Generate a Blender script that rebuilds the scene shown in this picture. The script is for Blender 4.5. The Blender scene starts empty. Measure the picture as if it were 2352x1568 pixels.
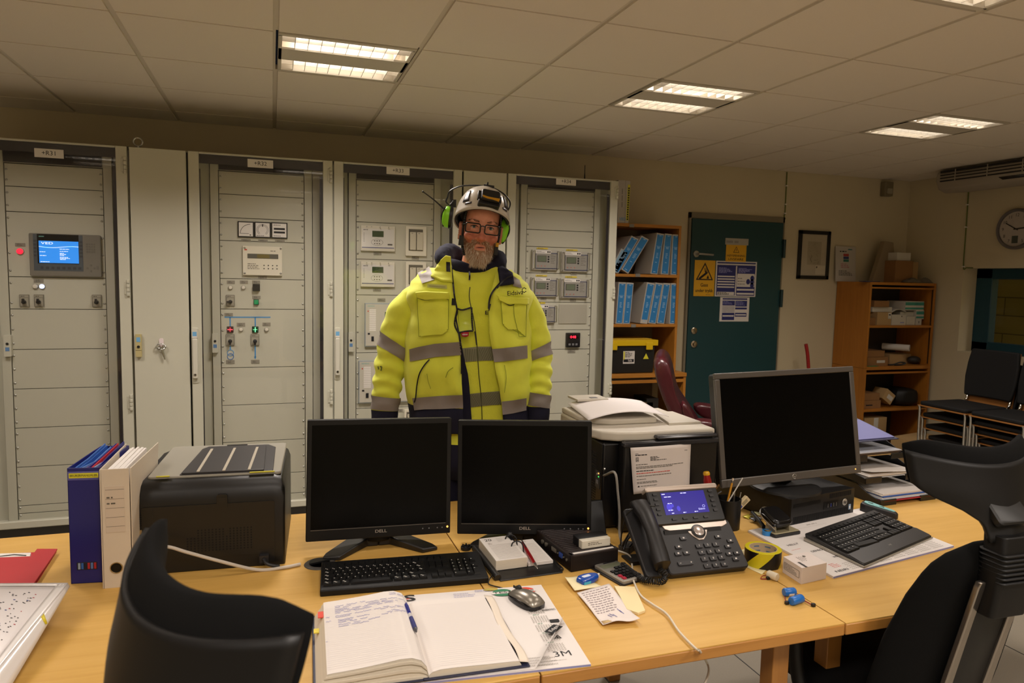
import bpy, math, random
from mathutils import Vector as V, Matrix, Euler
random.seed(7)
PI=math.pi
SC=bpy.context.scene
COL=SC.collection
# ---------------------------------------------------------------- camera (measured from the photograph)
CAM=V((0.778024,-4.665987,1.608))
FPX=1634.07
def _axes():
    yaw,pit,rol=0.32582412,0.09040504,0.02153476
    cy,sy,cp,sp=math.cos(yaw),math.sin(yaw),math.cos(pit),math.sin(pit)
    f=V((sy*cp,cy*cp,-sp)); r=V((cy,-sy,0)); u=r.cross(f)
    c,s=math.cos(rol),math.sin(rol)
    return r*c+u*s, u*c-r*s, f
RX,RU,RF=_axes()
def ray(u,v): return RX*((u-1176)/FPX)-RU*((v-784)/FPX)+RF
def PZ(u,v,z): d=ray(u,v); return CAM+d*((z-CAM.z)/d.z)
def PY(u,v,y): d=ray(u,v); return CAM+d*((y-CAM.y)/d.y)
def PX(u,v,x): d=ray(u,v); return CAM+d*((x-CAM.x)/d.x)
def RY(u0,v0,u1,v1,y):
    um,vm=(u0+u1)/2,(v0+v1)/2
    return PY(u0,vm,y).x,PY(u1,vm,y).x,PY(um,v1,y).z,PY(um,v0,y).z
ZC,HT,DZ,WB,XR=2.592,2.306,0.75,0.65,6.54
# ---------------------------------------------------------------- materials
def lin(h):
    if not isinstance(h,str): return tuple(h)+(1,)
    o=[]
    for i in (0,2,4):
        c=int(h[i:i+2],16)/255
        o.append(c/12.92 if c<=.04045 else ((c+.055)/1.055)**2.4)
    return tuple(o)+(1,)
MATS={}
def mat(n,col='808080',rough=.5,metal=0,emit=0,ecol=None,var=0,scale=20,bump=0,bscale=200,coat=0,trans=0,sheen=0,spec=.5,stretch=None,alpha=1):
    if n in MATS: return MATS[n]
    m=bpy.data.materials.new(n); m.use_nodes=True; MATS[n]=m
    nt=m.node_tree; b=nt.nodes['Principled BSDF']; I=b.inputs
    c=lin(col); I['Base Color'].default_value=c; I['Roughness'].default_value=rough; I['Metallic'].default_value=metal
    I['Specular IOR Level'].default_value=spec
    if coat: I['Coat Weight'].default_value=coat; I['Coat Roughness'].default_value=.15
    if sheen: I['Sheen Weight'].default_value=sheen; I['Sheen Roughness'].default_value=.6
    if trans: I['Transmission Weight'].default_value=trans
    if alpha<1: I['Alpha'].default_value=alpha
    if emit: I['Emission Color'].default_value=lin(ecol or col); I['Emission Strength'].default_value=emit
    tc=None
    if var or bump: tc=nt.nodes.new('ShaderNodeTexCoord')
    src=tc.outputs['Object'] if tc else None
    if stretch and tc:
        mp=nt.nodes.new('ShaderNodeMapping'); mp.inputs['Scale'].default_value=stretch
        nt.links.new(src,mp.inputs[0]); src=mp.outputs[0]
    if var:
        no=nt.nodes.new('ShaderNodeTexNoise'); no.inputs['Scale'].default_value=scale; no.inputs['Detail'].default_value=6; no.inputs['Roughness'].default_value=.6
        nt.links.new(src,no.inputs['Vector'])
        mx=nt.nodes.new('ShaderNodeMix'); mx.data_type='RGBA'
        mx.inputs[6].default_value=tuple(max(0,x*(1-var)) for x in c[:3])+(1,); mx.inputs[7].default_value=tuple(min(1,x*(1+var)) for x in c[:3])+(1,)
        nt.links.new(no.outputs['Fac'],mx.inputs[0]); nt.links.new(mx.outputs[2],I['Base Color'])
    if bump:
        n2=nt.nodes.new('ShaderNodeTexNoise'); n2.inputs['Scale'].default_value=bscale; n2.inputs['Detail'].default_value=4
        nt.links.new(src,n2.inputs['Vector'])
        bp=nt.nodes.new('ShaderNodeBump'); bp.inputs['Strength'].default_value=bump; bp.inputs['Distance'].default_value=.004
        nt.links.new(n2.outputs['Fac'],bp.inputs['Height']); nt.links.new(bp.outputs['Normal'],I['Normal'])
    return m
def wood(n,c1,c2,c3,axis=0,rough=.38):
    if n in MATS: return MATS[n]
    m=mat(n,c1,rough); nt=m.node_tree; b=nt.nodes['Principled BSDF']
    tc=nt.nodes.new('ShaderNodeTexCoord'); mp=nt.nodes.new('ShaderNodeMapping')
    s=[14,14,14]; s[axis]=.9; mp.inputs['Scale'].default_value=s
    no=nt.nodes.new('ShaderNodeTexNoise'); no.inputs['Scale'].default_value=2.2; no.inputs['Detail'].default_value=8; no.inputs['Roughness'].default_value=.62; no.inputs['Distortion'].default_value=.6
    n3=nt.nodes.new('ShaderNodeTexNoise'); n3.inputs['Scale'].default_value=1.3; n3.inputs['Detail'].default_value=2
    cr=nt.nodes.new('ShaderNodeValToRGB'); e=cr.color_ramp.elements
    e[0].position=.25; e[0].color=lin(c2); e[1].position=.75; e[1].color=lin(c3); k=e.new(.5); k.color=lin(c1)
    nt.links.new(tc.outputs['Object'],mp.inputs[0]); nt.links.new(mp.outputs[0],no.inputs['Vector']); nt.links.new(tc.outputs['Object'],n3.inputs['Vector'])
    mt=nt.nodes.new('ShaderNodeMath'); mt.operation='MULTIPLY_ADD'; mt.inputs[1].default_value=.35; 
    ad=nt.nodes.new('ShaderNodeMath'); ad.operation='MULTIPLY'; ad.inputs[1].default_value=.68
    nt.links.new(no.outputs['Fac'],ad.inputs[0]); nt.links.new(n3.outputs['Fac'],mt.inputs[0]); nt.links.new(ad.outputs[0],mt.inputs[2])
    nt.links.new(mt.outputs[0],cr.inputs[0]); nt.links.new(cr.outputs[0],b.inputs['Base Color'])
    return m
def glassmat(n,tint='ffffff',refl=.09,rough=.02):
    if n in MATS: return MATS[n]
    m=bpy.data.materials.new(n); m.use_nodes=True; MATS[n]=m; nt=m.node_tree; nt.nodes.remove(nt.nodes['Principled BSDF'])
    t=nt.nodes.new('ShaderNodeBsdfTransparent'); t.inputs[0].default_value=lin(tint)
    g=nt.nodes.new('ShaderNodeBsdfGlossy'); g.inputs['Roughness'].default_value=rough
    x=nt.nodes.new('ShaderNodeMixShader'); lw=nt.nodes.new('ShaderNodeLayerWeight'); lw.inputs[0].default_value=.5; pw=nt.nodes.new('ShaderNodeMath'); pw.operation='POWER'; pw.inputs[1].default_value=4; fr=nt.nodes.new('ShaderNodeMath'); fr.operation='MULTIPLY_ADD'; fr.inputs[1].default_value=.5; fr.inputs[2].default_value=.022
    nt.links.new(lw.outputs['Facing'],pw.inputs[0]); nt.links.new(pw.outputs[0],fr.inputs[0]); nt.links.new(fr.outputs[0],x.inputs[0]); nt.links.new(t.outputs[0],x.inputs[1]); nt.links.new(g.outputs[0],x.inputs[2])
    nt.links.new(x.outputs[0],nt.nodes['Material Output'].inputs[0]); return m
# ---------------------------------------------------------------- geometry builder
_txt={}
def text_mesh(s,bold=False):
    k=(s,bold)
    if k not in _txt:
        cu=bpy.data.curves.new('t','FONT'); cu.body=s; cu.align_x='CENTER'; cu.align_y='CENTER'; cu.resolution_u=3
        if bold: cu.offset=.011
        ob=bpy.data.objects.new('t',cu); me=ob.to_mesh()
        _txt[k]=([v.co.copy() for v in me.vertices],[tuple(p.vertices) for p in me.polygons])
        ob.to_mesh_clear(); bpy.data.objects.remove(ob); bpy.data.curves.remove(cu)
    return _txt[k]
FR=Matrix.Rotation(PI/2,4,'X')      # lays XY drawings onto a wall that faces -Y
class B:
    def __init__(s,m=None): s.v=[];s.f=[];s.mi=[];s.ms=[];s.c=0;s.M=Matrix(); s.st=[]; 
    def mat(s,m):
        if m not in s.ms: s.ms.append(m)
        s.c=s.ms.index(m); return s
    def push(s,M): s.st.append(s.M.copy()); s.M=s.M@M; return s
    def pop(s): s.M=s.st.pop(); return s
    def add(s,vs,fs):
        o=len(s.v); s.v+=[s.M@V(p) for p in vs]; s.f+=[tuple(i+o for i in f) for f in fs]; s.mi+=[s.c]*len(fs); return s
    def box(s,x0,x1,y0,y1,z0,z1):
        if x0>x1:x0,x1=x1,x0
        if y0>y1:y0,y1=y1,y0
        if z0>z1:z0,z1=z1,z0
        return s.add([(x0,y0,z0),(x1,y0,z0),(x1,y1,z0),(x0,y1,z0),(x0,y0,z1),(x1,y0,z1),(x1,y1,z1),(x0,y1,z1)],
            [(3,2,1,0),(4,5,6,7),(0,1,5,4),(1,2,6,5),(2,3,7,6),(3,0,4,7)])
    def loft(s,rings,closed=True,cap=True):
        n=len(rings[0]); vs=[p for r in rings for p in r]; fs=[]
        for i in range(len(rings)-1):
            for j in range(n if closed else n-1):
                a=i*n+j; b=i*n+(j+1)%n; fs.append((a,b,b+n,a+n))
        if cap and closed: fs.append(tuple(range(n-1,-1,-1))); fs.append(tuple(range((len(rings)-1)*n,len(rings)*n)))
        return s.add(vs,fs)
    def prism(s,poly,a,b,ax='z'):
        g={'z':lambda p,h:(p[0],p[1],h),'y':lambda p,h:(p[0],h,p[1]),'x':lambda p,h:(h,p[0],p[1])}[ax]
        ar=sum(poly[i][0]*poly[(i+1)%len(poly)][1]-poly[(i+1)%len(poly)][0]*poly[i][1] for i in range(len(poly)))
        if (ar<0)!=(ax=='y'): poly=poly[::-1]
        if a>b: a,b=b,a
        return s.loft([[g(p,a) for p in poly],[g(p,b) for p in poly]])
    def cyl(s,p0,p1,r0,r1=None,n=16):
        r1=r0 if r1 is None else r1; p0,p1=V(p0),V(p1); d=(p1-p0).normalized(); q=d.to_track_quat('Z','Y').to_matrix()
        rg=[[p+q@V((r*math.cos(2*PI*k/n),r*math.sin(2*PI*k/n),0)) for k in range(n)] for p,r in ((p0,r0),(p1,r1))]
        return s.loft(rg)
    def tube(s,pts,r,n=8,sm=0,close=False):
        P=[V(p) for p in pts]
        if sm: P=spline(P,sm)
        m=len(P); R=r if isinstance(r,(list,tuple)) else None
        t=(P[1]-P[0]).normalized(); up=V((0,0,1)) if abs(t.z)<.9 else V((1,0,0)); x=t.cross(up).normalized(); rg=[]
        for i in range(m):
            t=((P[min(i+1,m-1)]-P[max(i-1,0)]) if not close else (P[(i+1)%m]-P[i-1])).normalized()
            x=(x-t*x.dot(t)).normalized(); y=t.cross(x)
            if R:
                w=i/(m-1)*(len(R)-1); a=int(min(w,len(R)-2)); rr=R[a]+(R[a+1]-R[a])*(w-a)
            else: rr=r
            rg.append([P[i]+x*rr*math.cos(2*PI*k/n)+y*rr*math.sin(2*PI*k/n) for k in range(n)])
        if close: rg.append(rg[0])
        return s.loft(rg,cap=not close)
    def lathe(s,prof,n=24,o=(0,0,0)):
        cp=prof[0]!=prof[-1]
        return s.loft([[(o[0]+r*math.cos(2*PI*k/n),o[1]+r*math.sin(2*PI*k/n),o[2]+z) for k in range(n)] for r,z in prof],cap=cp)
    def ball(s,c,r,n=14,sc=(1,1,1)):
        return s.loft([[(c[0]+sc[0]*r*math.sin(a)*math.cos(2*PI*k/n),c[1]+sc[1]*r*math.sin(a)*math.sin(2*PI*k/n),c[2]-sc[2]*r*math.cos(a)) for k in range(n)] for a in [PI*(.02+.96*i/9) for i in range(10)]])
    def grid(s,fn,nu,nv):
        return s.add([fn(i/nu,j/nv) for j in range(nv+1) for i in range(nu+1)],[(j*(nu+1)+i,j*(nu+1)+i+1,(j+1)*(nu+1)+i+1,(j+1)*(nu+1)+i) for j in range(nv) for i in range(nu)])
    def rbox(s,x0,x1,y0,y1,z0,z1,r,n=4,ax='z'):
        """box with rounded vertical (ax) edges"""
        lo=((x0,x1,y0,y1),(z0,z1)) if ax=='z' else ((x0,x1,z0,z1),(y0,y1)) if ax=='y' else ((y0,y1,z0,z1),(x0,x1))
        return s.prism(rrect(*lo[0],r,n),*lo[1],ax=ax)
    def quad(s,a,b,c,d): return s.add([a,b,c,d],[(0,1,2,3)])
    def text(s,t,size,loc,rot=None,bold=False,w=None):
        vs,fs=text_mesh(t,bold)
        if w:
            xs=[p.x for p in vs]; k=w/(max(xs)-min(xs)); sx=k
        else: sx=size
        M=Matrix.Translation(V(loc))@(rot if isinstance(rot,Matrix) else FR if rot is None else Euler(rot).to_matrix().to_4x4())@Matrix.Diagonal((sx,size,1,1))
        s.push(M); s.add(vs,fs); s.pop(); return s
    def lines(s,x0,x1,y,z0,z1,n,h,seed=0,fill=.9):
        """rows of fine illegible print on a face that points to -Y"""
        rn=random.Random(seed)
        for i in range(n):
            z=z1-(z1-z0)*(i+.5)/n; w=(x1-x0)*(fill if i%4 else fill*.7)*rn.uniform(.75,1)
            x=x0
            while x<x0+w:
                e=min(x+rn.uniform(.5,1.6)*h*3,x0+w); s.quad((x,y,z-h/2),(e,y,z-h/2),(e,y,z+h/2),(x,y,z+h/2)); x=e+h*.8
        return s
    def obj(s,name,parent=None,m=None,world=True,bev=0,seg=2,sub=0,solid=0,ang=40,flat=False):
        me=bpy.data.meshes.new(name)
        vs=s.v
        if parent is not None and world: 
            Wi=rootmat(parent).inverted(); vs=[Wi@p for p in vs]
        org=None
        if parent is None:
            xs=[p.x for p in vs];ys=[p.y for p in vs];zs=[p.z for p in vs]
            org=V(((min(xs)+max(xs))/2,(min(ys)+max(ys))/2,min(zs))); vs=[p-org for p in vs]
        me.from_pydata([tuple(p) for p in vs],[],s.f)
        ms=[m] if m else s.ms
        for q in ms: me.materials.append(q if not isinstance(q,str) else MATS[q])
        if not m: me.polygons.foreach_set('material_index',s.mi)
        me.update()
        if not flat:
            me.polygons.foreach_set('use_smooth',[True]*len(me.polygons)); me.set_sharp_from_angle(angle=math.radians(ang))
        o=bpy.data.objects.new(name,me); COL.objects.link(o)
        if parent is not None: o.parent=parent
        if org is not None: o.location=org
        if solid: q=o.modifiers.new('s','SOLIDIFY'); q.thickness=solid; q.offset=0
        if bev: q=o.modifiers.new('b','BEVEL'); q.width=bev; q.segments=seg; q.limit_method='ANGLE'; q.angle_limit=math.radians(35)
        if sub: q=o.modifiers.new('u','SUBSURF'); q.levels=sub; q.render_levels=sub
        return o
def rrect(x0,x1,y0,y1,r,n=4):
    o=[]
    for cx,cy,a in ((x1-r,y1-r,0),(x0+r,y1-r,PI/2),(x0+r,y0+r,PI),(x1-r,y0+r,1.5*PI)):
        o+=[(cx+r*math.cos(a+PI/2*k/n),cy+r*math.sin(a+PI/2*k/n)) for k in range(n+1)]
    return o
def spline(P,k):
    o=[];n=len(P)
    for i in range(n-1):
        a,b,c,d=P[max(i-1,0)],P[i],P[i+1],P[min(i+2,n-1)]
        for j in range(k):
            t=j/k; o.append(.5*((2*b)+(c-a)*t+(2*a-5*b+4*c-d)*t*t+(3*b-3*c+d-a)*t**3))
    return o+[P[-1]]
_rm={}
def rootmat(o):
    while o.parent: o=o.parent
    return Matrix.Translation(o.location)@o.rotation_euler.to_matrix().to_4x4()
def tag(o,label,cat,group=None,kind=None):
    o['label']=label; o['category']=cat
    if group: o['group']=group
    if kind: o['kind']=kind
    return o
def thing(name,label,cat,loc,rz=0,group=None):
    o=bpy.data.objects.new(name,None); COL.objects.link(o); o.empty_display_size=.05
    o.location=loc; o.rotation_euler=(0,0,rz); return tag(o,label,cat,group)
def struct(o): o['kind']='structure'; return o
def dup(o,parent=None):
    c=o.copy(); COL.objects.link(c)
    if parent: c.parent=parent
    for ch in list(o.children): dup(ch,c)
    return c
def T(x,y,z): return Matrix.Translation((x,y,z))
def RZ(a): return Matrix.Rotation(a,4,'Z')
# common materials
BLK=mat('black_plastic','0c0c0d',.45,spec=.35); BLKG=mat('black_gloss','0c0c0e',.2); DGR=mat('dark_grey_plastic','1f1e20',.5)
CABM=mat('cabinet_grey','c4c2b2',.42,var=.03,scale=3); CABD=mat('rack_panel_grey','bdbbab',.45,var=.02,scale=4)
STEEL=mat('steel','b8b8b4',.28,metal=1); CHROME=mat('chrome','d8d8d6',.12,metal=1); GLASS=glassmat('clear_pane')
WHT=mat('white_paper','e4dfda',.7); OFFW=mat('off_white_plastic','dcd8cc',.45); LGREY=mat('label_grey','8a8578',.6)
INK=mat('ink','101014',.7); GREYP=mat('grey_plastic','77777a',.45)
SCREEN=mat('dark_screen','040404',.25,spec=.12)
# ================================================================ room
WALL=mat('wall_paint','c6ba9c',.8,var=.06,scale=2.2,bump=.15,bscale=60); CEIL=mat('ceiling_tile','e2d9cb',.9,var=.03,scale=150,bump=.1,bscale=500)
GRID=mat('ceiling_rail','cfc6b6',.6); FLOOR=mat('floor_vinyl','8f8778',.55,var=.18,scale=260)
X0,Y0=.2014,-1.4754
XL,YF=-2.6,-7.6
b=B(); b.mat(FLOOR).box(XL,XR+2.2,YF,WB+.2,-.1,0)
b.mat(mat('floor_joint','3d3a35',.6))
for k in range(14): x=XL+.3+k*.62; b.box(x,x+.005,YF,WB,0,.0012)
for k in range(13): y=WB-.35-k*.62; b.box(XL,XR,y,y+.005,0,.0012)
struct(b.obj('floor'))
# ceiling: recessed T rail plane and individual tiles hanging just below it
lamps=[(i,j) for i in (-2,1,4,7) for j in (0,-3,-6,-9)]  # rearmost row is unseen, added behind the camera for more bounce light
b=B(); b.mat(GRID).box(XL,XR,YF,WB,ZC+.006,ZC+.02) if 0 else None
b.mat(GRID)
cells=[]
for i in range(-6,12):
    for j in range(-12,5):
        xa,ya=X0+i*.6,Y0+j*.6; xb,yb=xa+.6,ya+.6
        xa,xb,ya,yb=max(xa,XL),min(xb,XR),max(ya,YF),min(yb,WB)
        if xb-xa<.03 or yb-ya<.03: continue
        if (i,j) in lamps: continue
        cells.append((xa,xb,ya,yb))
for xa,xb,ya,yb in cells:
    b.mat(GRID).box(xa,xb,ya,yb,ZC+.008,ZC+.03)
    b.mat(CEIL).box(xa+.012,xb-.012,ya+.006,yb-.006,ZC,ZC+.008)
struct(b.obj('ceiling',flat=True))
b=B().mat(WALL); b.box(XL-.2,XR+.25,WB,WB+.2,0,2.85); 
b.mat(mat('wall_joint','5d523c',.9)); 
struct(b.obj('wall_back'))
b=B().mat(WALL); b.box(XL-.2,XL,YF,WB,0,2.85); struct(b.obj('wall_left'))
b=B().mat(WALL); b.box(XL-.2,XR+.25,YF-.2,YF,0,2.85); struct(b.obj('wall_front'))
# right wall with window opening
wy0,wy1,wz0,wz1=-2.6,.03,1.04,1.77
b=B().mat(WALL); b.box(XR,XR+.25,wy1,WB,0,2.85); b.box(XR,XR+.25,YF,wy0,0,2.85); b.box(XR,XR+.25,wy0,wy1,0,wz0); b.box(XR,XR+.25,wy0,wy1,wz1,2.85)
struct(b.obj('wall_right'))
TEAL=mat('teal_paint','184045',.4,var=.05,scale=3); 
w=B().mat(mat('window_teal','15404e',.4)); xw=XR+.16
w.box(xw,xw+.08,wy0,wy1,wz0,wz0+.09); w.box(xw,xw+.08,wy0,wy1,wz1-.09,wz1); w.box(xw,xw+.08,wy1-.15,wy1,wz0,wz1); w.box(xw,xw+.08,wy0,wy0+.12,wz0,wz1)
wo=struct(w.obj('window_1',bev=.006)); 
w=B().mat(GLASS); w.box(xw+.03,xw+.036,wy0+.1,wy1-.1,wz0+.05,wz1-.05); w.obj('window_pane',wo)
# the block wall of the hall seen through the window
BR=bpy.data.materials.new('painted_blockwork'); BR.use_nodes=True; MATS['painted_blockwork']=BR
nt=BR.node_tree; bk=nt.nodes.new('ShaderNodeTexBrick'); tc=nt.nodes.new('ShaderNodeTexCoord'); mp=nt.nodes.new('ShaderNodeMapping'); mp.inputs['Rotation'].default_value=(PI/2,0,PI/2)
sx=nt.nodes.new('ShaderNodeSeparateXYZ'); cb=nt.nodes.new('ShaderNodeCombineXYZ')
nt.links.new(tc.outputs['Object'],sx.inputs[0]); nt.links.new(sx.outputs[1],cb.inputs[0]); nt.links.new(sx.outputs[2],cb.inputs[1]); nt.links.new(cb.outputs[0],bk.inputs['Vector'])
bk.inputs['Scale'].default_value=1; bk.inputs['Brick Width'].default_value=.5; bk.inputs['Row Height'].default_value=.2; bk.inputs['Mortar Size'].default_value=.006
bk.inputs['Color1'].default_value=lin('b5a85c'); bk.inputs['Color2'].default_value=lin('aca053'); bk.inputs['Mortar'].default_value=lin('6f6638')
nt.links.new(bk.outputs[0],nt.nodes['Principled BSDF'].inputs['Base Color']); nt.nodes['Principled BSDF'].inputs['Roughness'].default_value=.8
b=B().mat(BR); b.box(XR+1.9,XR+2.1,-4.5,1.6,-.1,2.9); struct(b.obj('wall_hall'))
b=B().mat(WALL); b.box(XR+.25,XR+2.1,-4.7,-4.5,-.1,2.9); b.box(XR+.25,XR+2.1,1.6,1.8,-.1,2.9); struct(b.obj('trim_9'))
b=B().mat(CEIL); b.box(XR+.2,XR+2.1,-4.7,1.8,2.69,2.8); struct(b.obj('ceiling_hall'))
# ---------------------------------------------------------------- lights
LEM=mat('lamp_glow','fff6ea',.5,emit=3.6,ecol='fff1e2'); LEM2=mat('lamp_glow_end','fff6ea',.5,emit=.8,ecol='ffe9d2'); REFL=mat('louver_reflector','e4e2dc',.25,metal=.6); FRM=mat('fixture_white','cfc8ba',.5)
def fixture(i,j,label,power):
    xa,ya=X0+i*.6,Y0+j*.6
    t=thing('ceiling_light',label,'ceiling light',(xa+.3,ya+.3,ZC),0,'recessed ceiling lights')
    b=B().mat(FRM)
    w=[(-.288,.288,-.288,-.262),(-.288,.288,.262,.288),(-.288,.288,-.085,.085),(-.288,-.275,-.27,.27),(.275,.288,-.27,.27)]
    for x0,x1,y0,y1 in w: b.box(x0,x1,y0,y1,-.002,.006)
    for s in (1,-1): 
        b.box(.286*s,.29*s,-.288,.288,0,.09); b.box(-.288,.288,.286*s,.29*s,0,.09)
    b.box(-.288,.288,-.288,.288,.088,.092); b.obj('housing',t,world=False)
    for s in (-1,1):
        y0,y1=(.085,.262) if s>0 else (-.262,-.085)
        b=B().mat(REFL)
        for k in range(11): x=-.275+.055*k; b.box(x-.0012,x+.0012,y0,y1,.002,.04)
        b.box(-.275,.275,(y0+y1)/2-.001,(y0+y1)/2+.001,.004,.03); b.obj('louver',t,world=False)
        b=B().mat(LEM); b.box(-.22,.22,y0+.004,y1-.004,.045,.05); b.mat(LEM2); b.box(-.275,-.22,y0+.004,y1-.004,.045,.05); b.box(.22,.275,y0+.004,y1-.004,.045,.05); b.obj('lamp_panel',t,world=False)
    L=bpy.data.lights.new('lamp','AREA'); L.shape='RECTANGLE'; L.size=.5; L.size_y=.48; L.energy=power; L.color=(1,.90,.82); L.spread=math.radians(140)
    o=bpy.data.objects.new('lamp',L); COL.objects.link(o); o.parent=t; o.location=(0,0,-.012)
    return t
LBL={(1,0):'recessed louvred ceiling light above the left rack cabinets, nearest lamp to the man',(4,0):'recessed louvred ceiling light above and left of the teal door',(7,0):'recessed louvred ceiling light over the right end, nearest the air conditioner',(4,-3):'recessed louvred ceiling light cut off by the top edge of the photo'}
for (i,j) in lamps:
    pw={-2:14,1:24,4:22,7:9.5}[i]*((.1 if i==1 else .26) if j==-3 else 1.1)
    fixture(i,j,LBL.get((i,j),'recessed louvred ceiling light assumed outside the picture'),pw)

fixture(12,-2,'added unseen louvred ceiling light that brightens the hall beyond the window',26)  # unseen lamp added to light the block wall behind the window
# ================================================================ rack cabinets
CW,NW=.8326,.3122
YP=.1                                  # plane of the 19 inch panels behind the glass doors
CXS={'R31':-CW,'R32':NW,'R33':NW+CW,'R34':2*NW+2*CW}
SCR=B(); SCR.lathe([(0.0001,-.0045),(.0035,-.004),(.0062,-.001),(.0062,0)],10); 
CAPB=mat('cap_black','121214',.4); BAND=mat('smoked_band','26252b',.3); SEAM=mat('panel_seam','3a3832',.8)
screw_mesh=None
def screw(t,x,z,y=YP):
    global screw_mesh
    if screw_mesh is None:
        b=B().mat(STEEL); b.push(FR.inverted()@FR@Matrix.Rotation(PI/2,4,'X')); b.lathe([(.0062,0),(.0062,.0012),(.0035,.004),(.0001,.0045)],10); b.pop()
        screw_mesh=b.obj('screw',t,world=False); o=screw_mesh
    else:
        o=screw_mesh.copy(); COL.objects.link(o); o.parent=t
    Wi=rootmat(t).inverted(); o.location=Wi@V((x,y-.001,z)); return o
def hinge(t,x,z0,z1,y=-.028):
    b=B().mat(CABM); n=4; h=(z1-z0)/n
    for k in range(n): b.cyl((x,y-.008,z0+k*h+.001),(x,y-.008,z0+(k+1)*h-.001),.009 if k%2 else .0105,n=10)
    b.box(x-.02,x,y-.006,y+.002,z0+.01,z1-.01); b.obj('hinge',t,bev=.0015)
def handle(t,u0,v0,u1,v1):
    x0,x1,z0,z1=RY(u0,v0,u1,v1,-.03); xm=max((x0+x1)/2,rootmat(t).translation.x-CW/2+.024)
    b=B().mat(CABM); b.rbox(xm-.02,xm+.02,-.034,-.026,z0,z1,.012,ax='y')
    o=b.obj('handle',t,bev=.002)
    b=B().mat(mat('handle_grey','cbc8bb',.38)); b.rbox(xm-.015,xm+.015,-.056,-.036,z0+.03,z1-.065,.007,ax='y'); b.obj('lever',o,bev=.006)
    b=B().mat(mat('handle_grey')); b.rbox(xm-.016,xm+.016,-.05,-.034,z1-.064,z1-.004,.007,ax='y'); b.mat(mat('sticker_blue','6ea9d6',.5)).box(xm-.011,xm+.011,-.0512,-.0505,z1-.05,z1-.024); b.mat(WHT).box(xm-.011,xm+.011,-.051,-.0503,z1-.058,z1-.051); b.obj('badge',o)
    b=B().mat(STEEL); b.cyl((xm,-.05,z0+.055),(xm,-.0585,z0+.055),.008); b.mat(CAPB).cyl((xm,-.0585,z0+.055),(xm,-.059,z0+.055),.004); b.obj('lock',o)
def swinglock(t,u0,v0,u1,v1):
    x0,x1,z0,z1=RY(u0,v0,u1,v1,YP-.01)
    b=B().mat(CABM); b.rbox(x0,x1,YP-.03,YP,z0,z1,.004,ax='y'); b.mat(CAPB); xm=(x0+x1)/2; zm=(z0+z1)/2
    b.cyl((xm,YP-.03,zm+.012),(xm,YP-.033,zm+.012),.0075); b.mat(mat('sticker_blue2','5d86b8',.5)).box(xm-.01,xm+.01,YP-.031,YP-.0302,zm-.03,zm-.008); b.obj('swing_frame_lock',t,bev=.001)
def tagplate(t,u0,v0,u1,v1,y=YP,col=None):
    x0,x1,z0,z1=RY(u0,v0,u1,v1,y)
    b=B().mat(col or LGREY); b.box(x0,x1,y-.0025,y,z0,z1); b.mat(mat('print_grey','5a564c',.7)); b.lines(x0+(x1-x0)*.2,x1-(x1-x0)*.15,y-.003,z0+(z1-z0)*.2,z1-(z1-z0)*.15,2,(z1-z0)*.16,int(u0)); b.obj('text_plate',t)
def lampb(t,u,v,m,r=.0115,name='indicator_lamp'):
    p=PY(u,v,YP); b=B().mat(mat('lamp_bezel','9d998c',.35)); b.cyl((p.x,YP,p.z),(p.x,YP-.006,p.z),r*1.25,r*1.2); b.mat(m); b.push(T(p.x,YP-.006,p.z)@Matrix.Rotation(PI/2,4,'X')); b.lathe([(r,0),(r,.006),(r*.8,.01),(.0001,.0115)],16); b.pop(); b.obj(name,t)
SWP=mat('switch_plate','7f7b6e',.45); SWF=mat('switch_face','a09b8b',.45)
def rotary(t,u0,v0,u1,v1,ang=0):
    x0,x1,z0,z1=RY(u0,v0,u1,v1,YP); xm=(x0+x1)/2; w=x1-x0; zk=z0+w*.55
    b=B().mat(SWP); b.rbox(x0,x1,YP-.008,YP,z0,z1,.003,ax='y'); b.mat(SWF); b.box(x0+.005,x1-.005,YP-.0088,YP-.008,z0+.005,z1-.02); b.box(x0+.004,x1-.004,YP-.0088,YP-.008,z1-.016,z1-.004)
    b.mat(INK); b.lines(x0+.008,x1-.006,YP-.0092,z1-.015,z1-.005,1,.003,3); o=b.obj('rotary_switch',t)
    b=B().mat(CAPB); b.cyl((xm,YP-.008,zk),(xm,YP-.03,zk),w*.24,w*.21,20); b.push(T(xm,YP-.03,zk)@Matrix.Rotation(ang,4,'Y')); b.box(-w*.1,w*.1,-.012,.012,-w*.1,w*.42); b.pop(); b.obj('knob',o,bev=.003)
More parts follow.
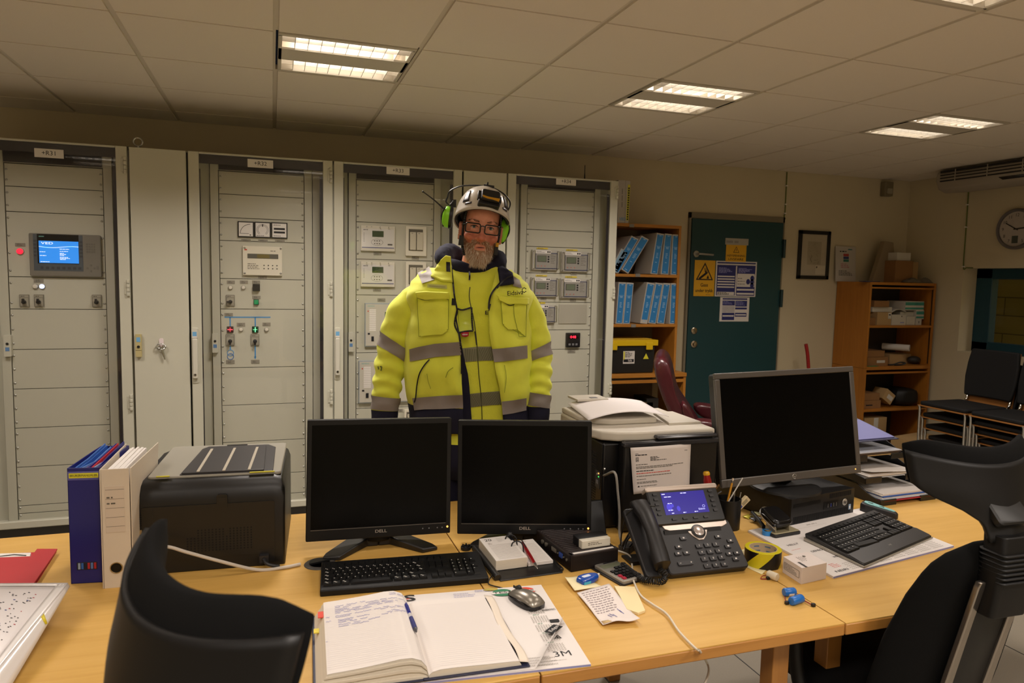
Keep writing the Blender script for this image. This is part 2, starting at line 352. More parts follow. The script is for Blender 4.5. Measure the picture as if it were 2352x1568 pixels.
def rack(key,label,seams,top,bot,su):
    x0=CXS[key]; x1=x0+CW; xm=(x0+x1)/2
    t=thing('rack_cabinet',label,'cabinet',(xm,.3,0),0,'rack cabinets with glass doors')
    zb=.105
    b=B().mat(CABM); b.box(x0,x0+.02,0,.6,zb,HT); b.box(x1-.02,x1,0,.6,zb,HT); b.box(x0,x1,.58,.6,zb,HT); b.box(x0,x1,0,.6,HT-.02,HT); b.box(x0,x1,0,.6,zb,zb+.02)
    b.obj('body',t)
    b=B().mat(mat('plinth_dark','3b3936',.5)); b.box(x0,x1,.01,.6,0,zb); b.obj('plinth',t)
    g=.004; b=B().mat(CABM); sl=.062
    b.box(x0+g,x0+sl,-.03,-.002,zb+.01,HT-.003); b.box(x1-sl,x1-g,-.03,-.002,zb+.01,HT-.003); b.box(x0+sl,x1-sl,-.03,-.002,HT-.014,HT-.003); b.box(x0+sl,x1-sl,-.03,-.002,zb+.01,zb+.05)
    d=b.obj('door_frame',t,bev=.003)
    b=B().mat(GLASS); b.box(x0+sl,x1-sl,-.018,-.014,zb+.05,HT-.014); b.obj('glass_pane',d)
    b=B().mat(BAND); b.box(x0+sl,x1-sl,-.013,-.0125,HT-.068,HT-.014); b.box(x0+sl,x0+sl+.006,-.013,-.0125,zb+.05,HT-.1); b.box(x1-sl-.02,x1-sl,-.013,-.0125,zb+.05,HT-.1); b.obj('dark_border',d)
    lx={'R31':(79,146),'R32':(568.7,627.4),'R33':(887.7,940.6),'R34':(1277.4,1323)}[key]; lv={'R31':350,'R32':374,'R33':390.5,'R34':415.5}[key]
    p0=PY(lx[0],lv,-.02); p1=PY(lx[1],lv,-.02); h=.024
    b=B().mat(WHT); b.box(p0.x,p1.x,-.0215,-.0185,p0.z-h,p0.z+h); b.mat(INK); b.text('+'+key,.034,((p0.x+p1.x)/2,-.0219,p0.z)); b.obj('name_plate',d)
    # inner swing frame
    pa=PY(su[0],700,YP).x; pb=PY(su[1],700,YP).x; zt=PY((su[0]+su[1])/2,top,YP).z; zo=PY((su[0]+su[1])/2,bot,YP).z
    b=B().mat(CABD); b.box(pa-.05,pa-.004,YP-.005,YP+.03,zo-.05,HT-.03); b.box(pb+.004,pb+.05,YP-.005,YP+.03,zo-.05,HT-.03); b.box(pa-.05,pb+.05,YP,YP+.03,zt+.004,HT-.02); b.box(pa-.05,pb+.05,YP,YP+.03,zb,zo-.004); b.obj('swing_frame',t,bev=.002)
    b=B().mat(CABD); b.box(x0+.02,pa-.055,YP+.02,YP+.04,zb,HT-.02); b.box(pb+.055,x1-.02,YP+.02,YP+.04,zb,HT-.02); b.obj('side_cover',t)
    b=B().mat(BAND); b.box(pa,pb,YP-.012,YP-.002,zt+.006,zt+.07); b.obj('dark_strip',t)
    zs=[zt]+[PY((su[0]+su[1])/2,v,YP).z for v in seams]+[zo]
    for k in range(len(zs)-1):
        b=B().mat(CABD); b.box(pa,pb,YP,YP+.004,zs[k+1]+.0018,zs[k]-.0018); b.obj('rack_panel',t,bev=.001)
        hh=zs[k]-zs[k+1]; ns=2 if hh<.2 else 3 if hh<.3 else 4
        for q in range(ns):
            zz=zs[k]-hh*((q+.5)/ns) if hh<.07 else zs[k]-.035-(hh-.07)*q/(ns-1)
            for xx in (pa+.009,pb-.009): screw(t,xx,zz)
            if hh<.07: break
    b=B().mat(SEAM); b.box(pa,pb,YP+.006,YP+.01,zo,zt); b.obj('backing',t)
    return t,x0,x1
# --- R31
t,x0,x1=rack('R31','leftmost grey rack cabinet with glass door, +R31 plate and lit blue touch screen','433 490 637 710 801.5 891 979.5 1068 1155.6 1173'.split() and [433,490,637,710,801.5,891,979.5,1068,1155.6,1173],381,1190,(23,244))
for a,c,z in ((291,360,400),(295,642,680),(303,905,942)):
    hinge(t,x1-.014,PY(300,z,-.03).z,PY(300,c,-.03).z)
xa,xb,za,zb_=RY(69.8,538,234,635,YP)
b=B().mat(mat('panel_pc','77736a',.4)); b.rbox(xa,xb,YP-.022,YP,za,zb_,.008,ax='y'); o=b.obj('operator_panel',t,bev=.004)
def on(u,v,y=YP-.022): p=PY(u,v,y); return p.x,p.z
w,h=xb-xa,zb_-za
fx=lambda k:xa+w*k; fz=lambda k:zb_-h*k
b=B().mat(mat('panel_bluegrey','4d555c',.45)); b.box(fx(.06),fx(.745),YP-.0228,YP-.022,fz(.87),fz(.02)); b.mat(mat('key_dark','3c4046',.5))
for k in range(8): b.box(fx(.15+.075*k),fx(.19+.075*k),YP-.0245,YP-.022,fz(.83),fz(.77))
for k in range(5):
    for q in (.085,.72): b.box(fx(q-.02),fx(q+.02),YP-.0245,YP-.022,fz(.2+.085*k),fz(.155+.085*k))
b.obj('key_field',o)
b=B().mat(mat('screen_bezel','141417',.25)); b.box(fx(.115),fx(.69),YP-.0236,YP-.0225,fz(.7),fz(.015)); b.mat(mat('teal_text','6fb0a8',.6)); b.box(fx(.14),fx(.21),YP-.024,YP-.0236,fz(.08),fz(.06)); b.obj('screen_bezel',o)
SB=mat('screen_blue_lit','2f7fd6',.3,emit=.85,ecol='2c86e4'); SW=mat('screen_white_lit','ffffff',.3,emit=1.0,ecol='eaf4ff'); SLB=mat('screen_wave_lit','bfe0ff',.3,emit=.7,ecol='a8d2ff')
b=B().mat(SB); sx0,sx1,sz0,sz1=fx(.137),fx(.685),fz(.685),fz(.17); ys=YP-.0242; b.box(sx0,sx1,ys,ys+.0008,sz0,sz1)
b.mat(SW); sw,sh=sx1-sx0,sz1-sz0; b.text('VED',sh*.15,(sx0+sw*.21,ys-.0006,sz1-sh*.11),w=sw*.3)
for (k,q,n,l) in ((.52,.36,.46,1),(.52,.46,.35,1),(.52,.55,.22,1),(.52,.6,.3,1),(.52,.65,.2,1),(.52,.73,.4,1),(.52,.78,.42,1),(.52,.83,.28,1),(.02,.5,.26,1),(.02,.67,.33,1),(.03,.95,.38,1)):
    b.lines(sx0+sw*k,sx0+sw*(k+n),ys-.0005,sz1-sh*(q+.015),sz1-sh*(q-.015),1,sh*.022,int(q*100))
b.mat(SLB)
for ph,am in ((0,.05),(.5,.04)):
    pts=[(sx0+sw*k/20,sz1-sh*(.25+am*math.sin(k/20*5+ph)+.03*(k/20))) for k in range(21)]
    for k in range(20): (u1,w1),(u2,w2)=pts[k],pts[k+1]; b.quad((u1,ys-.0005,w1-.0012),(u2,ys-.0005,w2-.0012),(u2,ys-.0005,w2+.0012),(u1,ys-.0005,w1+.0012))
b.obj('screen',o,flat=True)
b=B().mat(mat('key_grey','6a665e',.5))
for r in range(4):
    for c in range(4): b.box(fx(.79+.035*c),fx(.815+.035*c),YP-.024,YP-.022,fz(.24+.06*r),fz(.2+.06*r))
for dx,dz in ((0,-.07),(0,.07),(-.05,0),(.05,0)): b.box(fx(.85+dx-.012),fx(.85+dx+.012),YP-.024,YP-.022,fz(.79+dz+.02),fz(.79+dz-.02))
b.box(fx(.93),fx(.96),YP-.024,YP-.022,fz(.82),fz(.73)); b.obj('keypad',o)
LWH=mat('lamp_white','d8d2c4',.35); LRED=mat('lamp_red_lit','ff2a3c',.3,emit=1.6,ecol='ff1e36'); LBLU=mat('lamp_blue_lit','dfe8ff',.3,emit=1.3,ecol='c9d8ff')
lampb(t,46.5,577,LRED,.016); lampb(t,81.4,657.5,LWH,.013); lampb(t,97.3,657.5,LBLU,.013)
tagplate(t,35,558,58,566); tagplate(t,78,640,100,649)
rotary(t,45.3,676,68,704); rotary(t,79,676,101.6,704); rotary(t,211.8,676.5,234,704.7)
swinglock(t,11,769,28,818)
# --- R32
t,x0,x1=rack('R32','grey rack cabinet with glass door and +R32 plate, three square meters and a mimic diagram',[450,503,555,641,710,843,928,1012,1089,1137],398,1156,(507,699))
for c,z in ((384,420),(647,681),(894,928)): hinge(t,x1-.014,PY(757,z,-.03).z,PY(757,c,-.03).z)
handle(t,438,752,454,880); swinglock(t,488,765,501,809)
for k in range(3):
    xa,xb,za,zb_=RY(546+38.4*k,508.5+1.3*k,583.6+38.4*k,545+1.3*k,YP)
    b=B().mat(CAPB); b.box(xa,xb,YP-.012,YP,za,zb_); o=b.obj('panel_meter',t,bev=.002)
    b=B().mat(WHT); e=.007; b.box(xa+e,xb-e,YP-.0128,YP-.012,za+e,zb_-e); b.mat(INK); y=YP-.0132; w=xb-xa
    if k==0:
        for q in range(12):
            a0,a1=PI/2+PI/2*q/12,PI/2+PI/2*(q+1)/12; cx,cz=xb-.022,za+.022
            for r in (.6,): b.quad(*[(cx+w*r_*math.cos(a),y,cz+w*r_*math.sin(a)) for a,r_ in ((a0,r),(a1,r),(a1,r+.03),(a0,r+.03))])
        b.box(xa+.016,xb-.03,y,y+.0004,za+.022,za+.0245); b.box(xb-.026,xb-.018,y,y+.0004,za+.012,za+.018)
    elif k==1:
        for q in range(28):
            a0,a1=-PI*.3+2*PI*.8*q/28,-PI*.3+2*PI*.8*(q+1)/28; cx,cz=(xa+xb)/2,(za+zb_)/2
            for r in (.34,.27): b.quad(*[(cx+w*r_*math.cos(a),y,cz+w*r_*math.sin(a)) for a,r_ in ((a0,r),(a1,r),(a1,r+.018),(a0,r+.018))])
        b.box((xa+xb)/2-.003,(xa+xb)/2+.003,y,y+.0004,zb_-.03,zb_-.014); b.lines(xa+.012,xb-.012,y,za+.01,za+.016,1,.003)
    else:
        for q in (.38,.6): b.box(xa+.016,xb-.016,y,y+.0004,za+w*q-.006,za+w*q+.006)
        b.lines(xa+.014,xb-.014,y,zb_-.02,zb_-.014,1,.003); b.lines(xa+.014,xb-.014,y,za+.012,za+.018,1,.003)
    b.obj('dial',o,flat=True)
    tagplate(t,554+39*k,549+k,576+39*k,555+k)
def relay(t,u0,v0,u1,v1,name='protection_relay',m='relay_cream',c='dcd6c4'):
    xa,xb,za,zb_=RY(u0,v0,u1,v1,YP); b=B().mat(mat(m,c,.45)); b.rbox(xa,xb,YP-.02,YP,za,zb_,.003,ax='y'); o=b.obj(name,t,bev=.002); return o,xa,xb,za,zb_
o,xa,xb,za,zb_=relay(t,557.7,565.9,648,632.3); y=YP-.0206; w,h=xb-xa,zb_-za
b=B().mat(mat('lcd_frame','57564e',.4)); b.box(xa+w*.12,xb-w*.1,y-.001,y,za+h*.58,za+h*.74); b.mat(mat('lcd_olive','6c6233',.3)); b.box(xa+w*.36,xb-w*.32,y-.0016,y,za+h*.595,za+h*.725); b.obj('display',o)
b=B().mat(INK)
for r in range(2):
    for c in range(4): b.box(xa+w*(.52+.11*c),xa+w*(.55+.11*c),y-.001,y,za+h*(.22+.11*r),za+h*(.255+.11*r))
b.mat(mat('print_grey')); b.lines(xa+w*.12,xa+w*.45,y,za+h*.2,za+h*.42,4,.004,2); b.lines(xa+w*.7,xb-w*.06,y,za+h*.83,za+h*.87,1,.004); b.mat(mat('logo_red','c8403a',.5)); b.box(xa+w*.05,xa+w*.11,y,y+.0004,za+h*.85,za+h*.89); b.text('ABB',.012,(xa+w*.08,y-.0003,za+h*.87),w=w*.07)
b.obj('keypad',o,flat=True)
for u,v in ((562,569),(645,571),(562,627),(645,628)):
    p=PY(u,v,y); screw(t,p.x,p.z,y)
tagplate(t,593,634,613,641)
lampb(t,529.5,660.2,LWH); lampb(t,559.2,660.2,LWH)
for a in ((521,644,539.5,651.5),(551,644,569.5,651.5),(579,644,597.5,651.5),(579.5,679,598.5,686.5),(515.7,718.5,535,726.5),(544,741,563,749.5),(603,740.5,621.5,748.5),(519.3,826.4,539,835.3),(576.7,826,596,834.5)): tagplate(t,*a)
def pushb(t,u0,v0,u1,v1,m,d=.02,name='push_button'):
    xa,xb,za,zb_=RY(u0,v0,u1,v1,YP); b=B().mat(CAPB).box(xa,xb,YP-.006,YP,za,zb_); b.mat(m); e=.003; b.box(xa+e,xb-e,YP-d,YP-.006,za+e,zb_-e); return b.obj(name,t,bev=.002),xa,xb,za,zb_
pushb(t,580.3,652.2,597.2,668.5,CAPB,.03,'black_selector'); pushb(t,582.5,687.4,594.7,699.7,mat('button_green','1f8a55',.35,emit=.15,ecol='12a060'))
rotary(t,519.4,676.7,539.3,702.8,-PI/2); rotary(t,518.8,767,538.7,793,PI); rotary(t,576,767,595.7,793,PI)
for a,m,mm in (((521.2,749.3,536.3,763.4),'ff4a5a',0),((579.1,749.3,593.5,763.4),'7dffb0',1)):
    o,xa,xb,za,zb_=pushb(t,*a,mat('ind_red','4a1216',.4) if not mm else mat('ind_green','0f4a2c',.4),.014,'position_indicator'); xm,zm=(xa+xb)/2,(za+zb_)/2; w=xb-xa
    b=B().mat(mat('ind_lit_%d'%mm,m,.4,emit=1.6,ecol=m))
    b.box(xm-w*.4,xm+w*.4,YP-.0155,YP-.0148,zm-w*.055,zm+w*.055) if not mm else b.box(xm-w*.055,xm+w*.055,YP-.0155,YP-.0148,zm-w*.42,zm+w*.42)
    b.mat(mat('ind_dim_%d'%mm,m,.4,emit=.35,ecol=m)); b.box(xm-w*.055,xm+w*.055,YP-.0153,YP-.0148,zm-w*.36,zm+w*.36) if not mm else b.box(xm-w*.36,xm+w*.36,YP-.0153,YP-.0148,zm-w*.055,zm+w*.055)
    b.obj('lit_cross',o)
lampb(t,553.4,756.4,LWH); lampb(t,612.2,756.4,LWH)
b=B().mat(mat('mimic_blue','4f8fc4',.5)); P=lambda u,v:PY(u,v,YP)
def ln(u0,v0,u1,v1,w=.0035):
    a,c=P(u0,v0),P(u1,v1); b.box(min(a.x,c.x)-w*(abs(a.x-c.x)<.01),max(a.x,c.x)+w*(abs(a.x-c.x)<.01),YP-.0015,YP,min(a.z,c.z)-w*(abs(a.z-c.z)<.01),max(a.z,c.z)+w*(abs(a.z-c.z)<.01))
ln(515.7,728.2,621.4,728.2); ln(528.6,728.2,528.6,749); ln(586.2,728.2,586.2,749); ln(529,793,529,803); ln(586.2,793,586.2,820)
a=P(586.2,823); b.add([(a.x-.008,YP-.0015,a.z+.012),(a.x+.008,YP-.0015,a.z+.012),(a.x,YP-.0015,a.z-.006)],[(0,1,2)])
for (u,v,m) in ((529.5,810,'mimic_blue'),(529.5,818.5,'mimic_blue2')):
    b.mat(mat(m,'3f6fae',.5)); a=P(u,v); b.tube([(a.x+.0185*math.cos(q*PI/12),YP-.001,a.z+.0185*math.sin(q*PI/12)) for q in range(24)],.0022,6,close=True)
b.obj('mimic_diagram',t)
# --- R33
t,x0,x1=rack('R33','grey rack cabinet with glass door and +R33 plate directly behind the man',[463.6,513,597,678,809,935],418,1130,(818.5,993))
handle(t,762,752,774,872); swinglock(t,800,763,811.4,807)
def mini(t,u0,v0,u1,v1):
    o,xa,xb,za,zb_=relay(t,u0,v0,u1,v1); y=YP-.0206; w,h=xb-xa,zb_-za
    b=B().mat(mat('relay_face','dedad2',.5)); b.box(xa+w*.03,xb-w*.03,y-.001,y,za+h*.1,zb_-h*.12); b.mat(mat('relay_blue','2a3170',.5)); b.box(xa+w*.03,xb-w*.03,y-.0014,y,za+h*.12,za+h*.15); b.mat(mat('print_grey')); b.lines(xa+w*.07,xa+w*.3,y-.0016,zb_-h*.2,zb_-h*.14,1,.004,5)
    for r in range(7): b.box(xa+w*.08,xa+w*.1,y-.0016,y,za+h*(.36+.055*r),za+h*(.38+.055*r))
    b.obj('face_plate',o,flat=True)
    b=B().mat(mat('lcd_green','3c4f36',.25)); b.box(xa+w*.33,xa+w*.66,y-.002,y,za+h*.56,za+h*.8); b.obj('display',o)
    b=B().mat(mat('print_grey')); cx,cz=xa+w*.47,za+h*.35
    b.tube([(cx+w*.17*math.cos(q*PI/10),y-.001,cz+h*.13*math.sin(q*PI/10)) for q in range(20)],.0009,5,close=True)
    for c in (-1,0,1):
        for r in (-1,1): b.box(cx+w*.07*c-.004,cx+w*.07*c+.004,y-.0025,y,cz+h*.055*r-.003,cz+h*.055*r+.003)
    b.box(xa+w*.78,xa+w*.92,y-.0016,y,za+h*.24,za+h*.3); b.obj('keypad',o)
    b=B().mat(glassmat('relay_cover_clear','ffffff')); b.box(xa+w*.01,xb-w*.01,YP-.036,YP-.034,za+h*.02,zb_-h*.02); b.obj('clear_cover',o)
    for fx_ in (.16,.3,.55,.8):
        b=B().mat(STEEL); b.cyl((xa+w*fx_,YP-.036,zb_-h*.05),(xa+w*fx_,YP-.04,zb_-h*.05),.004,n=8); b.obj('cover_screw',o)
mini(t,828,519,906.3,576.7); mini(t,828,601.2,905.5,658.5)
def block(t,u0,v0,u1,v1,n=2):
    o,xa,xb,za,zb_=relay(t,u0,v0,u1,v1,'test_block'); w,h=xb-xa,zb_-za; y=YP-.0206
    b=B().mat(mat('block_dark','5d584c',.5)); b.box(xa+w*.14,xb-w*.18,y-.0008,y,za+h*.18,zb_-h*.1); b.obj('socket',o)
    for k in range(2):
        b=B().mat(mat('block_plug','c4bda8',.5)); b.box(xa+w*(.19+.33*k),xa+w*(.48+.33*k),y-.012,y,za+h*.2,zb_-h*.2); b.mat(mat('print_grey')); b.lines(xa+w*(.25+.33*k),xa+w*(.42+.33*k),y-.0124,zb_-h*.27,zb_-h*.22,1,.003); b.obj('plug',o,bev=.002)
block(t,930.8,520,978.3,588); block(t,930.8,602,978,664); block(t,928,939,960,990)
for a in ((858,579,876,586),(946,589,962,596),(857,662,875,669),(867,685,885,692.5),(915,939,925,946)): tagplate(t,*a)
for a in ((837,696,950,795),(823,826.6,947,923)):
    o,xa,xb,za,zb_=relay(t,*a,'protection_relay','relay_siemens','98a0a4'); w,h=xb-xa,zb_-za; y=YP-.0206
    b=B().mat(mat('siemens_face','c0bbae',.5)); b.box(xa+.006,xb-.006,y-.002,y,za+.007,zb_-.007); y-=.0024
    b.mat(WHT)
    for r in range(12): b.box(xa+w*.09,xa+w*.22,y,y+.0003,zb_-h*(.17+.042*r),zb_-h*(.14+.042*r))
    b.mat(mat('logo_red'));  b.box(xa+w*.055,xa+w*.075,y,y+.0003,zb_-h*.2,zb_-h*.17); b.mat(mat('teal_text')); b.text('SIEMENS',.012,(xa+w*.12,y-.0002,zb_-h*.07),w=w*.14)
    b.mat(INK); b.box(xa+w*.13,xa+w*.18,y-.003,y,za+h*.13,za+h*.24); b.box(xa+w*.06,xa+w*.1,y-.001,y,za+h*.28,za+h*.32)
    for r in range(2): b.cyl((xa+w*.33,y,za+h*(.13+.12*r)),(xa+w*.33,y-.012,za+h*(.13+.12*r)),.012,n=12)
    b.obj('face_plate',o)
    b=B().mat(mat('lcd_dark_green','1f4a22',.25,emit=.03)); b.box(xa+w*.4,xa+w*.85,y-.001,y,zb_-h*.33,zb_-h*.2); b.obj('display',o)
# --- R34
t,x0,x1=rack('R34','rightmost grey rack cabinet with glass door, +R34 plate and five small relays in rows',[482.5,529.5,568,628,694,757.5,802,877,949],437,1140,(1206,1357))
for c,z in ((427,457),(659,687),(878,905)): hinge(t,x1-.014,PY(1415,z,-.03).z,PY(1415,c,-.03).z)
for a in ((1220,574,1280,620),(1287,578,1349,624),(1218,636.5,1278,681.5),(1285,639.5,1347,684.5),(1214,699,1274,741)):
    o,xa,xb,za,zb_=relay(t,*a,'overvoltage_relay','relay_grey','b4b0a6'); w,h=xb-xa,zb_-za; y=YP-.0206
    b=B().mat(mat('relay_navy','3a4060',.4)); b.rbox(xa+w*.12,xb-w*.04,y-.003,y,za+h*.06,zb_-h*.14,.004,ax='y'); b.mat(mat('relay_panel_grey','94918a',.45)); b.box(xa+w*.14,xb-w*.06,y-.0034,y,za+h*.1,zb_-h*.18)
    b.mat(WHT); b.box(xa+w*.12,xa+w*.7,y-.005,y,zb_-h*.18,zb_-h*.03); b.mat(INK); b.lines(xa+w*.15,xa+w*.5,y-.0054,zb_-h*.15,zb_-h*.05,2,.0025,int(a[0])); b.box(xa+w*.56,xa+w*.61,y-.0054,y,zb_-h*.14,zb_-h*.06); b.box(xa+w*.63,xa+w*.68,y-.0054,y,zb_-h*.14,zb_-h*.06)
    for r in range(3): b.box(xa+w*.58,xa+w*.64,y-.005,y,za+h*(.38+.12*r),za+h*(.46+.12*r))
    b.mat(mat('logo_red')); 
    for r in range(3): b.cyl((xa+w*(.22+.13*r),y-.003,za+h*.2),(xa+w*(.22+.13*r),y-.005,za+h*.2),.003,n=8)
    b.mat(mat('print_grey')); b.lines(xa+w*.7,xb-w*.08,y-.0036,za+h*.3,zb_-h*.2,6,.003,int(a[1])); b.obj('face_plate',o)
    b=B().mat(mat('lcd_frame')); b.box(xa+w*.18,xa+w*.54,y-.0045,y,za+h*.4,za+h*.72); b.mat(mat('lcd_greygreen','66705e',.3)); b.box(xa+w*.21,xa+w*.51,y-.005,y,za+h*.43,za+h*.69); b.obj('display',o)
    for q in (.05,.97):
        b=B().mat(STEEL); b.tube([(xa+w*q,YP-.02,za+h*.06),(xa+w*q,YP-.05,za+h*.06),(xa+w*q,YP-.05,zb_-h*.06),(xa+w*q,YP-.02,zb_-h*.06)],.004,8); b.obj('grip',o)
    b=B().mat(mat('yellow_label','d9c13a',.6)); b.box(xa+w*.2,xa+w*.62,YP-.004,YP,zb_+.006,zb_+.016); b.mat(INK); b.lines(xa+w*.24,xa+w*.58,YP-.0045,zb_+.008,zb_+.014,1,.003); b.obj('warning_strip',t,flat=True)
    tagplate(t,(a[0]+a[2])/2-7,a[3]+1.5,(a[0]+a[2])/2+7,a[3]+7.5)
xa,xb,za,zb_=RY(1283,699,1347,743,YP); b=B().mat(mat('blank_grey','a8a496',.4)); b.box(xa,xb,YP-.006,YP,za,zb_); b.obj('blank_cover',t,bev=.001)
for a,tx in (((1230,763,1259,796),None),((1298.8,763.7,1330.2,797),'048')):
    xa,xb,za,zb_=RY(*a,YP); b=B().mat(CAPB); b.rbox(xa,xb,YP-.02,YP,za,zb_,.005,ax='y'); o=b.obj('digital_meter',t,bev=.002); w,h=xb-xa,zb_-za; y=YP-.0205
    b=B().mat(mat('meter_window','1c0a0c',.2)); b.box(xa+w*.12,xb-w*.12,y-.0006,y,za+h*.58,za+h*.85); b.mat(mat('led_red','ff3048',.4,emit=3,ecol='ff2440')); b.text('048',h*.24,(xa+w*.47,y-.0012,za+h*.71),w=w*.42); b.obj('display',o,flat=True)
    b=B().mat(GREYP); 
    for c in range(3): b.box(xa+w*(.15+.25*c),xa+w*(.3+.25*c),y-.002,y,za+h*.14,za+h*.28)
    b.obj('keypad',o)
tagplate(t,1304,803,1321,810)
# --- narrow cabinets
def narrow(x0,label,k):
    x1=x0+NW; t=thing('narrow_cabinet',label,'cabinet',((x0+x1)/2,.3,0)); zb=.105
    b=B().mat(CABM); b.box(x0,x1,0,.6,zb,HT); b.obj('body',t)
    b=B().mat(mat('plinth_dark')); b.box(x0,x1,.01,.6,0,zb); b.obj('plinth',t)
    b=B().mat(mat('door_gap','151412',.9)); b.box(x0+.001,x1-.001,-.006,0,zb+.01,HT-.01); b.obj('door_seal',t)
    b=B().mat(CABM); b.box(x0+.007,x1-.007,-.03,-.006,zb+.01,HT-.004); d=b.obj('door',t,bev=.003)
    return t,d,x1
t,d,x1=narrow(0,'narrow grey cabinet between the +R31 and +R32 racks with a key on a hook','a')
xa,xb,za,zb_=RY(312,767,326,819,-.035); b=B().mat(mat('latch_beige','b9ac7c',.4)); b.rbox(xa,xb,-.05,-.03,za,zb_,.004,ax='y'); b.mat(mat('sticker_blue')).box(xa+.006,xb-.006,-.0508,-.05,zb_-.045,zb_-.018); b.mat(CAPB).cyl(((xa+xb)/2,-.05,za+.06),((xa+xb)/2,-.054,za+.06),.008); b.box(xa,xb,-.0504,-.05,za+.038,za+.04); b.obj('latch',d,bev=.002)
p=PY(317,331,.05)
b=B().mat(STEEL); b.tube([(p.x+.024*math.cos(a*PI/12),.05,HT+.038+.024*math.sin(a*PI/12)) for a in range(24)],.0055,8,close=True); b.cyl((p.x,.05,HT),(p.x,.05,HT+.016),.012,.008); b.obj('lifting_eye',t)
narrow(NW+2*CW,'narrow plain grey cabinet behind the man, between the +R33 and +R34 racks','b')
p=PY(371,790,-.03)
k=B().mat(mat('hook_pinkwhite','e3d5d6',.45)); k.push(T(p.x,0,p.z)); k.rbox(-.012,.012,-.036,-.031,-.015,.035,.01,ax='y'); k.tube([(0,-.036,-.008),(0,-.05,-.012),(0,-.055,0)],.004,8,3); k.pop(); 
tag(k.obj('adhesive_hook'),'pale adhesive hook stuck on the narrow grey cabinet door holding a key','hook')
k=B().mat(STEEL); k.push(T(p.x,-.046,p.z)); k.tube([(-.002+.025*math.cos(a*PI/10),.002*math.sin(a),-.014+.017*math.sin(a*PI/10)) for a in range(20)],.004,8,close=True); k.cyl((.003,0,-.03),(.016,-.002,-.075),.007,.006); k.cyl((.016,-.002,-.075),(.019,-.002,-.09),.0045); k.ball((-.012,0,-.025),.01); k.pop()
tag(k.obj('cabinet_key'),'steel double-bit cabinet key hanging from the pale hook on the narrow cabinet','key')
# antenna on top of R34
p=PY(1343,404,.12); k=B().mat(CAPB); k.lathe([(.016,0),(.015,.008),(.006,.016),(.003,.06),(.0025,.115),(.0001,.116)],16,(p.x,.12,HT)); tag(k.obj('antenna'),'short black whip antenna standing on top of the +R34 rack cabinet','antenna')
# ================================================================ desk
def PD(u,v,d): return CAM+ray(u,v)*d
FLAT=Matrix.Rotation(-PI/2,4,'X')
def DF(a,c,z=None):
    """frame whose x axis runs from a to c, y away from the viewer, z up"""
    a,c=V(a),V(c); z=a.z if z is None else z
    return T(a.x,a.y,z)@RZ(math.atan2(c.y-a.y,c.x-a.x))
def SF(bl,br,tl):
    """frame of an upright panel from three corners: x right, z up along the face, y backwards"""
    bl,br,tl=V(bl),V(br),V(tl); x=(br-bl).normalized(); z=(tl-bl); z=(z-x*z.dot(x)).normalized(); y=z.cross(x)
    M=Matrix.Identity(4)
    for i in range(3): M[i][0],M[i][1],M[i][2],M[i][3]=x[i],y[i],z[i],bl[i]
    return M,(br-bl).length,(tl-bl).length
WOOD=wood('beech_veneer','cea355','c19446','d8ae62',0,.45); WOOD.node_tree.nodes['Principled BSDF'].inputs['Specular IOR Level'].default_value=.3; WOODE=wood('beech_edge','b57f3c','a06c2e','c08a46')
WOODY=wood('beech_leg','9c6a30','8a5a26','aa7638',2)
def table(x0,x1,label,legs):
    t=thing('desk',label,'desk',((x0+x1)/2,-2.69,0),0,'beech desks pushed together')
    b=B().mat(WOOD); b.box(x0,x1,-3.295,-2.085,DZ-.003,DZ); o=b.obj('tabletop',t)
    b=B().mat(WOODE); b.box(x0,x1,-3.297,-2.083,DZ-.032,DZ-.003); b.obj('edge_band',t,bev=.003)
    for lx,ly in legs:
        b=B().mat(WOODY); b.box(lx-.025,lx+.025,ly-.025,ly+.025,0,DZ-.032); b.obj('leg',t,bev=.003)
    b=B().mat(mat('desk_frame','6b4c28',.5)); b.box(x0+.12,x1-.12,-2.23,-2.21,DZ-.1,DZ-.032); b.box(x0+.06,x1-.06,-3.18,-3.16,DZ-.07,DZ-.032); b.obj('apron',t)
    return t
table(-.62,1.322,'left long beech desk carrying the black printer and the two black monitors',[(-.5,-2.2),(-.5,-3.1),(1.25,-2.2)])
table(1.326,2.15,'middle narrow beech desk carrying the desk phone',[(1.42,-2.2),(2.07,-2.2),(2.02,-3.2)])
table(2.154,3.65,'right beech desk carrying the grey monitor and its desktop computer',[(2.27,-3.12),(2.66,-3.14),(3.55,-2.2),(3.5,-3.15)])
# --- red folder and white plastic pocket at the left edge
RED=mat('red_card','b8262c',.5,var=.05,scale=30)
a,c=PZ(132,1259,.765),PZ(85,1341,.765); M=DF(c,c+V((1,.06,0)),DZ)
t=thing('clipboard_folder','red folder with a pale clipped sheet at the left edge of the desk','folder',(c.x-.2,c.y+.1,DZ))
p=[PZ(132,1258,.768),PZ(85,1258,.768),PZ(72,1275,.768),PZ(-60,1280,.768),PZ(-180,1400,.768),PZ(35,1400,.768)]
b=B().mat(RED); b.prism([(q.x,q.y) for q in p],DZ+.012,DZ+.016); b.obj('cover',t,bev=.001)
p=[PZ(130,1266,.752),PZ(-80,1276,.752),PZ(-180,1400,.752),PZ(45,1400,.752)]; b=B().mat(RED); b.prism([(q.x,q.y) for q in p],DZ,DZ+.003); b.obj('back_cover',t)
p=[PZ(71,1268,.762),PZ(-80,1272,.762),PZ(-100,1300,.762),PZ(60,1300,.762)]; b=B().mat(WHT); b.prism([(q.x,q.y) for q in p],DZ+.004,DZ+.011); b.mat(INK); q0,q1=PZ(0,1277,.763),PZ(60,1275,.763); b.tube([q0,(q0+q1)/2+V((0,.01,0)),q1],.0012,6); b.obj('sheets',t)
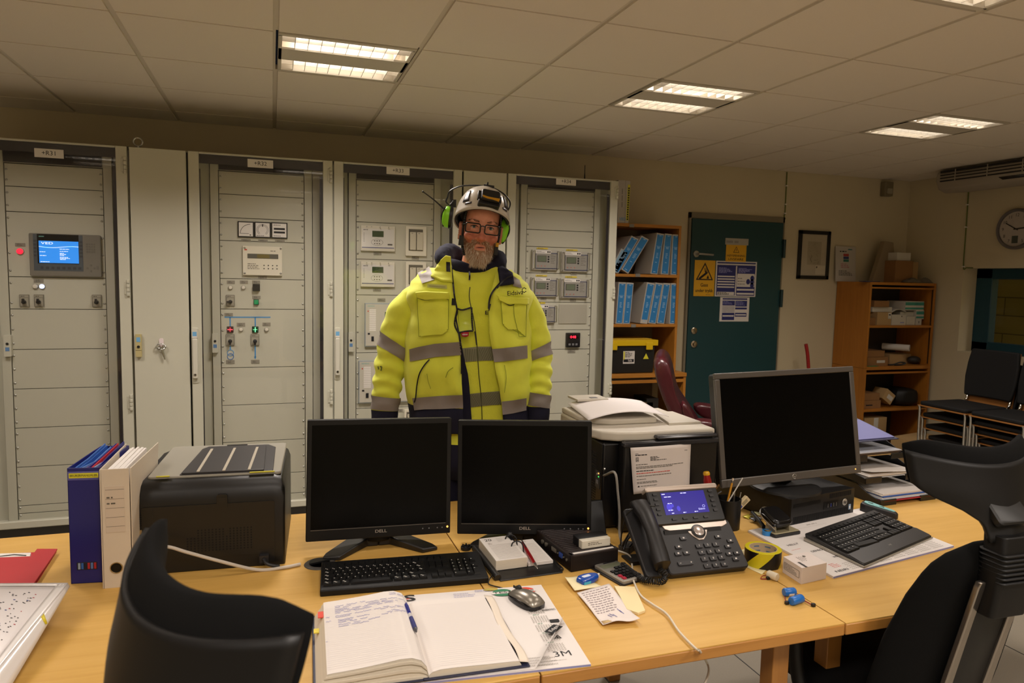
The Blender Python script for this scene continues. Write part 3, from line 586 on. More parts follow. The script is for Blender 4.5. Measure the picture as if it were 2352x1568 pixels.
t=thing('document_pocket','clear plastic pocket holding a printed plan at the lower left corner of the desk','document pocket',(.05,-2.85,DZ))
def pk(u,v,z): return PZ(u,v,z)
tl,tr,bl,br=pk(-160,1342,.81),pk(156,1340,.835),pk(-260,1568,.79),pk(-30,1568,.80)
def bil(u,v,dz=0): p=(tl*(1-u)+tr*u)*(1-v)+(bl*(1-u)+br*u)*v; return p+V((0,0,dz+.012*math.sin(u*PI)*math.sin(v*PI)))
PLAST=mat('clear_plastic','e4e0de',.18,spec=.6)
b=B().mat(mat('plan_paper','dfd9d8',.25,spec=.6)); b.grid(lambda u,v:bil(u,v),10,10)
rn=random.Random(3)
for m,n in ((INK,120),(mat('ink_blue','3b4a9a',.7),25),(mat('ink_red','c03a48',.7),20)):
    b.mat(m)
    for k in range(n):
        u=rn.uniform(.35,.86); v=rn.uniform(.12,.9); s=.006; b.quad(*[bil(u+du,v+dv,.0012) for du,dv in ((0,0),(s*rn.uniform(.6,3),0.002),(s*rn.uniform(.6,3),s*.8),(0,s*.8))])
b.obj('printed_plan',t,solid=.001)
b=B().mat(PLAST); e=V((.03,-.012,-.045))
b.grid(lambda u,v:bil(1,1-v)+e*(.15+.7*(1-v))*u,3,12); b.grid(lambda u,v:bil(.93+.07*u,1-v,.002),3,12); b.grid(lambda u,v:bil(u,.04*(1-v),.002),12,2)
b.obj('plastic_edge',t,solid=.0008)
b=B().mat(mat('yellow_tab','d8c628',.5)); b.quad(bil(1,.35),bil(1,.39),bil(1,.4)+V((.012,-.004,-.015)),bil(1,.36)+V((.012,-.004,-.02))); b.obj('index_tab',t,solid=.0008)
mat('desk_box','8b8780',.6); b=B().mat(MATS['desk_box']); b.box(-.42,-.12,-3.1,-2.72,DZ,DZ+.03); tag(b.obj('paper_stack'),'grey stack of papers under the clear plastic pocket, at the left edge','papers')
# --- blue magazine file
NAVY=mat('navy_plastic','1b1d6e',.38)
fl,fr=PZ(163,1341,DZ),PZ(236,1337,DZ); M=DF(fl,fr); w=(fr-fl).length; hf=PY(190,1073,fl.y).z-DZ; dp=.24; hb=.345
t=thing('magazine_file','dark blue magazine file full of folders beside the white ring binder','magazine file',(fl+fr)/2+V((0,.12,0)))
b=B().mat(NAVY); b.push(M); s=.003
for x in (0,w-s): b.prism([(0,0),(dp,0),(dp,hb-.02),(dp*.75,hb-.02),(0,hf)],x,x+s,ax='x')
b.box(0,w,0,s,0,hf); b.box(0,w,0,dp,0,s); b.box(0,w,dp-s,dp,0,hb-.02); b.mat(mat('slot_dark','0d0d20',.6)); b.box(w*.2,w*.85,-.0006,s,.038,.06)
for k,cc in enumerate(('8ea0b8','2d62b0','10142c','b02030','5a7ab8','a8202c')): b.mat(mat('fold_%d'%k,cc,.5)); b.box(w*(.24+.1*k),w*(.32+.1*k),-.001,.001,.04,.058)
b.mat(mat('label_clear','5a5aa0',.25)); b.box(0.001,w-.001,-.0008,s,hf-.034,hf-.01); b.mat(mat('label_yellow','d9d233',.5)); b.box(.004,w-.002,-.0014,s,hf-.028,hf-.014); b.mat(INK); b.text('BRUKERMANUALER',.009,(w/2+.001,-.0018,hf-.021),w=w*.85)
b.pop(); b.obj('box',t,bev=.001,flat=True)
fc=[('5f92d8',.318),('c9d6ea',.31),('3f6fc0',.335),('2f5fb5',.33),('e6e2dc',.315),('5a8ad0',.325),('e2ddd6',.318),('b8202e',.325),('2a2c86',.335),('c02634',.335),('d8dce4',.32),('8fa6cc',.33),('23267a',.34)]
for k,(cc,hh) in enumerate(fc):
    b=B().mat(mat('doc_%d'%k,cc,.4)); b.push(M); x=.005+(w-.012)*k/len(fc); lean=.004
    b.prism([(.012,.004),(dp-.012,.004),(dp-.012,hh),(.1,hh-.012),(.012,hf-.006+.002*(k%3))],x,x+.0028,ax='x'); b.pop(); tag(b.obj('document_folder'),'thin folder standing in the dark blue magazine file','folder','folders in the blue magazine file')
# --- white lever arch file
fl,fr=PZ(236,1352,DZ),PZ(293,1351,DZ); M=DF(fl,fr+V((0,.012,0))); w=.075; h=PY(255,1077,fl.y).z-DZ; dp=.285
t=thing('lever_arch_file','white lever arch file standing between the blue magazine file and the black printer','binder',(fl+fr)/2+V((0,.14,0)))
BIW=mat('binder_white','d2c6b4',.55,var=.05,scale=12)
b=B().mat(BIW); b.push(M); b.box(.004,w-.004,0,.003,0,h); 
b.mat(mat('spine_label','cdbfae',.7)); b.box(.012,w-.016,-.0008,.001,h*.47,h*.86); b.mat(mat('print_grey'))
for k in range(5): b.box(.013,w-.017,-.0012,.001,h*(.52+.077*k),h*(.52+.077*k)+.001)
b.lines(.016,w-.03,-.0013,h*.69,h*.79,2,.004,4); b.pop(); b.obj('spine',t,bev=.001)
b=B().mat(mat('ring_nickel','b8aa8c',.3,metal=1)); b.push(M@T(w*.46,-.0005,h*.17)@Matrix.Rotation(PI/2,4,'X')); b.tube([(.0145*math.cos(k*PI/12),.0145*math.sin(k*PI/12),0) for k in range(24)],.0016,6,close=True); b.mat(CAPB); b.lathe([(.0001,.0004),(.0138,.0004)],20); b.pop(); b.obj('finger_ring',t)
for x,dx in ((0,0),(w-.003,.012)):
    b=B().mat(BIW); b.push(M); b.loft([[(x+k,0+(.0 if not x else .004),0),(x+k,dp,0),(x+k+dx*1.4,dp,h+.004),(x+k,0+(.0 if not x else .004),h)] for k in (0,.003)]); b.pop(); b.obj('cover_board',t,bev=.001)
for k in range(7):
    b=B().mat(WHT); b.push(M); x=.012+k*.0065; b.loft([[(x+q,.02,.01),(x+q,dp-.015,.01),(x+q+.004,dp-.015-.004*(k%3),h-.008+.004*(k%2)),(x+q,.02,h-.008)] for q in (0,.006)]); b.pop(); b.obj('paper_bundle',t)
# --- black laser printer, seen from behind
PBL=mat('printer_black','0e0d0c',.42,var=.08,scale=40); PGR=mat('printer_grey','9a968a',.4)
fl,fr=PZ(302,1323,DZ),PZ(655,1295,DZ); w=(fr-fl).length; M=DF(fl,fr); hb=.262; dp=.44
t=thing('laser_printer','black laser printer with grey top seen from behind, between white binder and left monitor','printer',(fl+fr)/2+V((0,.22,0)),0)
def rr(y,ins,zt,r=.03): return [(x,y,z) for x,z in rrect(ins,w-ins,.0,zt,r,5)]
b=B().mat(PBL); b.push(M)
prof=lambda y,zt,i=0:[(i,y,0),(w-i,y,0),(w-i,y,zt-.03),(w-i-.008,y,zt-.009),(w-i-.03,y,zt),(i+.03,y,zt),(i+.008,y,zt-.009),(i,y,zt-.03)]
b.loft([prof(.0,.2,.004),prof(.006,.232,.0),prof(.02,.252),prof(.042,hb),prof(dp-.03,hb-.004),prof(dp,hb-.04,.01)]); b.pop(); b.obj('body',t,bev=.003)
b=B().mat(PGR); b.push(M); b.rbox(.035,w-.012,.045,dp-.02,hb-.004,hb+.006,.015); b.pop(); b.obj('top_cover',t,bev=.003)
b=B().mat(mat('tray_charcoal','2e2c2e',.45)); b.push(M); b.prism([(.12,.05),(w-.035,.05),(w-.045,.35),(w-.07,.39),(.15,.39),(.135,.36)],hb+.004,hb+.009); 
b.prism([(.125,.05),(w-.06,.05),(w-.075,.35),(w-.09,.37),(.165,.37),(.14,.33)],hb+.009,hb+.0135); b.pop(); b.obj('output_tray',t,bev=.002)
b=B().mat(mat('tray_strip','bdb5a4',.35)); b.push(M)
for k in range(3): x=.165+.07*k; b.box(x,x+.008,.052,.33,hb+.0135,hb+.0155)
b.pop(); b.obj('tray_ribs',t); 
b=B().mat(mat('yellow_tape','d2c832',.5)); b.push(M); b.box(.06,.095,.042,.047,hb+.006,hb+.0085); b.box(w-.1,w-.03,.042,.047,hb+.006,hb+.0085); b.pop(); b.obj('tape_strip',t)
b=B().mat(CAPB); b.push(M); b.rbox(w*.5,w*.66,dp-.04,dp-.028,hb+.004,hb+.0075,.005); b.pop(); b.obj('lid_grip',t)
b=B().mat(mat('printer_door','0f0e0d',.45)); b.push(M); b.rbox(.03,w-.028,-.0035,.004,.04,.195,.006,ax='y'); b.rbox(w*.55,w*.62,-.006,.004,.18,.222,.006,ax='y'); b.mat(CAPB); b.box(w*.56,w*.61,-.0068,-.002,.2,.214); b.box(.058,.06,-.0042,0,.1,.19)
b.mat(mat('vent_black','050505',.9))
for r in range(9):
    for k in range(19):
        if (r>5 and (k<3 or k==11)) : continue
        x=.145+.0095*k; z=.058+.0075*r; b.box(x,x+.0042,-.0042,0,z,z+.0042)
b.pop(); b.obj('rear_door',t)
b=B().mat(MATS['vent_black']); b.push(M)
for r in range(2):
    for k in range(46): x=.07+.0066*k; b.push(T(x,.031+.006*r,.2565-.0035*(1-r))@Matrix.Rotation(-.6,4,'X')); b.box(0,.0036,0,.003,-.0012,.0022); b.pop()
for r in range(6):
    for k in range(5): b.box(.008+.0048*k,.011+.0048*k,-.001,.004,.142+.006*r,.145+.006*r)
b.pop(); b.obj('vents',t)
b=B().mat(mat('port_brass','a8946a',.4,metal=.6)); b.push(M); b.box(.012,.033,-.003,.006,.068,.132); b.mat(CAPB); b.box(.016,.029,-.0036,0,.09,.118); b.pop(); b.obj('network_socket',t)
b=B().mat(CAPB); b.push(M); b.box(w-.075,w-.03,-.004,.004,.012,.05); b.mat(DGR); b.box(w-.07,w-.045,-.02,.0,.016,.038); b.tube([(w-.058,-.02,.027),(w-.05,-.035,.02),(w-.03,-.035,.012),(w-.015,-.03,.008)],.005,8,3); b.pop(); b.obj('power_socket',t)
GCAB=mat('grey_cable','c4bcb0',.5); BCAB=mat('black_cable','121212',.45)
q=M@V((.022,-.004,.1))
c=B().mat(GCAB); c.tube([q,q+V((.02,-.03,-.02)),PY(380,1255,-2.56),PY(430,1268,-2.57),PY(500,1287,-2.58),PZ(590,1308,.757),PZ(650,1303,.756),PZ(690,1295,.756)],.0048,8,6); c.mat(mat('plug_white','cfccc6',.4)); c.cyl(q+V((-.001,.004,.004)),q+V((.008,-.014,-.008)),.006)
tag(c.obj('network_cable'),'grey network cable running from the black printer along the desk to the grommet','cable')
# --- cable grommet and loose cap
g=PZ(735,1295,DZ); c=B().mat(mat('grommet_grey','4d4a46',.4)); c.lathe([(.03,.0005),(.03,.003),(.043,.003),(.046,0.0005)],28,(g.x,g.y,DZ)); c.mat(CAPB); c.lathe([(.0001,.0012),(.03,.0012)],24,(g.x,g.y,DZ)); c.push(T(g.x,g.y,DZ)@Matrix.Rotation(.3,4,'Z')); c.prism([(.031*math.cos(k*PI/10),.031*math.sin(k*PI/10)) for k in range(11)],.003,.008); c.pop()
tag(c.obj('cable_grommet'),'round grey cable grommet in the desk behind the left end of the keyboard','grommet')
g=PZ(1070,1262,DZ); c=B().mat(CAPB); c.lathe([(.0001,.008),(.012,.008),(.0125,.011),(.016,.011),(.0165,.003),(.013,.0)],18,(g.x,g.y,DZ))
for k in range(5): a=k*1.257; c.box(g.x+.01*math.cos(a)-.002,g.x+.01*math.cos(a)+.002,g.y+.01*math.sin(a)-.002,g.y+.01*math.sin(a)+.002,DZ+.008,DZ+.017)
tag(c.obj('desk_grommet_plug'),'small loose black plastic plug lying on the desk between the two monitors','plug')
# --- office monitors
def office_monitor(bl,br,tl,label,base):
    M,w,h=SF(bl,br,tl); ct=M@V((w/2,.06,0))
    t=thing('computer_monitor',label,'monitor',(ct.x,ct.y,DZ),0,'black office monitors')
    b=B().mat(BLK); b.push(M); b.rbox(0,w,0,.03,0,h,.004,ax='y'); b.loft([[(x,.03,z) for x,z in rrect(.03,w-.03,.03,h-.03,.02)],[(x,.06,z) for x,z in rrect(.09,w-.09,.08,h-.08,.02)]]); b.pop(); o=b.obj('housing',t,bev=.002)
    b=B().mat(SCREEN); b.push(M); b.box(.0135,w-.0135,-.0004,.002,.036,h-.016); b.pop(); b.obj('screen',o)
    b=B().mat(mat('bezel_line','6b6660',.3,metal=.5)); b.push(M); b.box(.013,w-.016,-.0012,.001,.0325,.0345); b.mat(mat('logo_silver','c4bdb4',.3,metal=.6)); b.text('DELL',.013,(w*.505,-.0016,.02),bold=True,w=.036)
    b.mat(GREYP)
    for k in (.80,.845,.905,.94): b.cyl((w*k,-.0006,.02),(w*k,-.0012,.02),.0022,n=8)
    b.mat(mat('led_amber','ffb060',.4,emit=4,ecol='ff9a40')); b.cyl((w*.978,-.0006,.0215),(w*.978,-.0016,.0215),.003,n=10); b.pop(); b.obj('front_marks',o,flat=True)
    ang=math.atan2((br-bl).y,(br-bl).x)
    b=B().mat(BLK); b.push(T(ct.x,ct.y,DZ)@RZ(ang)); b.box(-.05,.05,.0,.045,.016,bl.z-DZ+.16); b.lathe([(.055,.016),(.05,.04),(.0001,.045)],20,(0,.02,0)); b.pop(); b.obj('stand_neck',t,bev=.008)
    b=B().mat(mat('stand_black','1d1c1c',.35)); b.push(T(ct.x,ct.y,DZ)@RZ(ang))
    for s in (-1,1):
        P_=lambda x,y,z:(s*x,y,z)
        top=[(0,.075),(.05,.07),(.165,-.07),(.175,-.1),(.125,-.115),(.035,-.02),(0,-.02)]
        b.loft([[P_(x,y,0) for x,y in top][::s],[P_(x,y,.012+.02*max(0,1-x/.15)) for x,y in top][::s]])
    b.pop(); b.obj('stand_base',t,bev=.004)
    return t
mL=office_monitor(PD(702,1245,2.15),PD(1034,1223.5,2.28),PD(700,965,2.15),'left one of the two black monitors, right beside the black printer',0)
mR=office_monitor(PD(1050,1226,2.29),PD(1357.6,1228.5,2.29),PD(1041,965,2.29),'right one of the two black monitors, behind the desk calendar',0)
# --- black wired keyboard
LEG=mat('key_legend','d8d4cc',.6); KEYM=mat('key_black','0c0c0c',.45,spec=.35)
_km=None
def key(t,M,x,y,z,w,d,h=.006,name='key',m=None):
    global _km
    if _km is None:
        b=B().mat(KEYM); b.loft([[(-.5,-.5,0),(.5,-.5,0),(.5,.5,0),(-.5,.5,0)],[(-.42,-.42,1),(.42,-.42,1),(.42,.44,1),(-.42,.44,1)]]); _km=b.obj(name,t,world=False); o=_km; me=_km.data
    else:
        o=bpy.data.objects.new(name,_km.data if m is None else _kmm(m)); COL.objects.link(o); o.parent=t
    L=rootmat(t).inverted()@M@T(x+w/2,y+d/2,z)@Matrix.Diagonal((w,d,h,1)); o.matrix_local=L; return o
_kmd={}
def _kmm(m):
    if m not in _kmd: me=_km.data.copy(); me.materials.clear(); me.materials.append(MATS[m]); _kmd[m]=me
    return _kmd[m]
fl,fr=PZ(735,1371,DZ),PZ(1123,1339,DZ); w=(fr-fl).length; M=DF(fl,fr); dp=.165
t=thing('keyboard','black wired keyboard lying in front of the left monitor','keyboard',(fl+fr)/2+V((0,.08,0)))
b=B().mat(BLK); b.push(M); b.prism([(0,.0),(0,.017),(.012,.02),(dp-.03,.029),(dp,.03),(dp,.0)],0,w,ax='x'); b.pop(); b.obj('case',t,bev=.003)
KM=M@T(0,.014,.0195)@Matrix.Rotation(math.atan2(.0095,.13),4,'X')
u=w*.0415; rows=[(0,[1.25,1.25,1.25,6.25,1.25,1.25,1.25,1.25]),(1,[1.25,1]+[1]*10+[2.75]),(2,[1.75]+[1]*12+[1.25]),(3,[1.5]+[1]*12+[1.5]),(4,[1]*13+[2])]
lg=B().mat(LEG); lg.push(KM); rn=random.Random(5)
for r,ks in rows:
    x=.008
    for k in ks:
        kw=k*u*.985; y=.004+r*.0192; key(t,KM,x,y,0,kw-.001,.0182,.0065)
        if k<6: 
            for q in range(1 if k==1 and r<4 else 2): lg.push(T(x+.004+.004*q,y+.011-.004*q,.0068)); lg.add([(0,0,0),(.0026 if k==1 else .005,0,0),(.0026 if k==1 else .005,.0022,0),(0,.0022,0)],[(0,1,2,3)]); lg.pop()
        x+=kw
xr=[.008]+[.008+u*(2+k) for k in range(4)]+[.008+u*(6.5+k) for k in range(4)]+[.008+u*(11+k) for k in range(4)]
for x in xr: key(t,KM,x,.112,0,u-.001,.0165,.0065)
xn=.008+u*15.35
for c in range(3):
    for y in (.112,.0808,.0616): key(t,KM,xn+c*u,y,0,u-.001,.0165,.0065)
for c,y in ((1,.0232),(0,.004),(1,.004),(2,.004)): key(t,KM,xn+c*u,y,0,u-.001,.0182,.0065)
xp=xn+3.3*u
for r in range(5):
    for c in range(4):
        if (c==3 and r in (0,3)) or (r==0 and c==1): continue
        ww=2*u if (r==0 and c==0) else u; hh=.0374 if (c==3 and r in (1,)) else .0182
        if xp+c*u+ww<w-.004: key(t,KM,xp+c*u,.004+r*.0192 - (.0192 if hh>.03 else 0),0,ww-.001,hh,.0065); lg.push(T(xp+c*u+.004,.004+r*.0192+.009,.0068)); lg.add([(0,0,0),(.003,0,0),(.003,.0025,0),(0,.0025,0)],[(0,1,2,3)]); lg.pop()
lg.pop(); lg.obj('key_legends',t,flat=True)
# --- silver mouse
fl=PZ(1207,1384,DZ+.006); M=T(fl.x,fl.y,DZ+.004)@RZ(math.radians(22))
t=thing('computer_mouse','silver and black wired mouse on the corner of the desk pad','mouse',fl)
def mouse(b,s,z0,z1,y0=-1,y1=1):
    R=[]
    for k in range(13):
        a=PI*k/12; yy=-.055*math.cos(a); ww=.032*math.sin(a)**.5*(1-.12*math.cos(a)*-1); hh=(.036*math.sin(a)**.6)*(1-.12*(yy/.055)); R.append((yy,max(ww,.001),max(hh,.002)))
    return R
R=mouse(None,1,0,1); b=B().mat(mat('mouse_silver','8d877c',.28,metal=.55)); b.push(M)
b.loft([[(ww*math.cos(a)*.93,yy,.012+max(hh-.012,.001)*math.sin(a)) for a in [PI*q/12 for q in range(13)]] for yy,ww,hh in R],closed=False); b.pop(); b.obj('top_shell',t)
b=B().mat(BLKG); b.push(M); b.loft([[(ww*math.cos(a),yy,z) for a,z in [(2*PI*q/24,0) for q in range(24)]] if 0 else [(ww*c,yy,z) for c,z in ((-.94,.001),(.94,.001),(1,.006),(1,.014),(.93,max(.013,min(hh*.55,.022))),(-.93,max(.013,min(hh*.55,.022))),(-1,.014),(-1,.006))] for yy,ww,hh in R]); b.pop(); b.obj('base_shell',t)
b=B().mat(CAPB); b.push(M); b.push(T(0,.028,.031)); b.cyl((-.004,0,0),(.004,0,0),.009); b.pop(); b.box(-.0006,.0006,.02,.05,.026,.033) ; b.pop(); b.obj('scroll_wheel',t)
b=B().mat(INK); b.push(M); b.text('DELL',.008,(0.004,-.037,.0315),rot=Euler((.38,0,0)).to_matrix().to_4x4(),w=.02); b.pop(); b.obj('maker_mark',t,flat=True)
c=B().mat(BCAB); c.tube([M@V((0,.054,.008)),PZ(1160,1352,.754),PZ(1133,1345,.754),PZ(1122,1340,.756),PZ(1124,1330,.765),PZ(1133,1318,.757)],.0018,6,5); c.mat(CAPB); c.ball(M@V((0,.052,.009)),.006); tag(c.obj('mouse_cable'),'thin black cable from the silver mouse to the keyboard side','cable')
# ================================================================ desk pad and log book
PADP=mat('pad_paper','dfd9d5',.65)
def hprint(b,items):
    for it in items: b.mat(it[0]); b.text(it[1],it[2],(it[3],it[4],it[5] if len(it)>5 else 0),rot=RZ(it[6] if len(it)>6 else 0),w=it[7] if len(it)>7 else None)
def calblock(b,x,y,z,w,h,seed,cols=7,rows=5):
    rn=random.Random(seed)
    for c in range(cols):
        for r in range(rows): b.quad(*[(x+w*c/cols+dx,y+h*r/rows+dy,z) for dx,dy in ((0,0),(w/cols*.5,0),(w/cols*.5,h/rows*.45),(0,h/rows*.45))])
GRN=mat('print_green','2f7a55',.6); CAL=mat('print_calendar','a9a39c',.7); REDP=mat('print_red','d8442f',.6)
bl,br=PZ(845,1700,DZ),PZ(1357,1530,DZ); tl,tr=PZ(690,1397,DZ),PZ(1166,1358,DZ)
ang=math.atan2((tr-tl).y,(tr-tl).x); M=T(br.x,br.y,DZ)@RZ(ang); W=.56; H=.415
t=thing('desk_pad','large paper desk pad with printed calendar and logos under the open log book','desk pad',(br.x-W/2,br.y+H/2,DZ))
b=B().mat(PADP); b.push(M); b.box(-W,0,0,H,0,.006); b.mat(mat('pad_edge_blue','8a8ec0',.6)); b.box(-W,0,-.0004,0,.001,.005); b.mat(INK)
hprint(b,[(INK,'3M',.032,-.05,.052,.0064,0,.04)]); b.mat(CAL); b.push(T(0,0,.0064)@FLAT); b.lines(-.085,-.012,0,.026,.03,1,.0016,3); b.pop(); calblock(b,-.13,.012,.0064,.06,.04,1,16,3); b.mat(INK); b.add([(-.05,.12,.0064),(-.03,.12,.0064),(-.036,.14,.0064)],[(0,1,2)]); b.pop(); b.obj('pad_block',t,flat=True)
# top sheet with curled corner
def sheet(u,v):
    x=-W+.004+(W-.006)*u; y=.002+(H-.004)*v; z=.0068
    # torn lower right corner, its edge curling up
    s=(x+.118)/.118-y/.2      # >0 beyond the tear
    if s>0 and y<.2:
        k=s/ (1+.0001); n_=.118*.2/math.hypot(.118,.2); x-=min(s,9)*.118*.72; y+=min(s,9)*.2*.28; s=0; z+=.016
    elif s>-.1 and y<.3: z+=.016*((s+.1)/.1)**2
    return (x,y,z)
b=B().mat(PADP); b.push(M); b.grid(sheet,40,30)
Z=.0086
def circ(cx,cy,rx,ry,m,a0=0,a1=2*PI,z=Z): b.mat(m); b.add([(cx+rx*math.cos(a0+(a1-a0)*k/20),cy+ry*math.sin(a0+(a1-a0)*k/20),z) for k in range(21)],[tuple(range(21))])
for cx,mm in ((-.118,GRN),(-.055,REDP)):
    circ(cx,.382,.027,.02,mm,0,PI); circ(cx,.378,.027,.018,mm,PI,2*PI); b.mat(PADP); b.add([(cx-.03,.374,Z+.0002),(cx+.03,.374,Z+.0002),(cx+.03,.386,Z+.0002),(cx-.03,.386,Z+.0002)],[(0,1,2,3)]); b.mat(INK); b.text('TESS',.012,(cx,.38,Z+.0005),rot=RZ(0),bold=True,w=.05)
circ(-.145,.405,.02,.008,mat('print_gold','b9a64a',.6)); 
b.mat(INK); b.text('TESS',.05,(-.425,.392,Z),rot=RZ(0),bold=True,w=.15)
b.mat(mat('pen_blue_faint','8d8fc0',.7)); b.push(T(0,0,Z)@FLAT); b.lines(-.25,-.16,0,.36,.4,4,.002,8,.8); b.lines(-.19,-.13,0,.395,.41,2,.002,9); b.pop()
b.mat(GRN); b.box(-.072,-.052,.345,.357,Z-.001,Z); b.mat(PADP); b.text('B',.009,(-.062,.351,Z+.0004),rot=RZ(0),bold=True)
b.mat(CAL)
for k in range(6): calblock(b,-.078+.004*0,.295-.046*k,Z,.045,.034,k,7,5)
b.mat(GRN)
for k in range(6): b.push(T(0,0,Z)@FLAT); b.lines(-.07,-.045,0,.331-.046*k,.335-.046*k,1,.0022,k); b.pop()
b.mat(INK); b.text('ENERPAC',.011,(-.022,.262,Z),rot=RZ(.05),bold=True,w=.036)
b.box(-.036,-.012,.195,.21,Z-.001,Z); b.mat(CAL); b.text('ZARGES',.01,(-.022,.182,Z),rot=RZ(.1),bold=True,w=.036)
b.mat(CAL)
for k in range(3): calblock(b,-.3+.075*k,.012,Z,.068,.04,k,18,4); calblock(b,-.5+.07*k,.012,Z,.05,.05,k,7,5)
b.mat(REDP); b.box(-.515,-.49,.36,.39,Z-.001,Z); b.box(-.46,-.43,.37,.383,Z-.001,Z); b.mat(INK); b.box(-.43,-.42,.366,.388,Z-.001,Z); b.mat(REDP); b.add([(-.415,.37,Z),(-.415,.386,Z),(-.36,.393,Z)],[(2,1,0)])
b.mat(INK); b.text('LOCTITE',.011,(-.545,.325,Z),rot=RZ(0),bold=True,w=.05); b.text('HELLERMANN',.009,(-.51,.02,Z),rot=RZ(0),bold=True,w=.07)
b.pop(); b.obj('top_sheet',t,ang=60)
b=B().mat(INK); b.push(M@T(-.043,.148,.0165)@RZ(.75)@Matrix.Rotation(-.1,4,'X')); b.box(-.022,.022,-.013,.013,-.0008,0); b.mat(PADP); b.text('Edge',.014,(0,0,.0006),rot=RZ(0),w=.034); b.pop(); b.obj('printed_badge',t,flat=True)
# log book
sp=PZ(985,1556,DZ+.012); ang=math.radians(-2.5); M=T(sp.x,sp.y,DZ+.0085)@RZ(ang); PH=.335
t=thing('log_book','thick open log book with lined pages and blue handwriting on its left page','book',(sp.x,sp.y+.16,DZ+.0085))
b=B().mat(mat('book_cover','1f2440',.5)); b.push(M); b.box(-.235,-.012,-.006,PH+.004,0,.003); b.box(.0,.223,-.006,PH+.004,0,.003); b.rbox(-.012,.001,-.006,PH+.004,0,.0045,.002); b.pop(); b.obj('cover',t,bev=.001)
EDG=mat('page_edges','d9d0bf',.8,var=.22,scale=60,stretch=(.02,.02,6))
def prL(f): # profile of left page block (x,z)
    top=[(0,.007),(-.004,.026),(-.016,.042),(-.036,.05),(-.06,.0505),(-.09,.047),(-.13,.043),(-.17,.04),(-.2,.0385),(-.208,.0375)]
    return top
top=prL(0); b=B().mat(EDG); b.push(M)
for k in range(8):   # bundles whose fore edges fan out
    z0,z1=k/8,(k+1)/8; ins=.002*(k%3)
    lo=[(x-(1-z0)*.022*(-x/.208),.003+(z-.003)*z0) for x,z in top]; hi=[(x-(1-z1)*.022*(-x/.208),.003+(z-.003)*z1) for x,z in top]
    b.prism(lo+hi[::-1],ins,PH-.004-ins,ax='y')
b.pop(); b.obj('left_page_block',t)
PAGE=mat('page_paper','e0d9d3',.75); RUL=mat('page_rule','cfc9cc',.8); HAND=mat('pen_ink_blue','767ab8',.7)
def surfL(u,v,e=.0004):
    w=u*(len(top)-1); i=min(int(w),len(top)-2); f=w-i; x=top[i][0]*(1-f)+top[i+1][0]*f; z=top[i][1]*(1-f)+top[i+1][1]*f; return (x,.0015+(PH-.006)*v,z+e+.0006)
def stroke(b,fn,pts,hw=.0008):
    for (u0,v0),(u1,v1) in zip(pts,pts[1:]):
        d=hw/PH; b.quad(fn(u0,v0-d,.0014),fn(u1,v1-d,.0014),fn(u1,v1+d,.0014),fn(u0,v0+d,.0014))
b=B().mat(PAGE); b.push(M); b.grid(lambda u,v:surfL(u,v),36,4); b.mat(RUL)
for k in range(34):
    v=.05+.025*k
    for q in range(18): u0,u1=.12+.85*q/18,.12+.85*(q+1)/18; b.quad(surfL(u0,v,.0009),surfL(u0,v+.0016,.0009),surfL(u1,v+.0016,.0009),surfL(u1,v,.0009))
b.mat(HAND); rn=random.Random(11)
def words(fn,x0,x1,v):
    x=x0
    while x<x1:
        n=rn.randint(4,10); L=min(.012*n,x1-x); pts=[(x+L*k/(3*n),v+rn.uniform(-.006,.008)) for k in range(3*n+1)]; stroke(b,fn,pts); x+=L+.02
fl_=lambda u,v,e:surfL(1-u*.98,v,e)
for v,segs in ((.96,((.62,.85),)),(.94,((.62,.8),)),(.9,((.18,.4),)),(.875,((.18,.3),(.4,.9))),(.85,((.18,.28),(.42,.58))),(.83,((.18,.7),)),(.81,((.18,.42),(.48,.66))),(.79,((.18,.45),)),(.745,((.05,.13),(.18,.6),(.65,.82))),(.725,((.18,.3),(.5,.7))),(.68,((.05,.14),(.2,.42),(.6,.8))),(.66,((.2,.3),(.55,.75))),(.64,((.2,.4),(.5,.6))),(.61,((.2,.35),(.4,.5))),(.585,((.2,.4),)),(.4,((.02,.08),))):
    for a_,c_ in segs: words(fl_,a_,c_,v)
b.pop(); b.obj('left_page',t,flat=False)
topR=[(0,.007),(.008,.013),(.025,.0165),(.06,.0165),(.12,.0145),(.19,.0125),(.2,.012)]
b=B().mat(EDG); b.push(M); b.prism(topR+[(.205,.003),(0,.003)],.001,PH-.006,ax='y'); b.pop(); b.obj('right_page_block',t)
def surfR(u,v,e=.0004):
    w=u*(len(topR)-1); i=min(int(w),len(topR)-2); f=w-i; x=topR[i][0]*(1-f)+topR[i+1][0]*f; z=topR[i][1]*(1-f)+topR[i+1][1]*f; return (x,.0015+(PH-.008)*v,z+e+.0006)
b=B().mat(PAGE); b.push(M); b.grid(lambda u,v:surfR(u,v),30,4); b.mat(RUL)
for k in range(36):
    v=.04+.025*k
    for q in range(14): u0,u1=.1+.84*q/14,.1+.84*(q+1)/14; b.quad(surfR(u0,v,.0009),surfR(u1,v,.0009),surfR(u1,v+.0016,.0009),surfR(u0,v+.0016,.0009))
b.pop(); b.obj('right_page',t)
b=B().mat(mat('flyleaf','e2d6c6',.75)); b.push(M); b.grid(lambda u,v:(.2+.022*u+.004*math.sin(v*9),.0+(PH-.002)*v,.0125-.006*u+.002*math.sin(v*13+u)),4,24); b.pop(); b.obj('flyleaf',t,solid=.0008)
b=B().mat(REDP); b.push(M); b.box(-.222,-.205,PH-.075,PH-.045,.034,.036); b.mat(mat('yellow_tab')); b.box(-.232,-.22,PH-.12,PH-.1,.02,.022); b.pop(); b.obj('page_marker',t)
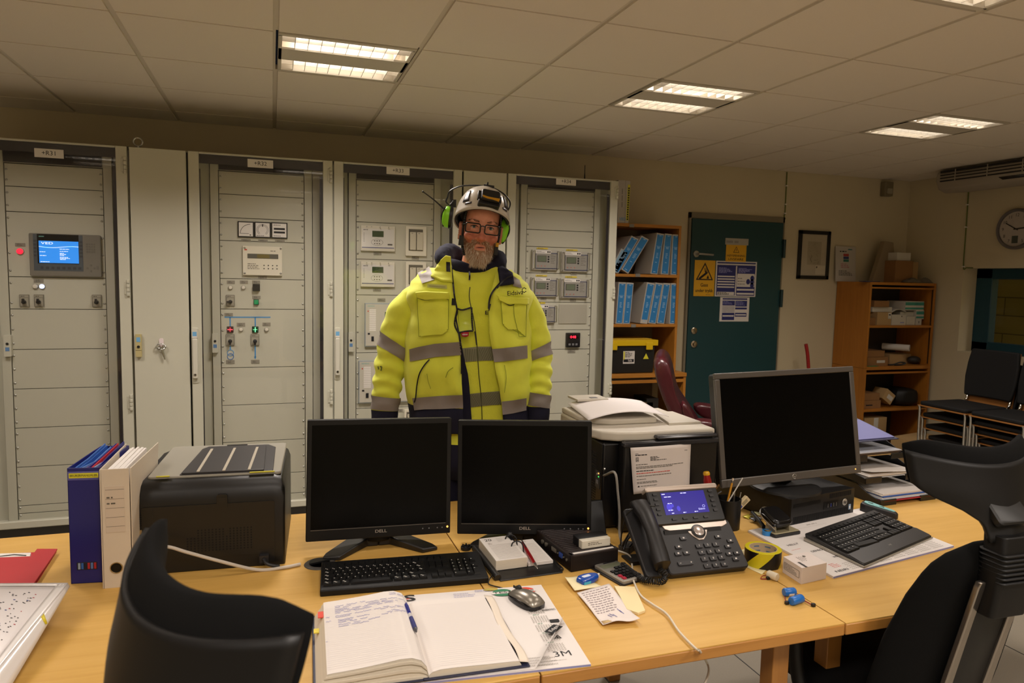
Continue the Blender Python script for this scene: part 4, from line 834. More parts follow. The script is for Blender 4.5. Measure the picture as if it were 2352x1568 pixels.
# blue pen on the page
def pen(name,label,p0,p1,body,tip,clip,parts):
    p0,p1=V(p0),V(p1); t=thing(name,label,'pen',(p0+p1)/2); d=p1-p0; L=d.length; q=d.to_track_quat('Z','Y').to_matrix().to_4x4(); P=T(*p0)@q
    for nm,m,pr in parts:
        b=B().mat(m); b.push(P); b.lathe([(r,z*L) for r,z in pr],14); b.pop(); b.obj(nm,t)
    b=B().mat(clip); b.push(P); b.box(-.0015,.0015,.0045,.0075,L*.02,L*.34); b.box(-.0015,.0015,.0,.007,L*.02,L*.05); b.pop(); b.obj('clip',t,bev=.0008)
    return t
BLU=mat('pen_blue','1c2480',.3); 
pen('ballpoint_pen','dark blue ballpoint pen lying in the fold of the open log book',PZ(932,1388,.80),PZ(957,1452,.80),0,0,BLU,[('barrel',BLU,[(.0001,0),(.004,.005),(.0052,.06),(.0052,.38)]),('label_band',mat('pen_band','c3c0c4',.35),[(.0053,.38),(.0053,.5)]),('grip',mat('pen_grip','20266a',.6),[(.0052,.5),(.0056,.7),(.0054,.88)]),('tip',mat('pen_tip','5a5a60',.3,metal=.8),[(.005,.88),(.0018,.98),(.0004,1)])])
# ================================================================ desk calendar, thin client
fl,fr=PZ(1149,1336,DZ),PZ(1293,1316,DZ); M=DF(fl,fr); w=(fr-fl).length; dp=.235
t=thing('desk_calendar','loose leaf desk calendar on a black holder showing day 20','desk calendar',(fl+fr)/2+V((0,.11,0)))
b=B().mat(mat('holder_black','1b1a19',.4)); b.push(M); b.prism([(0,0),(0,.004),(.06,.012),(dp-.03,.018),(dp,.012),(dp,0)],0,w,ax='x'); b.cyl((-.004,.01,.008),(-.004,dp-.01,.014),.011,n=14); b.cyl((w+.002,.01,.006),(w+.002,dp-.01,.012),.006,n=12); b.pop(); b.obj('holder',t,bev=.002)
hx=w*.52
b=B().mat(WHT); b.push(M@T(.008,.05,.012)@Matrix.Rotation(.05,4,'X')); b.box(-.004,hx-.008,0,.16,0,.03); b.pop(); b.mat(EDG); b.push(M@T(.008,.05,.012)@Matrix.Rotation(.05,4,'X')); b.box(-.0045,hx-.0085,-.0005,.159,.001,.0285); b.mat(INK); b.text('20',.022,(.018,.14,.0305),rot=RZ(0),w=.022); b.mat(CAL); b.push(T(0,0,.0306)@FLAT); b.lines(.01,.026,0,.108,.122,3,.0018,2); b.lines(.045,.07,0,.12,.15,5,.0012,2)
for k in range(13): b.box(.008,hx-.016,-.0002,.0002,.008+.0078*k,.0084+.0078*k)
b.pop(); b.pop(); b.obj('left_leaves',t,flat=True)
b=B().mat(WHT); b.push(M@T(hx+.004,.05,.012)@Matrix.Rotation(.05,4,'X')); b.box(0,w-hx-.014,0,.16,0,.009); b.mat(CAL); b.push(T(0,0,.0094)@FLAT)
for k in range(14): b.box(.006,w-hx-.022,-.0002,.0002,.01+.009*k,.0104+.009*k)
b.lines(.01,.02,0,.146,.15,1,.0012); b.lines(.04,.055,0,.144,.15,2,.0012); b.pop(); b.pop(); b.obj('right_leaves',t,flat=True)
b=B().mat(CAPB); b.push(M); 
for y in (.13,.185): b.tube([(hx-.02,y,.042),(hx-.016,y,.056),(hx,y,.06),(hx+.014,y-.005,.05),(hx+.016,y-.012,.024)],.0022,8,5)
b.box(hx-.006,hx+.006,.17,.215,.03,.05); b.ball((hx,.2,.055),.011); b.pop(); b.obj('ring_binding',t)
RPN=mat('pen_red','b01c22',.25,metal=.3)
pen('red_pen','red ballpoint pen lying across the desk calendar',PD(1196,1240,2.27),PZ(1235,1306,.785),0,0,CAPB,[('barrel',RPN,[(.0045,.1),(.0055,.2),(.0058,.6),(.005,.84)]),('push_button',mat('pen_chrome','b5b0a8',.2,metal=.9),[(.0001,0),(.0028,.005),(.0032,.08),(.0046,.1)]),('tip',mat('pen_chrome'),[(.005,.84),(.004,.9),(.0012,.99),(.0003,1)])])
fl,fr=PZ(1311,1315,DZ),PZ(1419,1296,DZ); M=DF(fl,fr); w=(fr-fl).length; dp=.225; hh=PZ(1311,1315,DZ).z; hh=.052
TCM=mat('thin_client_brown','2b2322',.45,var=.06,scale=30)
t=thing('thin_client','flat dark brown ribbed mini computer lying beside the desk calendar','mini computer',(fl+fr)/2+V((.02,.11,0)))
b=B().mat(TCM); b.push(M); b.box(0,w,0,dp,.002,hh-.004)
for k in range(15): y=.022+(dp-.024)*k/15; b.box(.008,w-.002,y,y+(dp-.024)/15-.0022,hh-.005,hh)
b.box(0,w,0,.02,.002,hh); b.box(0,.008,0,dp,.002,hh); b.pop(); b.obj('case',t,bev=.0012)
b=B().mat(mat('port_metal','a8a294',.35,metal=.8)); b.push(M)
for y,m,r in ((.18,'port_metal',.007),(.155,'port_metal',.007)): b.cyl((-.004,y,.03),(.001,y,.03),r,n=10)
b.box(-.003,.001,.09,.118,.026,.038); b.mat(mat('vga_blue','2c4a9c',.5)); b.box(-.003,.001,.05,.07,.024,.038); b.mat(MATS['port_metal']); b.cyl((-.004,.078,.031),(.001,.078,.031),.0025,n=8); b.cyl((-.004,.043,.031),(.001,.043,.031),.0025,n=8); b.cyl((-.003,.025,.03),(.001,.025,.03),.004,n=8); b.pop(); b.obj('ports',t)
b=B().mat(WHT); b.push(M); b.box(.012,w-.012,.006,.015,hh,hh+.0006); b.pop(); b.obj('name_strip',t)
k=B().mat(mat('device_white','d6d0c0',.4,var=.15,scale=30)); k.push(M@T(w*.32,.028,hh+.001)@RZ(-.04)); k.rbox(0,.098,0,.055,.0,.024,.004); k.mat(mat('device_smudge','5a5348',.7)); k.lines(.02,.08,-.0004,.008,.018,2,.002,6); k.mat(CAPB); k.rbox(-.003,.1,.02,.056,.001,.026,.004); k.pop()
tag(k.obj('adapter_box','',None,bev=.001) if 0 else k.obj('adapter_box',bev=.001),'small worn white and black adapter box lying on the ribbed mini computer','adapter')
c=B().mat(mat('white_cable','d8cfbe',.5)); c.tube([PD(1360,1234,2.5),PD(1385,1241,2.42),PZ(1400,1245,.80)],.0035,8,5); c.tube([PZ(1415,1263,.765),PZ(1445,1275,.757),PZ(1452,1300,.756),PZ(1452,1322,.757),PZ(1462,1350,.757),PZ(1475,1370,.757),PZ(1500,1388,.757),PZ(1532,1410,.757),PZ(1560,1450,.757),PZ(1598,1489,.757),PZ(1607,1494,.757),PD(1622,1518,1.86),PD(1628,1540,1.84),PD(1618,1570,1.8),PD(1590,1620,1.75)],.0028,8,6)
tag(c.obj('white_cable'),'long thin white cable running over the front edge of the desk','cable')
# ================================================================ notes, tape, calculator
STK=mat('sticky_yellow','e8dcae',.7)
def paperpoly(px,z,th,m,bend=0):
    P=[PZ(u,v,z) for u,v in px]; b=B().mat(m); b.prism([(p.x,p.y) for p in P],DZ+.0005,DZ+.0005+th); return b
k=B().mat(STK); A,Bq,C_,D_=PZ(1297,1330,.757),PZ(1332,1322,.752),PZ(1383,1347,.752),PZ(1320,1357,.758)
k.grid(lambda u,v:tuple((A*(1-u)+Bq*u)*(1-v)+(D_*(1-u)+C_*u)*v+V((0,0,.0012+.006*(1-u)**3*(1-v)))),8,8)
tag(k.obj('sticky_note',solid=.0004),'curled pale yellow sticky note under the blue correction tape','sticky note')
ctr=PZ(1350,1333,.755); M=T(ctr.x,ctr.y,DZ+.0025)@RZ(.28)
t=thing('correction_tape','translucent blue correction tape dispenser lying on a sticky note','correction tape',(ctr.x,ctr.y,DZ+.003))
BT=mat('blue_translucent','1b58c4',.12,trans=.35,spec=.6)
b=B().mat(BT); b.push(M); out=[(-.034,-.018),(-.02,-.021),(.006,-.02),(.03,-.012),(.037,-.003),(.036,.006),(.024,.014),(0,.02),(-.024,.018),(-.036,.008)]
b.loft([[(x*.92,y*.9,0) for x,y in out],[(x,y,.005) for x,y in out],[(x,y,.013) for x,y in out],[(x*.88,y*.85,.0175) for x,y in out]]); b.pop(); b.obj('body',t,bev=.002)
b=B().mat(mat('cyan_window','3aa6c8',.2)); b.push(M); b.box(-.03,-.006,-.0212,-.018,.004,.011); b.mat(mat('label_pale','cfd8ea',.4)); b.rbox(-.02,.008,-.006,.006,.0172,.0182,.004); b.pop(); b.obj('window',t)
b=B().mat(OFFW); b.push(M); b.prism([(.034,-.004),(.047,.002),(.047,.007),(.034,.006)],.004,.012); b.pop(); b.obj('tip',t)
k=paperpoly([(1411,1342),(1458,1344),(1482,1398),(1466,1404),(1440,1395)],.76,.006,mat('sticky_pad_cream','ecd9a8',.7)); tag(k.obj('sticky_pad'),'cream sticky note pad partly under the handwritten sheet','sticky pad')
A,Bq,C_,D_=PZ(1325,1361,.757),PZ(1399,1340,.757),PZ(1470,1412,.775),PZ(1385,1430,.762)
def ns(u,v,e=0):
    z=.007*0+.008*max(0,v-.75)*4*(.3+.7*u)+.003*math.sin(u*8+v*5)*v; p=(A*(1-u)+Bq*u)*(1-v)+(D_*(1-u)+C_*u)*v; return V((p.x,p.y,DZ+.0072+z+e))
k=B().mat(mat('note_paper','e2d8d2',.75,var=.04,scale=60)); k.grid(ns,14,14); k.mat(mat('pencil_grey','a79aa0',.8)); rn=random.Random(21)
for r in range(11):
    x=.08+.02*rn.random()
    while x<.9-.03*r:
        L=rn.uniform(.04,.12); v=.07+.06*r; k.quad(ns(x,v,.0014),ns(x,v+.012,.0014),ns(x+L,v+.012,.0014),ns(x+L,v,.0014)); x+=L+.03
k.mat(HAND)
for x0,v0 in ((.3,.78),(.36,.76),(.42,.8),(.66,.66),(.7,.7)): k.quad(ns(x0,v0,.0016),ns(x0+.015,v0,.0016),ns(x0+.06,v0+.09,.0016),ns(x0+.045,v0+.09,.0016))
k.mat(mat('scorch','c9ad7a',.8)); k.quad(ns(.03,.9,.0012),ns(.03,.99,.0012),ns(.25,.99,.0012),ns(.2,.92,.0012))
tag(k.obj('handwritten_note',solid=.0005),'crumpled sheet with faint handwriting lying between desk pad and calculator','note')
fl,fr=PZ(1431,1345,DZ),PZ(1488,1334,DZ); M=T(fl.x,fl.y,DZ)@RZ(math.atan2(fr.y-fl.y,fr.x-fl.x)+.12); w=.082; dp=.14
t=thing('calculator','small silver calculator with black keys beside the coiled phone cord','calculator',(fl.x+.03,fl.y+.07,DZ))
b=B().mat(CAPB); b.push(M); b.rbox(-.008,w+.006,-.004,dp,0,.004,.008); b.pop(); b.obj('cover',t)
b=B().mat(mat('calc_silver','a9a59c',.3,metal=.5)); b.push(M); b.loft([[(x,y,z) for x,y in rrect(i,w-i,i,dp-.008-i,.006)] for z,i in ((.004,0),(.011,0),(.013,.002))]); b.pop(); b.obj('body',t)
b=B().mat(mat('calc_lcd','6f735f',.2)); b.push(M); b.box(.007,w-.007,dp-.048,dp-.024,.013,.0136); b.mat(CAPB); b.box(w*.35,w-.009,dp-.019,dp-.013,.013,.0134); b.pop(); b.obj('display',t)
for r in range(5):
    for c in range(5):
        if r==4 and c<2: continue
        rd=(r in (0,1) and c==0); o=key(t,M,.009+.0135*c,.008+.0165*r,.013,.0115,.0115,.004,'key','calc_key_red' if rd else None) if not rd else (mat('calc_key_red','a8243a',.4),key(t,M,.009+.0135*c,.008+.0165*r,.013,.0115,.0115,.004,'key','calc_key_red'))[1]
# ================================================================ desk phone
PHB=mat('phone_black','131315',.32); PHD=mat('phone_charcoal','1f1e20',.5); SILV=mat('phone_silver','cdbfb4',.3,metal=.35,spec=.6)
A,Bq=PZ(1540,1336,DZ),PZ(1720,1316,DZ); ang=math.atan2(Bq.y-A.y,Bq.x-A.x); w=.262
PB=T(A.x,A.y,DZ)@RZ(ang)
t=thing('desk_phone','black office desk phone with lit blue screen, handset and number keys','phone',(A.x+.13,A.y+.08,DZ))
th=math.radians(40); F=PB@T(0,.004,.022)@Matrix.Rotation(th,4,'X')    # face plane: x right, y up the slope, z out of it
L1=.155
b=B().mat(PHD); b.push(F); b.loft([[(x,y,z) for x,y in rrect(0,w,-.004,L1,.012)] for z in (-.024,-.003)]+[[(x,y,0) for x,y in rrect(.003,w-.003,-.001,L1,.01)]]); b.pop(); b.obj('base_plate',t)
b=B().mat(PHD); b.push(F); b.loft([[(x,y,z) for x,y in rrect(-.07,.03,-.0,L1+.07,.012)] for z in (-.026,-.008)]); b.pop(); b.obj('cradle',t,bev=.004)
b=B().mat(mat('phone_foot','1a1a1c',.5)); b.push(PB); b.prism([(.06,0),(.17,0),(.16,.01),(.12,.11),(.1,.11)],.03,w-.04,ax='x'); b.prism([(.13,0),(.2,0),(.2,.006),(.13,.012)],-.06,.02,ax='x'); b.pop(); b.obj('stand',t)
# screen head, steeper
G=F@T(0,L1-.004,.0)@Matrix.Rotation(math.radians(13),4,'X'); L2=.118
b=B().mat(PHB); b.push(G); b.loft([[(x,y,z) for x,y in rrect(.005,w-.012,0,L2,.008)] for z in (-.028,.004)]+[[(x,y,.008) for x,y in rrect(.009,w-.016,.004,L2-.004,.006)]]); b.pop(); h=b.obj('screen_head',t)
b=B().mat(SILV); b.push(G); b.loft([[(x,y,z) for x,y in rrect(.003,w-.01,L2-.013,L2+.003,.007)] for z in (-.02,.008)]+[[(x,y,.0105) for x,y in rrect(.006,w-.013,L2-.011,L2+.001,.005)]]); b.pop(); b.obj('top_trim',t)
b=B().mat(mat('phone_screen_lit','1d1470',.3,emit=.42,ecol='2317a8')); b.push(G); sx0,sx1,sy0,sy1=.05,w-.062,.03,L2-.018; b.box(sx0,sx1,sy0,sy1,.008,.0088); b.mat(mat('phone_text_lit','c8ccff',.4,emit=.9,ecol='b8c0ff'))
b.push(T(0,0,.0092)@FLAT); sw,sh=sx1-sx0,sy1-sy0
for k,q,n in ((.02,.93,.15),(.45,.93,.25),(.06,.8,.28),(.1,.5,.18),(.08,.2,.2),(.14,.06,.1),(.4,.06,.14),(.66,.06,.14)): b.lines(sx0+sw*k,sx0+sw*(k+n),0,sy0+sh*q-.0015,sy0+sh*q+.0015,1,.0026,int(k*99))
b.tube([(sx0+sw*.9+.004*math.cos(a*PI/6),-.0002,sy0+sh*.28+.004*math.sin(a*PI/6)) for a in range(12)],.0005,5,close=True); b.pop()
b.text('Eidsiva',.008,(sx0+sw*.84,sy0+sh*.16,.0093),rot=RZ(0),w=.022)
b.mat(mat('phone_glow_lit','3a34c8',.4,emit=.5,ecol='3a34d0')); 
for cx,cy,r in ((.12,.33,.009),(.32,.25,.006),(.2,.4,.004)): b.add([(sx0+sw*cx+r*math.cos(a*PI/8),sy0+sh*cy+r*1.4*math.sin(a*PI/8),.009) for a in range(16)],[tuple(range(16))])
b.pop(); b.obj('display',h,flat=True)
PKEY=mat('phone_key','232225',.4)
PK=B().mat(PKEY); PK.rbox(-.5,.5,-.5,.5,0,1,.18); 
_pk=[None]
def pkey(M,x,y,kw,kh,name='button',par=None,hz=.004,m=None):
    if _pk[0] is None: o=PK.obj(name,t,world=False); _pk[0]=o.data
    else:
        o=bpy.data.objects.new(name,_pk[0]); COL.objects.link(o); o.parent=t
    o.matrix_local=rootmat(t).inverted()@M@T(x,y,0)@Matrix.Diagonal((kw,kh,hz,1)); return o
for k in range(5):
    pkey(G,.030,.034+.0155*k,.014,.008,'line_key',hz=.012); pkey(G,w-.04,.034+.0155*k,.014,.008,'line_key',hz=.012)
for k in range(4): pkey(G,.075+.036*k,.0155,.017,.007,'soft_key',hz=.012)
b=B().mat(SILV); b.push(F); pts=[(.03,L1-.002),(w-.012,L1-.002),(w-.012,L1-.014),(w-.03,L1-.022),(.175,L1-.028),(.165,L1-.045),(.15,L1-.06),(.133,L1-.06),(.118,L1-.045),(.108,L1-.03),(.05,L1-.022),(.036,L1-.016)]; b.prism(pts,-.001,.003); b.pop(); b.obj('silver_trim',t,bev=.0012)
b=B().mat(PHB); b.push(F@T(.1415,L1-.033,.003)); b.lathe([(.0225,0),(.0225,.003),(.0175,.004)],28); b.mat(mat('phone_navi','b5aaa4',.25,metal=.5)); b.lathe([(.0165,.0035),(.0165,.006),(.014,.0075),(.0001,.0078)],24); b.pop(); b.obj('navigation_wheel',t)
lg=B().mat(mat('key_white','dcd8d4',.6))
nums='123456789*0#'
for k in range(12):
    x,y=.125+.0285*(k%3),.076-.0215*(k//3); pkey(F,x,y,.022,.014,'number_key'); lg.push(F); lg.text(nums[k],.0085,(x,y,.0045),rot=RZ(0)); lg.pop()
for x,y in ((.058,.079),(.048,.058),(.076,.058),(.084,.105),(.2,.1),(.219,.066),(.235,.083),(.211,.066),(.212,.042),(.238,.042),(.226,.024)):
    if (x,y)==(.211,.066): continue
    pkey(F,x,y,.021,.012); lg.push(F@T(x,y,.0046)); lg.box(-.0028,.0028,-.0022,.0022,0,.0002); lg.pop()
pkey(F,.06,.027,.05,.014,'volume_key'); lg.push(F@T(.06,.027,.0046)); lg.box(-.02,-.015,-.0005,.0005,0,.0002); lg.box(.015,.02,-.0005,.0005,0,.0002); lg.box(.017,.018,-.0025,.0025,0,.0002); lg.pop()
lg.obj('key_legends',t,flat=True)
# handset
HS=mat('handset_black','181718',.42)
b=B().mat(HS); b.push(F@T(-.026,0,0)); R=[]
for y,z,rx,rz in ((.012,.012,.02,.012),(.02,.022,.027,.022),(.05,.026,.028,.022),(.075,.034,.025,.017),(.12,.04,.024,.015),(.17,.036,.026,.018),(.2,.026,.029,.022),(.225,.018,.029,.022),(.236,.008,.022,.012)):
    R.append([(rx*math.cos(a)*(1.0 if abs(math.cos(a))<.9 else .98),y,z+rz*math.sin(a)) for a in [2*PI*k/20 for k in range(20)]])
b.loft(R); b.pop(); b.obj('handset',t)
# coiled cord
c=B().mat(mat('cord_black','141414',.5)); path=spline([PZ(1430,1296,.762),PZ(1447,1310,.762),PZ(1463,1323,.762),PZ(1478,1331,.764),PZ(1497,1334,.768),PZ(1518,1336,.766),PZ(1526,1330,.77),PZ(1530,1321,.78),PZ(1520,1312,.785),PZ(1514,1300,.79)],24); pts=[]; acc=0
for i in range(len(path)-1):
    L=(path[i+1]-path[i]).length; m=max(1,int(L/.0007))
    tdir=(path[i+1]-path[i]).normalized(); x=tdir.cross(V((0,0,1))).normalized(); y=x.cross(tdir)
    for q in range(m):
        f=q/m; p=path[i]*(1-f)+path[i+1]*f; a=2*PI*(acc+L*f)/.0062; pts.append(p+x*.0078*math.cos(a)+y*.0078*math.sin(a))
    acc+=L
c.tube(pts,.0021,5); tag(c.obj('coiled_phone_cord'),'black coiled phone cord lying left of the desk phone','cord')
# ================================================================ multifunction printer behind the right monitor
fl,fr=PZ(1427,1226,DZ),PZ(1640,1205,DZ); M=DF(fl,fr); w=(fr-fl).length; hb=PY(1529,1010,fl.y).z-DZ; dp=.42
t=thing('office_printer','large black printer with pale top, a typed notice taped to its side','printer',(fl+fr)/2+V((0,.21,0)))
PB2=mat('mfp_black','0f0f11',.35)
b=B().mat(PB2); b.push(M); b.box(0,w,0,.05,.006,hb); b.box(-.055,w-.01,.05,dp,.006,hb-.012); b.pop(); b.obj('body',t,bev=.008)
b=B().mat(mat('mfp_edge','2a2a2e',.25)); b.push(M); b.box(-.004,w+.002,-.006,.02,hb-.02,hb); b.box(w*.33,w*.98,-.01,.03,hb+.004,hb+.016); b.pop(); b.obj('hinge_cover',t,bev=.006)
MW=mat('mfp_white','cfc8ba',.45)
b=B().mat(MW); b.push(M); out=[(w,.02),(w,dp),(-.06,dp),(-.075,dp-.03),(-.075,.1),(-.06,.06),(-.01,.03),(.05,.02)]
b.prism(out,hb-.004,hb+.028); b.prism([(-.07,dp*.95),(-.07,.22),(-.03,.16),(.02,.14),(w*.55,.14),(w*.55,dp*.95)],hb+.028,hb+.05); b.pop(); b.obj('top_cover',t,bev=.007,seg=3)
b=B().mat(MW); b.push(M); b.prism([(w*.62,.1),(w*.98,.1),(w*.98,.3),(w*.75,.3)],hb+.028,hb+.036); b.prism([(-.02,.36),(w*.3,.36),(w*.3,.46),(-.02,.46)],hb+.075,hb+.083); b.mat(GREYP); b.box(w*.12,w*.2,.38,.4,hb+.083,hb+.0845); b.pop(); b.obj('tray_flap',t,bev=.003)
k=B().mat(mat('bright_paper','f0eaea',.6)); k.push(M); k.grid(lambda u,v:(-.075+u*(w*.87)+.03*v,.13+.27*v,hb+.052+.024*(1-(2*u-1)**2)*(1-.3*v)+.01*v),14,10); k.pop()
tag(k.obj('paper_sheet',solid=.0015),'sheets of white paper lying on the pale top of the large black printer','paper')
b=B().mat(mat('vent_black')); b.push(M)
for q in range(7): b.box(-.0555,-.05,.1+.0,.24,hb-.06-.009*q,hb-.056-.009*q)
for q in range(4): b.box(w*.56,w*.74,-.0006,.001,.052+.008*q,.055+.008*q)
for r in range(9):
    for c in range(6): b.box(-.0558,-.05,.1+.012*c,.106+.012*c,.08+.009*r,.085+.009*r)
b.pop(); b.obj('vents',t,flat=True)
b=B().mat(mat('socket_grey','3a3a3a',.5)); b.push(M); b.box(-.057,-.05,.065,.1,.14,.2); b.mat(mat('led_green','40ff60',.4,emit=2,ecol='40ff60')); b.box(-.058,-.056,.07,.075,.18,.183); b.mat(mat('led_amber')); b.box(-.058,-.056,.07,.075,.192,.195); b.mat(GREYP); b.box(-.0585,-.056,.075,.09,.155,.168); b.mat(STEEL); b.cyl((-.055,.03,.22),(-.06,.03,.22),.005); b.pop(); b.obj('network_socket',t)
# notice
pz=lambda u,v:PY(u,v,fl.y-.006)
P=[pz(1448,1028),pz(1587,1018),pz(1582,1117),pz(1454,1134)]
def nt_(u,v,e=0): p=(P[0]*(1-u)+P[1]*u)*(1-v)+(P[3]*(1-u)+P[2]*u)*v; return (p.x,p.y-.004*math.sin(u*PI)-.004*v*v-e,p.z)
k=B().mat(mat('notice_paper','dcd2cc',.7)); k.grid(lambda u,v:nt_(u,1-v),12,12)
def nl(u0,u1,v,h,seed=0):
    rn=random.Random(seed); u=u0
    while u<u1: e=min(u1,u+rn.uniform(.02,.06)); k.quad(nt_(u,v+h,.0006),nt_(e,v+h,.0006),nt_(e,v,.0006),nt_(u,v,.0006)); u=e+.008
k.mat(INK); k.quad(nt_(.07,.147,.0006),nt_(.94,.147,.0006),nt_(.94,.138,.0006),nt_(.07,.138,.0006)); nl(.07,.26,.16,.02,1)
for q in range(4): nl(.07,.12,.22+.025*q,.012,q); nl(.31,[.43,.46,.41,.58][q],.22+.025*q,.012,q+9)
k.mat(mat('print_grey')); nl(.07,.26,.37,.014,3); nl(.07,.87,.42,.013,4); nl(.07,.68,.45,.013,5); k.mat(INK); nl(.07,.36,.51,.016,6); k.mat(REDP); nl(.07,.64,.56,.016,7); k.mat(mat('print_grey')); nl(.07,.66,.62,.013,8); nl(.07,.22,.69,.012,9); nl(.07,.4,.75,.011,10); nl(.07,.42,.775,.011,11); nl(.13,.4,.84,.011,12); k.mat(INK); k.quad(nt_(.075,.86,.0006),nt_(.11,.86,.0006),nt_(.1,.83,.0006),nt_(.085,.83,.0006))
tag(k.obj('printed_notice',solid=.0004),'white typed notice with one red line taped to the black side of the large printer','notice')
c=B().mat(mat('pale_grey_cable','8f8b84',.5)); q=M@V((-.06,.08,.19)); c.tube([q,q+V((.012,-.03,.002)),PY(1412,1085,fl.y-.05),PY(1419,1130,fl.y-.06),PY(1423,1180,fl.y-.06),PY(1423,1225,fl.y-.07),PZ(1430,1255,.762)],.0042,8,6); tag(c.obj('grey_patch_cable'),'grey patch cable hanging down the left side of the large black printer','cable')
# phone in a black cradle behind the right monitor
A,Bq=PD(1340,1212,2.62),PD(1400,1222,2.55)
t=thing('docked_smartphone','smartphone with lit blue and grey screen in a black cradle, half behind right monitor','smartphone',((A+Bq)/2).xyz)
t.location.z=DZ
fr_=SF(PD(1335,1208,2.56),PD(1402,1214,2.5),PD(1335,1166,2.60))[0]
b=B().mat(BLKG); b.push(fr_); b.rbox(-.02,.11,0,.012,-.006,.072,.006,ax='y'); b.pop(); o=b.obj('handset',t,bev=.002)
b=B().mat(mat('smart_screen_lit','8f8f9c',.2,emit=.22,ecol='b0b0c0')); b.push(fr_); b.box(-.01,.066,-.0008,.001,.0,.066); b.mat(mat('smart_blue_lit','2c50d8',.3,emit=.6,ecol='2c50e8')); rn=random.Random(4)
for q in range(26): x=rn.gauss(.054,.008); z=rn.uniform(.004,.062); s=rn.uniform(.002,.006); b.box(x-s,x+s,-.0014,-.0006,z-s,z+s)
b.mat(mat('smart_gold','c8b070',.3,emit=.2,ecol='c8a860')); b.box(.074,.086,-.0012,.001,.0,.066); b.pop(); b.obj('display',o,flat=True)
b=B().mat(BLK); A,Bq=PZ(1350,1262,DZ),PZ(1418,1258,DZ); b.push(DF(A,Bq)); b.rbox(-.02,.085,.03,.15,0,.016,.01); b.prism([(.06,.016),(.1,.016),(.13,.12),(.115,.12)],-.01,.085,ax='x'); b.pop(); b.obj('cradle',t,bev=.003)
# bundle of black cables and power strip knot
CB=lambda *pt:[PZ(*p) if len(p)==3 else V(p[:3]) for p in pt]
k=0
for nm,lab,pt,r in (('power_cable','thick black cable arching from the adapter toward the desk phone, uppermost of the bundle',[(1428,1258,.762),(1436,1240,.80),(1455,1212,.83),(1480,1206,.83),(1503,1216,.82)],.0026),
    ('power_cable','thick black cable looping just below the uppermost cable, left of the desk phone',[(1432,1262,.764),(1441,1238,.79),(1462,1222,.79),(1500,1212,.79)],.0042),
    ('power_cable','thick black cable running right toward the desk phone above the steel bolt',[(1440,1262,.764),(1455,1243,.785),(1475,1228,.785),(1512,1222,.785)],.0042),
    ('power_cable','black cable ending behind the phone cradle, lowest of the bundle and touching the bolt',[(1446,1262,.760),(1460,1252,.766),(1490,1246,.766),(1510,1246,.766)],.003),
    ('power_cable','thin black cable rising along the black printer beside the grey patch cable',[(1425,1255,.765),(1428,1225,.83),(1440,1180,.9),(1470,1162,.93),(1505,1162,.93)],.0022)):
    c=B().mat(BCAB); c.tube([PZ(*p) for p in pt],r,8,8); tag(c.obj(nm),lab,'cable',None)
g=PZ(1440,1264,DZ); b=B().mat(mat('splitter_grey','45423e',.5)); b.push(T(g.x,g.y,DZ)@RZ(.7)); b.rbox(-.03,.03,-.02,.02,0,.022,.008); b.cyl((.03,-.01,.012),(.05,-.014,.012),.009); b.ball((.02,-.035,.012),.0115); b.tube([(.02,-.035,.012),(-.005,-.05,.006),(-.03,-.05,.004)],.003,8,4); b.pop(); tag(b.obj('cable_hub',bev=.003),'dark grey cable connector lump where the black cables meet, right of the ribbed computer','connector')
g=PZ(1473,1262,DZ+.008); q=PZ(1497,1240,DZ+.008); b=B().mat(mat('bolt_steel','8e8a84',.32,metal=1)); d=(q-g).normalized(); b.cyl(g,g+d*.014,.0125,n=6); b.cyl(g+d*.014,q,.0068,n=14); b.cyl(q-d*.012,q,.012,n=6); tag(b.obj('steel_bolt'),'steel bolt with nut lying on the desk left of the desk phone','bolt')
# pen cup with its contents
g=PZ(1678,1215,DZ); gx,gy=g.x,g.y+.02
t=thing('pen_cup','black mesh pen cup behind the desk phone with pencils in it','pen cup',(gx,gy,DZ))
b=B().mat(mat('cup_black','121213',.4)); b.lathe([(.0001,0),(.042,0),(.044,.105),(.0405,.105),(.039,.004),(.0001,.004)],24,(gx,gy,DZ)); b.obj('cup',t)
def rod(nm,lab,cat,u0,v0,u1,v1,r,m,parts=(),dy=0):
    p1=PY(u0,v0,gy+dy); p0=PY(u1,v1,gy+dy*.4); d=(p0-p1); tt=thing(nm,lab,cat,p0); b=B().mat(m); b.cyl(p0,p1,r,n=8); b.obj('shaft',tt)
    for pn,f0,f1,rr_,mm in parts: b=B().mat(mm); b.cyl(p1+d*f0,p1+d*f1,rr_,n=10); b.obj(pn,tt)
    return tt
rod('pencil','yellow pencil with eraser end standing in the black pen cup','pencil',1684,1098,1668,1165,.0035,mat('pencil_yellow','d3932a',.45),(('ferrule',.08,.16,.0037,STEEL),('eraser',0,.08,.0036,mat('eraser_white','dccbb4',.7))))
rod('cable_tie','white curved cable tie sticking out of the black pen cup','cable tie',1706,1097,1668,1160,.0022,mat('tie_white','cfccc4',.5),dy=-.01)
rod('craft_knife','black pen with a steel clip standing upright in the pen cup','pen',1686,1122,1684,1190,.0045,CAPB,(('clip',.1,.5,.0052,STEEL),),dy=.012)
rod('metal_scriber','thin steel scriber sticking out at the right of the pen cup','scriber',1702,1130,1690,1185,.002,STEEL,(),dy=.016)
p1,p0=PY(1717,1142,gy-.02),PY(1668,1192,gy-.01); t=thing('eraser_stick','long cream eraser stick with printed label leaning out of the pen cup','eraser',p0); d=p1-p0; x=d.normalized(); y=V((0,-1,0)); z=x.cross(y); 
MM=Matrix.Identity(4)
